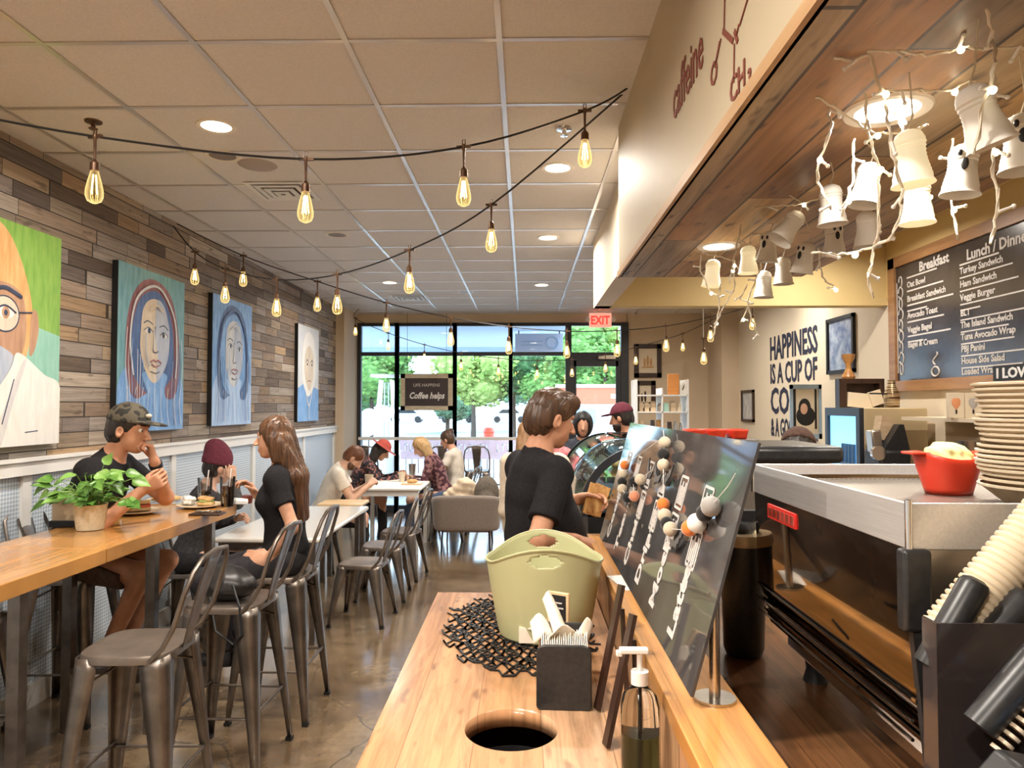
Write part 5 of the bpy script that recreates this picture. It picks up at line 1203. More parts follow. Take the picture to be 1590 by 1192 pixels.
def string_light(label, nodes, ends):
    """nodes: world points carrying a bulb; ends: start and end points"""
    t = thing('string_light', label, 'string lights', nodes[0], 0, 'string lights')
    pts = [Vector(ends[0])]+[Vector(n) for n in nodes]+[Vector(ends[1])]; fine = []
    for i in range(len(pts)-1):
        p0 = pts[max(i-1, 0)]; p1 = pts[i]; p2 = pts[i+1]; p3 = pts[min(i+2, len(pts)-1)]
        for q in range(6):
            u = q/6; fine.append(.5*((2*p1)+(-p0+p2)*u+(2*p0-5*p1+4*p2-p3)*u*u+(-p0+3*p1-3*p2+p3)*u**3))
    fine.append(pts[-1]); MB().tube(fine, .0048, 6).build('cable', m_black, t, w=True)
    for n in nodes:
        s_ = bpy.data.objects.new('socket', BM['socket']); COL.objects.link(s_); s_.parent = t; s_.location = Vector(n)-t.location; s_.rotation_euler = (0, 0, random.uniform(-.3, .3))
        for nm_ in ('glass', 'filament'):
            g_ = bpy.data.objects.new('bulb_'+nm_ if nm_ == 'glass' else nm_, BM[nm_]); COL.objects.link(g_); g_.parent = s_
    return t
A0 = hy(985, 130, 3.25)
An = [hy(908, 172, 3.10), hy(720, 228, 2.95), hy(475, 247, 2.75), hy(148, 212, 2.6)]
string_light('near black string of amber bulbs running left from the soffit corner', An, (A0, hy(-160, 155, 2.5)))
Bn = [hy(*p) for p in ((763, 318, 3.72), (636, 388, 4.06), (524, 426, 4.42), (430, 434, 4.76), (350, 417, 5.1), (303, 391, 5.33))]
string_light('black string of amber bulbs falling from the soffit corner to the wood wall', Bn, (A0, hy(262, 342, 5.52)))
Cn = []
for k, (px, py) in enumerate(((378, 397), (493, 437), (600, 470), (700, 493), (790, 507), (880, 514), (958, 513), (1034, 506), (1103, 492), (1168, 474))):
    Cn.append(hy(px, py, 5.55+.174*(k+1)))
string_light('long string of amber bulbs sagging from the wood wall across to the right wall', Cn, (hy(262, 341, 5.53), (XR-.01, 7.55, 3.05)))
Dn = [hy(*p, 10.3) for p in ((552, 494), (603, 517), (659, 535), (716, 548), (774, 556), (834, 560), (888, 558), (940, 551), (987, 539), (1060, 518))]
string_light('farthest string of small bulbs sagging in front of the windows', Dn, ((-2.43, 10.34, 3.10), (2.86, 10.44, 3.0)))
p = hy(1092, 478, 6.9); t = thing('pendant_light', 'single amber bulb hanging on a long pale cord from the ceiling near the framed pictures', 'pendant light', (p.x, 6.9, CE))
q = hy(1092, 540, 6.9); zb = q.z-CE
MB().tube([(0, 0, 0), (0, 0, zb+.0)], .004, 6).lathe([(.001, 0), (.05, 0), (.05, -.02), (.001, -.03)], n=20).build('cord', m_white, t)
for nm_, d in (('socket', BM['socket']), ('bulb_glass', BM['glass']), ('filament', BM['filament'])):
    o = bpy.data.objects.new(nm_, d); COL.objects.link(o); o.parent = t; o.location = (0, 0, zb+.09)
# ---------------------------------------------------------------- ceiling fittings
for px, py, y, l in ((145, 188, 0, 'bronze sprinkler head above the nearest string bulb'), (876, 199, 0, 'chrome sprinkler head between the string lights near the soffit')):
    p = hz(px, py, CE); t = thing('sprinkler_head', l, 'sprinkler', (p.x, p.y, CE), 0, 'sprinkler heads')
    MB().lathe([(.001, 0), (.042, 0), (.040, -.008), (.012, -.012), (.010, -.03), (.001, -.03)], n=24).lathe([(.001, -.038), (.022, -.038), (.020, -.042), (.001, -.043)], n=16).bar((-.009, 0, -.03), (-.004, 0, -.04), .003, .003).bar((.009, 0, -.03), (.004, 0, -.04), .003, .003).build('sprinkler_body', m_bronze if px < 500 else m_chrome, t)
for px, py, s_, l in ((440, 296, .20, 'white square ceiling air vent beside the second string bulb'), (637, 462, .25, 'far ceiling air vent over the white tables')):
    p = hz(px, py, CE); t = thing('air_vent', l, 'air vent', (p.x, p.y, CE), 0, 'ceiling air vents')
    for q in range(4):
        a_ = s_*(1-q*.25); b_ = a_-.035; z = -.004-.006*q; fm = MB()
        for u0, u1, v0, v1 in ((-a_, a_, -a_, -b_), (-a_, a_, b_, a_), (-a_, -b_, -b_, b_), (b_, a_, -b_, b_)): fm.box(u0, u1, v0, v1, z-.004, z)
        fm.build('louvre_ring', m_white, t, smooth=False)
    MB().box(-s_+.03, s_-.03, -s_+.03, s_-.03, -.003, -.001).build('duct_opening', m_off, t, smooth=False)
p = hz(400, 256, CE); t = thing('ceiling_speaker', 'round grey-brown ceiling speaker behind the first string light', 'speaker', (p.x, p.y, CE)); MB().lathe([(.001, -.008), (.10, -.008), (.115, 0)], n=32).build('speaker_grille', mat('speaker_grey', (.42, .36, .32), rough=.7), t)
# ---------------------------------------------------------------- ghost lanterns and icicle string on the soffit
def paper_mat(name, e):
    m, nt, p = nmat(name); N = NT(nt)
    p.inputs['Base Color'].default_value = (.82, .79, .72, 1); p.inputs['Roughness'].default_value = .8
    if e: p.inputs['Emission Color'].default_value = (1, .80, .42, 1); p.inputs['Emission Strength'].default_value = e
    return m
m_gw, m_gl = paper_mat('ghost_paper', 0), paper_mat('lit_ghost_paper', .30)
m_wire = mat('clear_white_wire', (.72, .64, .50), rough=.35, spec=.6); m_led = mat('small_led', (1, .95, .8), emis=10, ecol=(1, .88, .62))
gprof = [(.001, .055), (.014, .0535), (.024, .047), (.029, .036)]
for q in range(9): z = .032-.008*q; w_ = .029-.002*math.sin(min(1, q/5)*math.pi) if q < 6 else .029+.0018*(q-5); gprof += [(w_, z), (w_+.0016, z-.004)]
gprof += [(.036, -.045), (.041, -.055)]
gm = {}
for nm_, mm in (('plain', m_gw), ('lit', m_gl)):
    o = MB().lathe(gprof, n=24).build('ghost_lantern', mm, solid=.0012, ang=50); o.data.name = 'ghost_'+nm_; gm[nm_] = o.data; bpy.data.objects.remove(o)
def facemesh():
    m = MB()
    for s_ in (-1, 1): m.ell((s_*.010, -.0285, .030), (.0048, .003, .0075), nu=10, nv=6)
    m.ell((0, -.0295, .006), (.0075, .003, .014), nu=12, nv=8); o = m.build('ghost_face', m_black); d = o.data; bpy.data.objects.remove(o); return d
fmesh = facemesh()
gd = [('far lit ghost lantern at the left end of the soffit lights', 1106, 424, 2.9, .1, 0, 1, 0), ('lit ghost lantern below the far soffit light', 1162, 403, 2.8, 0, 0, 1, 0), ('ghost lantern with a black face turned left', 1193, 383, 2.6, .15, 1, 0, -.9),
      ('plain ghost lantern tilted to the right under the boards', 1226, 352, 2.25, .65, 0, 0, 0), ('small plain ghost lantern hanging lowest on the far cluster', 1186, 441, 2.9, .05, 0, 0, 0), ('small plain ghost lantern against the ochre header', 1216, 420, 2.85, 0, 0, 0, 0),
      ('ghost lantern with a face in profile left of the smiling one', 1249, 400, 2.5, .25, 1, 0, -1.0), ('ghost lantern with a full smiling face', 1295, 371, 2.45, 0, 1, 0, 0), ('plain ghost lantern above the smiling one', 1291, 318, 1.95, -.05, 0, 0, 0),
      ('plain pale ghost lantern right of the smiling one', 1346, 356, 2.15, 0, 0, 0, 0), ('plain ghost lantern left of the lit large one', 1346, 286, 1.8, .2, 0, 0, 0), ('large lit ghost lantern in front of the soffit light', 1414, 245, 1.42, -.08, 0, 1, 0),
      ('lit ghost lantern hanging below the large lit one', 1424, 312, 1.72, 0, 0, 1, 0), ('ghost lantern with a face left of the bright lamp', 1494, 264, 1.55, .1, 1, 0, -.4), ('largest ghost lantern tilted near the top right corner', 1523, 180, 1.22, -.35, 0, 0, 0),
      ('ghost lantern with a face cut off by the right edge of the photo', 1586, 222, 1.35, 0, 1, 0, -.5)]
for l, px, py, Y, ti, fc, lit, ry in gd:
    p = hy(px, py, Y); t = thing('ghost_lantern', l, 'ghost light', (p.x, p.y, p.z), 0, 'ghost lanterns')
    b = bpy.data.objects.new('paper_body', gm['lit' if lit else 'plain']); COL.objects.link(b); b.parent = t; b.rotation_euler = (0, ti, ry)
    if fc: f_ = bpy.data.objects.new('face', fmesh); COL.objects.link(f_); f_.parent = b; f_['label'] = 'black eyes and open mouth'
    top = Vector((math.sin(ti)*.055, 0, math.cos(ti)*.055)); MB().tube([top, top+Vector((.01, .0, .03)), (.0, 0, max(.08, H1-p.z))], .0018, 5).build('hanging_wire', m_wire, t)
ice = [(1.35, [(1295, 69), (1320, 75), (1348, 78), (1365, 135), (1375, 150), (1378, 190), (1385, 240), (1400, 290), (1398, 340), (1380, 375), (1340, 388), (1300, 395), (1262, 392)]),
       (1.52, [(1267, 140), (1287, 165), (1290, 205), (1270, 255), (1270, 285), (1290, 325)]), (1.5, [(1270, 150), (1345, 200), (1360, 207), (1410, 205), (1440, 193)]),
       (1.18, [(1530, 0), (1540, 60), (1545, 100), (1530, 150), (1512, 240)]), (1.3, [(1348, 78), (1440, 85), (1500, 75), (1620, 75)]), (1.45, [(1365, 140), (1480, 140), (1515, 120)]),
       (1.3, [(1545, 100), (1538, 180), (1545, 260), (1550, 330), (1538, 378)]), (1.6, [(1480, 215), (1475, 300), (1487, 372)]), (1.5, [(1345, 145), (1345, 200), (1365, 260), (1365, 340), (1358, 390), (1348, 430), (1356, 462)]),
       (1.7, [(1325, 215), (1325, 280), (1308, 335)]), (2.7, [(1080, 390), (1110, 397), (1140, 405), (1140, 450), (1118, 485), (1104, 530)]), (2.8, [(1088, 395), (1087, 420), (1106, 457)]), (2.6, [(1150, 350), (1140, 400), (1133, 440)]),
       (2.75, [(1180, 330), (1182, 415), (1160, 468), (1168, 500), (1178, 522)]), (2.4, [(1270, 385), (1276, 430), (1297, 448)]), (2.2, [(1170, 322), (1240, 318), (1300, 300), (1345, 310)]), (2.85, [(1118, 440), (1117, 470), (1112, 505)]),
       (2.8, [(1160, 440), (1150, 465), (1165, 470), (1150, 500)]), (1.9, [(1415, 215), (1436, 270), (1452, 345)]), (1.4, [(1500, 190), (1560, 200), (1610, 190)]), (1.6, [(1385, 60), (1395, 150), (1402, 205)])]
t = thing('icicle_light_string', 'tangled white icicle light string with tiny bulbs draped under the wood soffit', 'string lights', (.8, 1.8, H1))
rnd = random.Random(9)
for Y, L in ice:
    fine = []
    for i in range(len(L)-1):
        a_ = hy(*L[i], Y+.02*math.sin(i*2)); b_ = hy(*L[i+1], Y+.02*math.sin(i*2+2)); n = max(3, int((b_-a_).length/.012))
        for q in range(n): u = q/n; fine.append(a_.lerp(b_, u)+Vector((rnd.uniform(-.0022, .0022), rnd.uniform(-.004, .004), rnd.uniform(-.0022, .0022))))
    fine.append(hy(*L[-1], Y))
    for p_ in fine: p_.z = min(p_.z, H1-.004)
    w_ = MB().tube(fine, .0024, 5); w_.tube([p_+Vector((.0035*math.sin(i*1.1), .0035*math.cos(i*1.1), 0)) for i, p_ in enumerate(fine)], .0015, 4)
    m = w_.mat(1)
    for q in range(4, len(fine), 9):
        c = fine[q]; d = Vector((rnd.uniform(-1, 1), rnd.uniform(-.5, .5), rnd.uniform(-.8, .3))).normalized(); m.cyl(c, c+d*.022, .0035, .0028, n=6); m.ell(c+d*.026, .0045, nu=8, nv=6)
    ml = w_.mat(2)
    for q in range(13, len(fine), 31): ml.ell(fine[q]+Vector((0, -.006, -.006)), .0065, nu=8, nv=6)
    w_.build('wire', [m_wire, m_gw, m_led], t, w=True)
# ---------------------------------------------------------------- paintings
PM = {}
def paint(name, c1, c2=None, sc=(6, 30, 6)):
    if name not in PM: PM[name] = mat('paint_'+name, c1, c2 or tuple(min(1, v*1.35+.03) for v in c1), sc=sc, rough=.55, bump=.25, bd=.002, det=5, lo=.3, hi=.7)
    return PM[name]
def crom(P, n=6):
    out = []; L = len(P)
    for i in range(L):
        p0, p1, p2, p3 = P[i-1], P[i], P[(i+1) % L], P[(i+2) % L]
        for q in range(n):
            u = q/n; out.append(tuple(.5*((2*p1[k])+(-p0[k]+p2[k])*u+(2*p0[k]-5*p1[k]+4*p2[k]-p3[k])*u*u+(-p0[k]+3*p1[k]-3*p2[k]+p3[k])*u**3) for k in (0, 1)))
    return out
def painting(label, y0, y1, z0, z1, bg, shapes):
    t = thing('portrait_painting', label, 'painting', (XL+.05, (y0+y1)/2, (z0+z1)/2), 0, None); x = XL+.068
    MB().box(XL+.026, x, y0, y1, z0, z1).build('canvas', [bg], t, w=True, smooth=False)
    MB().box(XL+.026, x-.002, y0-.004, y0, z0, z1).build('side_edge', m_black, t, w=True, smooth=False)
    clip = lambda a, lo, hi: max(lo, min(hi, a)); k = 0
    for s_ in shapes:
        k += 1; kind, m_ = s_[0], s_[1]
        a = MB(); off = x+.0005*k
        if kind == 'p': P = crom(s_[2]) if len(s_) < 4 else s_[2]; a.poly([(off, y0+clip(u, 0.0, 1)*(y1-y0), z0+clip(v, 0.0, 1)*(z1-z0)) for u, v in P], (.0006, 0, 0))
        elif kind == 'e':
            cu, cv, ru, rv = s_[2]; a.poly([(off, y0+clip(cu+ru*math.cos(q*.2618), 0.0, 1)*(y1-y0), z0+clip(cv+rv*math.sin(q*.2618), 0.0, 1)*(z1-z0)) for q in range(24)], (.0006, 0, 0))
        else:
            P = [Vector((off+.001, y0+clip(u, 0.0, 1)*(y1-y0), z0+clip(v, 0.0, 1)*(z1-z0))) for u, v in s_[2]]
            fine = []
            for i in range(len(P)-1):
                p0 = P[max(i-1, 0)]; p1 = P[i]; p2 = P[i+1]; p3 = P[min(i+2, len(P)-1)]
                for q in range(5): u = q/5; fine.append(.5*((2*p1)+(-p0+p2)*u+(2*p0-5*p1+4*p2-p3)*u*u+(-p0+3*p1-3*p2+p3)*u**3))
            fine.append(P[-1]); a.tube(fine, s_[3], 4)
            for i_, v_ in enumerate(a.v): a.v[i_] = (off+(v_[0]-off)*.25, v_[1], v_[2])
        a.build('brushwork', m_, t, w=True, smooth=False)
    return t
P_ = paint
sky = P_('teal', (.10, .28, .33), (.22, .42, .46)); bl = P_('blue', (.10, .26, .58), (.30, .50, .80)); lbl = P_('light_blue', (.30, .48, .78), (.52, .66, .88)); pale = P_('pale', (.52, .55, .62), (.72, .72, .70))
flesh = P_('flesh', (.58, .48, .36), (.72, .62, .48)); fshade = P_('flesh_blue', (.36, .42, .55), (.52, .55, .62)); dk = P_('dark', (.02, .03, .06), (.06, .08, .14)); mar = P_('maroon', (.18, .06, .07), (.32, .14, .15)); navy = P_('navy', (.04, .08, .22), (.10, .18, .38))
lip = P_('lip', (.30, .13, .15), (.42, .22, .24)); wht = P_('white', (.72, .70, .66), (.84, .82, .78))
def woman(veil, inner, f1, f2, hair_, gown, trim_):
    return [('p', gown, [(.0, 0), (.02, .30), (.2, .42), (.5, .46), (.82, .40), (.99, .28), (1, 0)]), ('p', veil, [(.14, .30), (.10, .55), (.16, .78), (.32, .92), (.55, .95), (.78, .86), (.90, .62), (.92, .34), (.8, .2), (.5, .25), (.25, .2)]),
            ('p', inner, [(.22, .34), (.18, .58), (.26, .78), (.42, .87), (.60, .87), (.76, .74), (.82, .52), (.78, .34), (.5, .22)]), ('p', gown, [(.34, .36), (.42, .22), (.36, .0), (.80, .0), (.68, .24), (.70, .36)]),
            ('p', f1, [(.30, .58), (.34, .76), (.48, .83), (.64, .80), (.74, .64), (.72, .46), (.62, .35), (.50, .30), (.38, .37), (.31, .48)]), ('p', f2, [(.54, .82), (.66, .79), (.74, .64), (.72, .46), (.62, .35), (.54, .31), (.56, .45), (.52, .60)]),
            ('l', dk, [(.34, .665), (.40, .685), (.48, .67)], .004), ('l', dk, [(.58, .66), (.65, .675), (.72, .65)], .004), ('e', wht, (.415, .625, .055, .017)), ('e', wht, (.645, .61, .055, .017)), ('e', dk, (.42, .625, .022, .017)), ('e', dk, (.64, .61, .022, .017)),
            ('l', dk, [(.35, .625), (.41, .645), (.48, .620)], .003), ('l', dk, [(.59, .61), (.65, .630), (.71, .605)], .003), ('l', dk, [(.51, .66), (.50, .57), (.48, .505), (.52, .492), (.56, .505)], .004), ('l', lip, [(.44, .43), (.49, .445), (.52, .438), (.56, .445), (.61, .43)], .007), ('l', lip, [(.46, .418), (.52, .405), (.59, .418)], .006),
            ('l', trim_, [(.20, .34), (.15, .56), (.22, .79), (.42, .90), (.62, .89), (.82, .72), (.86, .48), (.84, .34)], .010), ('l', dk, [(.44, .372), (.52, .362), (.58, .374)], .003)]+[
            ('l', pale, [(.08+.11*k, .02), (.10+.10*k, .14), (.12+.10*k+.02*math.sin(k), .27)], .003) for k in range(8)]+[('l', (trim_, pale, bl, navy)[k % 4], [(.10+.035*k, .62-.03*k), (.08+.04*k, .40), (.12+.03*k, .18), (.10+.035*k, .03)], .0035) for k in range(7)]+[('l', (pale, navy, bl)[k % 3], [(.92-.03*k, .60-.03*k), (.94-.035*k, .38), (.90-.03*k, .18), (.93-.03*k, .03)], .0035) for k in range(6)]+[('l', fshade, [(.345, .60), (.35, .50), (.40, .40)], .008), ('l', pale, [(.47, .64), (.47, .56), (.46, .51)], .006), ('l', f1, [(.40, .75), (.50, .79), (.60, .76)], .008)]
g_bg = P_('green', (.16, .34, .05), (.28, .48, .10)); tealb = P_('seafoam', (.22, .48, .38), (.32, .58, .48)); ofl = P_('ochre_flesh', (.60, .30, .10), (.76, .48, .22)); bfl = P_('brown_flesh', (.38, .20, .12), (.52, .32, .2))
painting('large portrait painting of a bald man in white on green, cut by the photo edge', 3.08, 4.09, 1.465, 2.655, g_bg, [
    ('p', tealb, [(0, 0), (1, 0), (1, .52), (.6, .58), (0, .50)], 1), ('p', ofl, [(.30, .97), (.52, .98), (.66, .86), (.76, .66), (.76, .50), (.70, .36), (.58, .22), (.36, .16), (.12, .25), (.06, .6), (.12, .88)]),
    ('p', bfl, [(.46, .70), (.60, .72), (.70, .66), (.72, .50), (.66, .36), (.54, .24), (.50, .40), (.54, .54)]), ('p', bfl, [(.76, .60), (.80, .62), (.82, .54), (.79, .44), (.75, .42)]), ('p', fshade, [(.40, .44), (.60, .42), (.66, .34), (.55, .20), (.36, .14), (.2, .24)]),
    ('e', P_('pale_flesh', (.62, .5, .4), (.75, .62, .5)), (.56, .585, .10, .075)), ('l', dk, [(.46+.10+.105*math.cos(a*.52), .585+.078*math.sin(a*.52)) for a in range(13)], .004), ('e', wht, (.565, .59, .06, .024)), ('e', bfl, (.565, .59, .028, .026)), ('e', dk, (.565, .59, .013, .013)), ('l', dk, [(.49, .595), (.56, .622), (.64, .595)], .005), ('l', dk, [(.46, .675), (.56, .70), (.68, .67)], .011),
    ('l', dk, [(.66, .6), (.76, .61)], .004), ('p', wht, [(0, 0), (1, 0), (1, .27), (.86, .33), (.66, .42), (.60, .34), (.44, .20), (.2, .14), (0, .2)]), ('p', P_('linen', (.55, .53, .55), (.7, .68, .66)), [(.45, .0), (.56, .16), (.68, .36), (.72, .38), (.62, .18), (.54, .0)]), ('l', dk, [(.72, .06), (.82, .065)], .003), ('l', dk, [(.55, .1), (.63, .3)], .004)])
painting('portrait painting of a veiled woman in blue on teal behind the man in the cap', 4.68, 5.60, 1.50, 2.655, sky, woman(mar, navy, flesh, fshade, mar, bl, pale))
painting('portrait painting of a pale woman with dark blue hair on bright blue', 6.12, 7.00, 1.505, 2.665, bl, woman(navy, bl, pale, fshade, navy, lbl, navy))
painting('smallest portrait painting, whitish face over blue, nearest the pillar', 8.45, 9.30, 1.49, 2.67, pale, [
    ('p', bl, [(0, 0), (1, 0), (1, .34), (.6, .38), (.3, .40), (0, .34)], 1), ('p', wht, [(.18, .5), (.22, .80), (.42, .94), (.70, .90), (.86, .66), (.78, .40), (.5, .26), (.28, .36)]), ('p', flesh, [(.30, .5), (.34, .72), (.52, .80), (.70, .70), (.70, .48), (.52, .32)]),
    ('l', dk, [(.36, .62), (.42, .65), (.48, .62)], .007), ('l', dk, [(.58, .62), (.65, .65), (.70, .62)], .007), ('e', dk, (.42, .60, .03, .012)), ('e', dk, (.64, .60, .03, .012)), ('l', fshade, [(.52, .6), (.50, .50), (.55, .48)], .006), ('l', lip, [(.44, .42), (.52, .43), (.60, .42)], .007), ('l', wht, [(.36, .30), (.50, .16), (.66, .32)], .010), ('l', wht, [(.50, .16), (.5, .02)], .008)])
# ---------------------------------------------------------------- potted plant
m_leaf = mat('leaf_green', (.05, .15, .02), (.14, .30, .05), sc=(20, 20, 20), rough=.38, spec=.5); m_leaf2 = mat('leaf_light', (.14, .32, .05), (.26, .44, .12), sc=(20, 20, 20), rough=.38)
m_leaf.node_tree.nodes['Principled BSDF'].inputs['Subsurface Weight'].default_value = .0
TT = 1.05
pb = hz(140, 822, TT); t = thing('potted_plant', 'leafy green plant in a small cream fabric pot on the near high table', 'potted plant', (pb.x, pb.y, TT))
MB().lathe([(.001, .003), (.062, .003), (.066, .02), (.078, .125), (.080, .13), (.074, .13), (.070, .11), (.001, .11)], n=36).build('pot', mat('cream_pot', (.60, .52, .36), (.70, .62, .46), sc=(90, 90, 90), rough=.85), t)
MB().lathe([(.001, .112), (.072, .112)], n=20).build('soil', mat('soil', (.03, .02, .012), rough=1), t)
rnd = random.Random(21); stems = MB()
for k in range(62):
    a_ = rnd.uniform(0, 2*math.pi); rr = rnd.uniform(.03, .235)*(1.0 if abs(math.cos(a_)) > .4 else .75); hh = .155+.14*rnd.random()-.25*max(0, rr-.15)*rnd.random()*2
    if k == 0: a_, rr, hh = .2, .06, .33
    c = Vector((rr*math.cos(a_), rr*math.sin(a_)*.8, hh)); st_ = Vector((.02*math.cos(a_), .02*math.sin(a_), .11))
    stems.tube([st_, (st_+c)/2+Vector((0, 0, .04)), c], .0018, 4)
    L = rnd.uniform(.065, .10); Wd = L*.95; dr = Vector((math.cos(a_+rnd.uniform(-.6, .6)), math.sin(a_+rnd.uniform(-.6, .6)), rnd.uniform(-.5, .35) if k else 1.5)).normalized(); sd_ = dr.cross(Vector((rnd.uniform(-.3, .3)+.3*math.cos(a_), rnd.uniform(-.2, .3)-.7, 1))).normalized(); up_ = sd_.cross(dr)
    def lf_(u, v):
        w_ = Wd*.5*(math.sin(math.pi*min(1, v*1.02)**.62)*(1-.25*v)); x = (u-.5)*2
        return tuple(c+dr*(L*(v-.08*(1-abs(x)) if v < .1 else v))+sd_*(w_*x)+up_*(-.25*w_*(1-x*x)-.03*v*v*(1 if k else 0)))
    MB().grid(lf_, 7, 9).build('leaf', m_leaf2 if rnd.random() < .3 else m_leaf, t)
stems.build('stems', m_leaf2, t)
# wooden card holder behind the plant
p = hz(97, 818, TT); t = thing('card_holder', 'cream menu card in a black base behind the potted plant', 'menu holder', (p.x, p.y+.02, TT))
MB().box(-.065, .065, -.008, .0, .03, .16).build('card', m_cupw, t, smooth=False); MB().box(-.068, .068, -.03, .03, 0, .032).build('base', m_black, t, bev=.003)
# ---------------------------------------------------------------- food and drinks
m_bread = mat('toasted_bread', (.50, .28, .10), (.72, .50, .24), sc=(30, 30, 30), rough=.8); m_lett = mat('salad', (.12, .26, .05), (.40, .50, .16), sc=(50, 50, 50), rough=.6); m_tom = mat('tomato', (.50, .06, .03), (.62, .14, .06), sc=(30, 30, 30), rough=.4)
def plate(px, py, label, r, food):
    p = hz(px, py, TT); t = thing('plate', label, 'plate', (p.x, p.y, TT), 0, 'plates on the high table')
    MB().lathe([(.001, .002), (r*.6, .002), (r*.7, .006), (r, .016), (r, .020), (r*.68, .010), (.001, .007)], n=40).build('plate_dish', m_kraft2 if food == 2 else m_cupw, t)
    return p
p = plate(214, 797, 'round plate with a sandwich in front of the man in the cap', .125, 0)
t = thing('sandwich', 'toasted sandwich half on the plate in front of the man in the cap', 'sandwich', (p.x-.02, p.y+.02, TT+.012)); rz_ = Euler((0, 0, .5)).to_matrix()
MB().bx((0, 0, .012), (.15, .085, .02), rz_).bx((0, 0, .050), (.145, .082, .018), rz_).build('bread', m_bread, t, bev=.006); MB().bx((0, 0, .030), (.150, .088, .014), rz_).build('filling', m_tom, t, bev=.003)
p = plate(310, 787, 'oval plate with sandwiches and chips in the middle of the far high table', .135, 0)
t = thing('sandwich', 'open sandwich with greens on the middle plate', 'sandwich', (p.x+.04, p.y, TT+.012)); MB().bx((0, 0, .012), (.09, .07, .02)).bx((0, 0, .042), (.085, .066, .016), Euler((.1, .15, 0)).to_matrix()).build('bread', m_bread, t, bev=.006); D = SDF((-.06, -.05, 0), (.06, .05, .05), .005); D.ell((0, 0, .028), (.048, .038, .010)); D.wrinkle(.004, 150); D.build('greens', m_lett, t)
t = thing('crumpled_napkin', 'crumpled grey-white napkin on the left of the middle plate', 'napkin', (p.x-.07, p.y, TT+.012)); D = SDF((-.06, -.05, 0), (.06, .05, .08), .005); D.ell((0, 0, .03), (.04, .035, .03)); D.wrinkle(.007, 90); D.build('paper', m_white, t)
p = hz(322, 799, TT); t = thing('food_tray', 'small dark tray with wrapped bits at the table edge', 'tray', (p.x, p.y, TT)); MB().box(-.09, .09, -.05, .05, 0, .012).build('tray_base', m_dk, t, bev=.004); m = MB()
for k in range(5): m.bx((-.06+.03*k, .01*(-1)**k, .02), (.024, .03, .012), Euler((0, 0, k)).to_matrix())
m.build('wrapped_bits', m_steel, t, bev=.003)
p = plate(258, 778, 'thin kraft plate holding a flatbread beside the man in the cap', .115, 2)
t = thing('flatbread', 'flat wide bread slice on the kraft plate', 'bread', (p.x, p.y, TT+.012)); MB().lathe([(.001, 0), (.08, .002), (.085, .012), (.07, .022), (.001, .026)], n=24, sx=1.1, sy=.7).build('loaf', m_bread, t)
m_cola = mat('dark_cola', (.02, .008, .006), rough=.06); m_cup = glass_mat('clear_cup', (.93, .93, .93), refl=.5)
def cup(px, py, label, r, h, fill, z=TT, lid=False, straw=True, m_=None, grp='plastic cups of cola'):
    p = hz(px, py, z); t = thing('drink_cup', label, 'drink', (p.x, p.y, z), 0, grp)
    MB().lathe([(.001, 0), (r*.78, 0), (r, h), (r*.97, h), (r*.76, .003), (.001, .003)], n=28).build('cup_wall', m_ or m_cup, t)
    if fill: MB().lathe([(.001, .004), (r*.75, .004), (r*(.76+.2*fill), h*fill), (.001, h*fill)], n=28).build('cola', m_cola, t)
    if straw: MB().cyl((0, 0, .01), (.018, .01, h*1.28), .0035, n=8).build('straw', m_white, t)
    return t
cup(353, 786, 'clear cup of dark cola with a straw, nearest the long-haired woman', .048, .185, .68)
cup(318, 785, 'clear cup of dark cola in front of the person in the maroon beanie', .046, .175, .55)
p = hz(391, 781, TT); t = thing('sauce_cup', 'small dark red sauce cup at the far corner of the high table', 'sauce cup', (p.x-.03, p.y, TT)); MB().lathe([(.001, 0), (.03, 0), (.038, .05), (.001, .045)], n=20).build('cup_body', mat('sauce_red', (.14, .03, .02), rough=.3), t)
t = thing('napkin', 'white folded napkin behind the sauce cup', 'napkin', (p.x-.05, p.y-.06, TT+.0)); MB().bx((0, 0, .02), (.09, .07, .03), Euler((.1, .1, .4)).to_matrix()).build('folded_paper', m_white, t, bev=.006)
# items on the far white tables
WT = .75
cup(573, 757, 'tall tan cup on the near left of the white square table', .05, .15, 0, WT, straw=False, m_=m_kraft2, grp='cups on the white tables')
cup(640, 739, 'grey tumbler on the farther white table', .05, .16, 0, WT, straw=False, m_=m_steel, grp='cups on the white tables')
cup(624, 748, 'paper cup beside the bread board on the white square table', .04, .12, 0, WT, straw=False, m_=m_cupw, grp='cups on the white tables')
p = hz(640, 752, WT); t = thing('serving_board', 'wooden board with bread on the white square table', 'board', (p.x, p.y, WT)); MB().box(-.12, .12, -.07, .07, 0, .02).build('board', m_lwood, t, bev=.006); D = SDF((-.1, -.05, 0), (.1, .05, .08), .008); D.ell((0, 0, .04), (.07, .04, .025)); D.build('bread', m_bread, t)
p = hz(605, 746, WT); t = thing('open_book', 'open papers lying on the white square table', 'papers', (p.x, p.y, WT)); MB().bx((-.09, 0, .006), (.17, .2, .008), Euler((0, .04, 0)).to_matrix()).bx((.09, 0, .006), (.17, .2, .008), Euler((0, -.04, 0)).to_matrix()).build('pages', m_white, t, smooth=False)
p = hz(600, 737, WT); t = thing('laptop', 'slim grey laptop at the back of the near white table', 'laptop', (p.x, p.y-.05, WT)); MB().box(-.16, .16, -.11, .11, 0, .015).build('keyboard_half', m_steel, t, bev=.003); 
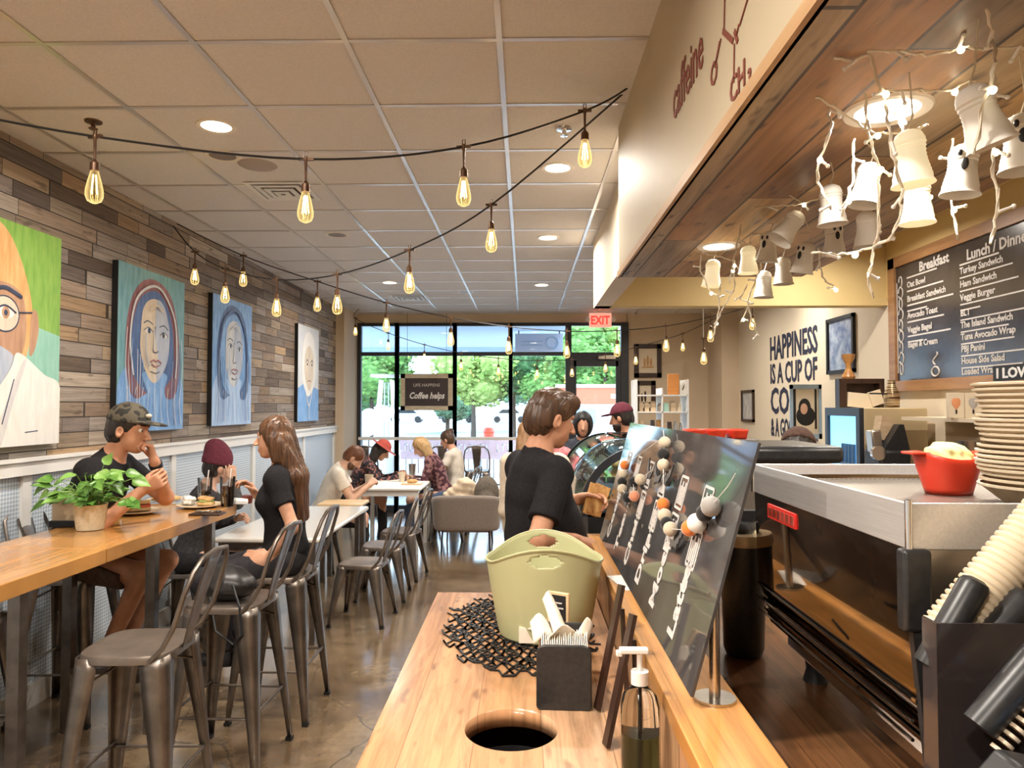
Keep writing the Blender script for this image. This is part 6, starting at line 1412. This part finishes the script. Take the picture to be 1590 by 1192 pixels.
# coat, bag on the armchair
t = thing('coat', 'cream coat draped over the left of the armchair back', 'coat', (-.72, 8.62, .62)); D = SDF((-.3, -.25, -.2), (.3, .25, .25), .012)
D.cap((-.22, 0, -.02), (.0, .02, .10), .05, .09, .05); D.cap((0, .02, .10), (.12, .05, .0), .09, .06, .05); D.ell((-.03, .02, -.05), (.13, .12, .1)); D.wrinkle(.012, 30); D.build('coat_cloth', mat('cream_wool', (.66, .52, .36), (.76, .62, .46), sc=(30, 30, 30), rough=.95), t)
t = thing('backpack', 'rounded grey-brown backpack on the armchair beside the cream coat', 'backpack', (-.46, 8.60, .43)); D = SDF((-.2, -.18, 0), (.2, .18, .5), .012); D.ell((0, 0, .20), (.15, .12, .21)); D.ell((0, -.10, .12), (.10, .06, .11)); D.half((0, 0, .0), (0, 0, -1)); D.build('pack', mat('grey_brown_canvas', (.10, .085, .07), (.17, .14, .11), sc=(60, 60, 60), rough=.9), t)
t = thing('handbag', 'black handbag lying on the second bar stool', 'bag', (-1.42, 3.42, .762)); D = SDF((-.15, -.13, 0), (.15, .13, .22), .008); D.ell((0, 0, .06), (.13, .10, .075)); D.ell((-.03, .03, .10), (.08, .06, .05)); D.wrinkle(.004, 60); D.half((0, 0, .002), (0, 0, -1)); D.build('bag_body', mat('black_leather', (.015, .013, .013), rough=.4), t)
MB().tube([(.05, -.08, .08), (.12, -.17, .0), (.14, -.19, -.12), (.10, -.19, -.16), (.02, -.19, -.10), (-.03, -.14, .04)], .006, 6).build('strap', m_black, t)
# ---------------------------------------------------------------- people
def tl(loc, rz, px, py, Y):
    v = hy(px, py, Y)-Vector(loc); c, s_ = math.cos(-rz), math.sin(-rz); return V3(v.x*c-v.y*s_, v.x*s_+v.y*c, v.z)
m_denim = mat('blue_denim', (.05, .08, .14), (.09, .13, .22), sc=(60, 60, 60), rough=.9); m_darkp = mat('dark_trousers', (.015, .014, .018), (.03, .027, .03), sc=(40, 40, 40), rough=.9)
m_short = mat('brown_shorts', (.07, .04, .03), (.11, .07, .05), sc=(40, 40, 40), rough=.9); m_camo = mat('dark_camo_cap', (.02, .018, .015), (.09, .075, .05), sc=(22, 22, 22), rough=.8, det=1, lo=.48, hi=.52)
# man in cap
L, z = (-2.53, 3.95, 0), R(-84)
hl = tl(L, z, 240, 716, 4.0); hr_ = tl(L, z, 222, 760, 3.80)
def watch(P, I, h):
    a, e, w_ = I['arms'][-1]; d = nrm(w_-e); c = w_-d*.03
    MB().cyl(Vector(c-d*.014), Vector(c+d*.014), .036, n=24).build('wrist_watch', m_black, P)
person('person sitting in a dark cap and black t-shirt, eating with one fist at the mouth', L, z, m_sk1, m_tblack, m_short, pel=.865, lean=(.38, 0), head=(.12, -.02), hands={-1: hl, 1: hr_}, feet={-1: V3(-.14, .26, .36), 1: V3(.14, .26, .36)}, sc=1.09,
       near=True, legs='short', hair='short', hairm=m_hdark, cap='ball', capm=m_camo, handdir={-1: V3(0.02, -.25, .9), 1: V3(-.1, .75, .45)}, curl=(1.15, .95), palm={-1: V3(.5, -.8, 0), 1: V3(-.8, .1, .3)}, elbow={-1: V3(-.6, .2, -1), 1: V3(.6, -.2, -1)}, extra=watch, fat=.01)
# long haired woman
L, z = (-1.335, 3.98, 0), R(93)
def ring(P, I, h): pass
person('person in a black t-shirt with very long brown hair on a metal bar stool', L, z, m_sk3, m_tblack, m_darkp, pel=.85, lean=(.04, 0), head=(.0, .03), hands={1: tl(L, z, 399, 770, 4.10), -1: tl(L, z, 415, 868, 3.82)}, feet={-1: V3(-.12, .28, .36), 1: V3(.12, .28, .36)}, sc=.96,
       fem=True, near=True, hair='long', hairm=m_hchest, handdir={1: V3(-.2, .45, .8), -1: V3(.2, .9, .1)}, curl=(.4, .65), palm={1: V3(-.5, .4, -.6)}, elbow={1: V3(.4, -.2, -1), -1: V3(-.35, -.7, -.6)})
# main standing man
L, z = (.075, 3.26, 0), R(-66)
person('person standing at the counter in a black t-shirt with tousled brown hair, looking down', L, z, m_sk1, m_tblack, m_darkp, pel=.90, lean=(-.04, 0), head=(.05, .30), hands={1: tl(L, z, 893, 838, 3.12), -1: tl(L, z, 893, 776, 3.42)}, feet={-1: V3(-.12, .0, .08), 1: V3(.12, -.02, .08)}, sc=1.08,
       near=True, hair='tousled', hairm=m_hbrown, handdir={1: V3(.1, .9, -.25), -1: V3(.2, .95, .1)}, curl=(.8, .45), palm={1: V3(-.3, -.1, -.9), -1: V3(.7, 0, -.6)}, fat=.055, sleeve=.72, elbow={1: V3(.5, -.8, -.5), -1: V3(-.5, -.5, -.6)})
p = hy(930, 776, 3.40); t = thing('menu_card', 'folded kraft brown menu held by the standing man in black', 'menu', (p.x, p.y, p.z)); MB().bar((-.045, 0, -.07), (.0, .02, .07), .012, .085).build('cover', mat('kraft_orange', (.60, .32, .10), (.68, .40, .15), sc=(8, 8, 8), rough=.7), t, smooth=False); MB().bar((-.028, .0, -.068), (.025, .02, .066), .006, .08).build('rear_cover', m_past, t, smooth=False)
# others
def prs(*a, **k):
    k.setdefault('vox', .0115); return person(*a, **k)
m_maroon = mat('maroon_knit', (.10, .018, .03), (.15, .03, .05), sc=(60, 60, 60), rough=.95); m_dgrey = mat('charcoal_knit', (.03, .028, .03), (.06, .055, .055), sc=(40, 40, 40), rough=.9)
prs('person in a maroon beanie and dark top at the cream table by the wainscot', (-2.50, 5.30, 0), R(-70), m_sk2, m_dgrey, m_darkp, pel=.56, lean=(.22, 0), head=(-.3, .1), hands={1: V3(.12, .30, 1.12), -1: V3(-.15, .32, .80)}, hair='short', hairm=m_hdark, cap='beanie', capm=m_maroon, fem=True, sleeve=2, handdir={1: V3(0, -.2, 1)})
m_cwhite = mat('white_cotton', (.66, .60, .52), (.74, .68, .60), sc=(20, 20, 20), rough=.9)
prs('person in a cream t-shirt with short reddish brown hair, looking down at a phone', (-2.10, 7.35, 0), R(-78), m_sk2, m_cwhite, m_darkp, pel=.56, lean=(.38, 0), head=(0, .65), hands={1: V3(.08, .48, .86), -1: V3(-.08, .48, .86)}, hair='short', hairm=mat('auburn_hair', (.10, .035, .015), (.18, .07, .03), sc=(60, 60, 6), rough=.5), beard=m_hchest)
m_floral = mat('dark_floral', (.02, .018, .025), (.32, .13, .10), sc=(30, 30, 30), rough=.9, det=2, lo=.52, hi=.6); m_rhat = mat('brick_red_felt', (.36, .06, .05), (.44, .09, .07), sc=(60, 60, 60), rough=.95)
prs('person in a red wide brimmed hat and dark floral top leaning over the white table', (-2.22, 9.0, 0), R(-80), m_sk3, m_floral, m_darkp, pel=.56, lean=(.55, 0), head=(0, .35), hands={1: V3(.15, .62, .80), -1: V3(-.15, .62, .80)}, fem=True, hair='mid', hairm=m_hdark, cap='brim', capm=m_rhat, sleeve=2)
dup(ch, (-2.20, 9.02, 0), R(-80), 'low metal chair under the person in the red hat')
m_plaid = mat('plaid_wool', (.06, .02, .03), (.26, .13, .13), sc=(22, 22, 22), rough=.95, det=0, lo=.45, hi=.55)
m_tan = mat('tan_suede', (.42, .28, .17), (.5, .35, .22), sc=(30, 30, 30), rough=.8)
prs('person with blond hair in a dark plaid shirt and jeans beside the armchair', (-1.02, 9.1, 0), R(88), m_sk2, m_plaid, m_denim, pel=.56, lean=(.38, 0), head=(0, .45), hands={1: V3(.1, .45, .75), -1: V3(-.1, .45, .75)}, feet={1: V3(.12, .5, .08), -1: V3(-.12, .42, .08)}, fem=True, hair='mid', hairm=m_hblond, sleeve=2, shoe=m_tan)
dup(ch, (-.98, 9.12, 0), R(88), 'low metal chair under the blond person in plaid')
prs('person with tied brown hair and headband in a white top near the window stools', (-.92, 9.72, 0), R(75), m_sk3, m_cwhite, m_denim, pel=.56, lean=(.12, 0), head=(0, .3), hands={1: V3(.15, .35, .9), -1: V3(-.15, .35, .85)}, fem=True, hair='bun', hairm=m_hbrown)
dup(ch, (-.90, 9.74, 0), R(75), 'low metal chair under the person with tied hair')
m_knit = mat('cream_cardigan', (.62, .52, .40), (.72, .62, .50), sc=(50, 50, 50), rough=.95)
prs('person in a long cream cardigan with light brown hair, behind the standing man', (.06, 4.35, 0), R(-10), m_sk2, m_knit, m_knit, pel=.88, head=(0, .15), hands={1: V3(.18, .2, 1.0), -1: V3(-.17, .12, .82)}, elbow={-1: V3(-.1, -.5, -1)}, fem=True, hair='long', hairm=mat('light_brown_hair', (.22, .12, .05), (.36, .2, .1), sc=(60, 60, 6), rough=.45), sleeve=2, sc=.98)
m_coral = mat('coral_print', (.55, .12, .14), (.72, .30, .30), sc=(25, 25, 25), rough=.9)
prs('person in a coral printed top with dark hair, mostly behind the standing man', (.20, 6.1, 0), R(172), m_sk3, m_coral, m_darkp, pel=.84, hands={1: V3(.15, .2, 1.0), -1: V3(-.15, .2, 1.0)}, fem=True, hair='mid', hairm=m_hdark, sc=.94, sleeve=2)
m_navyj = mat('navy_jacket', (.02, .025, .04), (.035, .04, .06), sc=(30, 30, 30), rough=.8)
prs('person in a black hood and navy jacket facing the camera beyond the pastry case', (.56, 6.9, 0), R(176), m_sk3, m_navyj, m_darkp, pel=.86, head=(0, .15), hands={1: V3(-.10, .24, 1.08), -1: V3(.08, .26, 1.12)}, hair='short', hairm=m_hdark, cap='hood', capm=m_black, sleeve=2, sc=.95, elbow={1: V3(1, 0, -.6), -1: V3(-1, 0, -.6)})
m_plum = mat('plum_shirt', (.045, .03, .045), (.07, .045, .065), sc=(30, 30, 30), rough=.9)
prs('person in a maroon cap and plum shirt turned left at the pastry case', (.92, 6.35, 0), R(70), m_sk1, m_plum, m_darkp, pel=.90, head=(.1, .2), hands={1: V3(.2, .25, .95), -1: V3(-.2, .3, 1.0)}, hair='short', hairm=m_hdark, cap='ball', capm=m_maroon, beard=m_hdark, fat=.02)
m_bcap = mat('brown_cap', (.06, .028, .018), (.09, .045, .03), sc=(40, 40, 40), rough=.85)
prs('barista in a brown cap bending down behind the black topped appliance', (1.24, 3.3, 0), R(-25), m_sk2, m_dgrey, m_darkp, pel=.86, lean=(.22, 0), head=(0, .45), hands={1: V3(.2, .45, 1.0), -1: V3(-.2, .45, 1.0)}, feet={-1: V3(-.13, -.05, .08), 1: V3(.13, -.05, .08)}, hair='short', hairm=m_hdark, cap='ball', capm=m_bcap, sc=.93)
# ---------------------------------------------------------------- outside things
m_fol = [mat('foliage_%d' % k, a_, b_, sc=(3, 3, 3), rough=.8) for k, (a_, b_) in enumerate((((.10, .22, .05), (.24, .42, .10)), ((.05, .13, .05), (.12, .25, .09)), ((.26, .38, .08), (.44, .55, .16)), ((.10, .22, .12), (.24, .38, .22))))]
m_bark = mat('bark', (.10, .07, .05), rough=.9); rnd = random.Random(31)
def tree(x, y, h, w_, k, label):
    t = thing('tree', label, 'tree', (x, y, 0), 0, 'trees beyond the car park'); D = MB(); n = int(420*w_)
    ce = [(Vector((rnd.uniform(-.55, .55)*w_, rnd.uniform(-.4, .4)*w_, h*rnd.uniform(.38, .88))), rnd.uniform(.35, .6)*w_) for _ in range(7)]
    for c, r in ce:
        for q in range(n//7*3):
            a1 = rnd.uniform(0, 6.28); a2 = math.acos(rnd.uniform(-1, 1)); d = Vector((math.sin(a2)*math.cos(a1), math.sin(a2)*math.sin(a1), math.cos(a2))); p_ = c+Vector((d.x*r, d.y*r, d.z*r*.8))*rnd.uniform(.75, 1.05); s_ = rnd.uniform(.08, .2)
            u_, v_ = basis(d+Vector((rnd.uniform(-.8, .8), rnd.uniform(-.8, .8), rnd.uniform(-.8, .8)))); D.add([p_-u_*s_, p_-v_*s_*.6, p_+u_*s_, p_+v_*s_*.6], [(0, 1, 2, 3)])
        D.ell(c, (r*.8, r*.8, r*.65), nu=10, nv=7)
    D.build('crown', m_fol[k], t, smooth=False); MB().cyl((0, 0, -.02), (0, 0, h*.6), .14, .08, n=8).build('trunk', m_bark, t)
for x, y, h, w_, k, l in ((-11.5, 42, 6.2, 3.0, 3, 'blue-green tree at the far left of the windows'), (-8.2, 38, 5.8, 2.8, 0, 'green tree left of the patio heater'), (-5.0, 46, 4.0, 2.4, 3, 'small pale tree behind the hanging sign'), (-2.6, 36, 4.4, 2.2, 2, 'yellow-green tree right of the hanging sign'), (-.6, 38, 5.6, 2.6, 1, 'dark green tree in the third window'),
                          (2.0, 36, 6.2, 2.6, 0, 'green tree in the fourth window'), (4.6, 40, 7.0, 3.0, 2, 'tall yellow-green tree behind the door'), (7.5, 38, 6.6, 3.0, 1, 'dark tree right of the door glass'), (1.0, 50, 6.5, 3.2, 3, 'pale tree filling the gap left of the door'), (-13.5, 52, 6.5, 3.4, 1, 'dark tree behind the farthest left one'), (3.4, 30, 5.2, 1.8, 0, 'nearest green tree in the door glass')):
    tree(x, y, h, w_, k, l)
# bushes strip and cars beyond
for k in range(15):
    x = -38+5.2*k; t = thing('parked_car', 'small distant parked car in the row before the trees', 'car', (x, 72+.4*(k % 2), 0), 0, 'parked cars'); c = [(.5, .5, .52), (.08, .09, .1), (.6, .6, .6), (.15, .2, .3), (.35, .05, .04)][k % 5]
    MB().poly([(-1.9, -.8, .35), (-1.9, -.8, .85), (-1.2, -.8, .95), (-.7, -.8, 1.4), (.7, -.8, 1.4), (1.2, -.8, .95), (1.9, -.8, .8), (1.9, -.8, .35)], (0, 1.6, 0)).build('car_body', mat('car_%d' % (k % 5), c, rough=.25, coat=.5), t, smooth=False, bev=.05)
    MB().poly([(-1.1, -.82, .95), (-.65, -.82, 1.32), (.65, -.82, 1.32), (1.1, -.82, .95)], (0, 1.64, 0)).build('side_window', m_black, t, smooth=False)
    for sx in (-1.2, 1.2): MB().cyl((sx, -.84, .32), (sx, .84, .32), .32, n=16).build('wheel', m_black, t)
# patio fence with pink banner
t = thing('patio_fence', 'dark metal patio fence outside the windows', 'fence', (-1, 14.2, 0)); m = MB(); m.box(-4, 2.2, 14.18, 14.22, 1.0, 1.04).box(-4, 2.2, 14.18, 14.22, .1, .13)
for k in range(50): m.box(-4+.125*k-.006, -4+.125*k+.006, 14.19, 14.21, 0, 1.02)
m.build('fence_rails', m_black, t, w=True, smooth=False)
t = thing('fence_banner', 'pale pink banner with white lettering seen from behind on the patio fence', 'banner', (-1, 14.1, .8)); MB().box(-2.6, 1.2, 14.165, 14.18, .62, 1.0).build('banner_cloth', mat('pink_banner', (.66, .42, .45), (.72, .5, .52), sc=(3, 3, 3), rough=.8), t, w=True, smooth=False)
m = MB(); rnd = random.Random(4)
for k in range(34):
    x = -2.5+.108*k; 
    if k % 9 == 8: continue
    m.box(x, x+.018, 14.155, 14.164, .78, .92); m.box(x, x+.07, 14.155, 14.164, .90 if k % 2 else .78, .92 if k % 2 else .80)
m.build('banner_lettering', m_white, t, w=True, smooth=False)
p = hy(600, 640, 13.2); t = thing('patio_heater', 'tall slim steel pyramid patio heater outside the left window', 'heater', (p.x, 13.2, .01))
for sx in (-1, 1):
    for sy in (-1, 1): MB().bar((sx*.26, sy*.26, .0), (sx*.10, sy*.10, 2.15), .03, .03).build('corner_post', m_steel, t, smooth=False)
MB().cyl((0, 0, .8), (0, 0, 2.1), .05, n=16).build('glass_tube', m_glass, t); MB().poly([(-.25, -.25, 2.2), (.25, -.25, 2.2), (.25, .25, 2.2), (-.25, .25, 2.2)], (0, 0, .05)).build('top_hood', m_steel, t, smooth=False); MB().box(-.22, .22, -.22, .22, 0, .75).build('base_cabinet', m_steel, t, smooth=False)
p = hy(573, 655, 15.5); t = thing('round_sign', 'white oval sign standing outside the leftmost window', 'sign', (p.x, 15.5, 0)); MB().lathe([(.001, -.01), (.30, -.01), (.30, .01), (.001, .01)], (0, 0, p.z), n=28, ax=(0, 1, 0), sx=.8).build('disc', m_white, t); MB().cyl((0, .02, 0), (0, .02, p.z), .02, n=8).build('post', m_steel, t)
a_ = hy(800, 546, 12.2); b_ = hy(874, 518, 12.2); t = thing('hanging_shop_sign', 'white shop sign with a round emblem seen from behind under the canopy', 'sign', ((a_.x+b_.x)/2, 12.2, (a_.z+b_.z)/2)); w2, h2 = (b_.x-a_.x)/2, (b_.z-a_.z)/2
MB().box(-w2, w2, -.02, .02, -h2, h2).build('sign_box', mat('lavender_white', (.62, .64, .78), rough=.6), t, smooth=False); MB().lathe([(.09, -.03), (.11, -.03), (.11, -.02), (.09, -.02), (.09, -.03)], (w2*.55, 0, 0), n=24, ax=(0, 1, 0)).bx((-w2*.3, -.022, .02), (w2*.9, .004, .015)).bx((-w2*.3, -.022, -.04), (w2*.9, .004, .015)).build('emblem', m_pblue, t)
MB().box(-w2+.05, -w2+.07, -.01, .01, h2, 2.97-t.location.z).box(w2-.07, w2-.05, -.01, .01, h2, 2.97-t.location.z).build('hanger', m_black, t, smooth=False)
p = hy(925, 650, 22); t = thing('delivery_van', 'white van parked outside the door', 'van', (p.x+.4, 23, -.02)); MB().poly([(-2.2, -1, .35), (-2.2, -1, 1.0), (-1.7, -1, 1.15), (-1.3, -1, 1.75), (2.4, -1, 1.75), (2.4, -1, .35)], (0, 2, 0)).build('van_body', m_white, t, smooth=False, bev=.06)
MB().poly([(-1.55, -1.02, 1.15), (-1.2, -1.02, 1.62), (-.4, -1.02, 1.62), (-.4, -1.02, 1.15)], (0, .04, 0)).build('cab_window', m_pblue, t, smooth=False)
for sx in (-1.5, 1.6): MB().cyl((sx, -1.02, .36), (sx, 1.0, .36), .36, n=18).build('wheel', m_black, t)
t = thing('shop_canopy', 'orange-red shop sign canopy across the car park behind the van', 'canopy', (p.x+1.2, 27.0, 0)); MB().box(-2.2, 2.6, -.6, .6, 1.75, 2.35).build('canopy_box', mat('orange_red_sign', (.75, .16, .08), rough=.6), t, smooth=False); MB().box(-2.2, 2.6, -.65, .65, 2.35, 2.48).build('canopy_trim', m_white, t, smooth=False)
for sx in (-2.0, 2.4): MB().box(sx-.08, sx+.08, -.08, .08, -.02, 1.75).build('canopy_post', m_steel, t, smooth=False)
MB().box(-.2, 1.6, -.62, -.6, 1.95, 2.12).build('white_stripe', m_white, t, smooth=False)
p = hy(759, 665, 17); t = thing('red_post_stand_in', 'small unclear red thing on a white post outside the third window', 'stand-in', (p.x, 17, -.02)); MB().lathe([(.001, .6), (.13, .6), (.15, .65), (.12, .7), (.12, 1.05), (.15, 1.08), (.1, 1.18), (.001, 1.22)], n=16).cyl((-.2, 0, .92), (.2, 0, .92), .05, n=10).build('red_post_top', m_red, t); MB().cyl((0, 0, 0), (0, 0, .6), .09, n=12).build('stand_post', m_white, t)  # hydrant shape stands in for an unclear red thing on a post
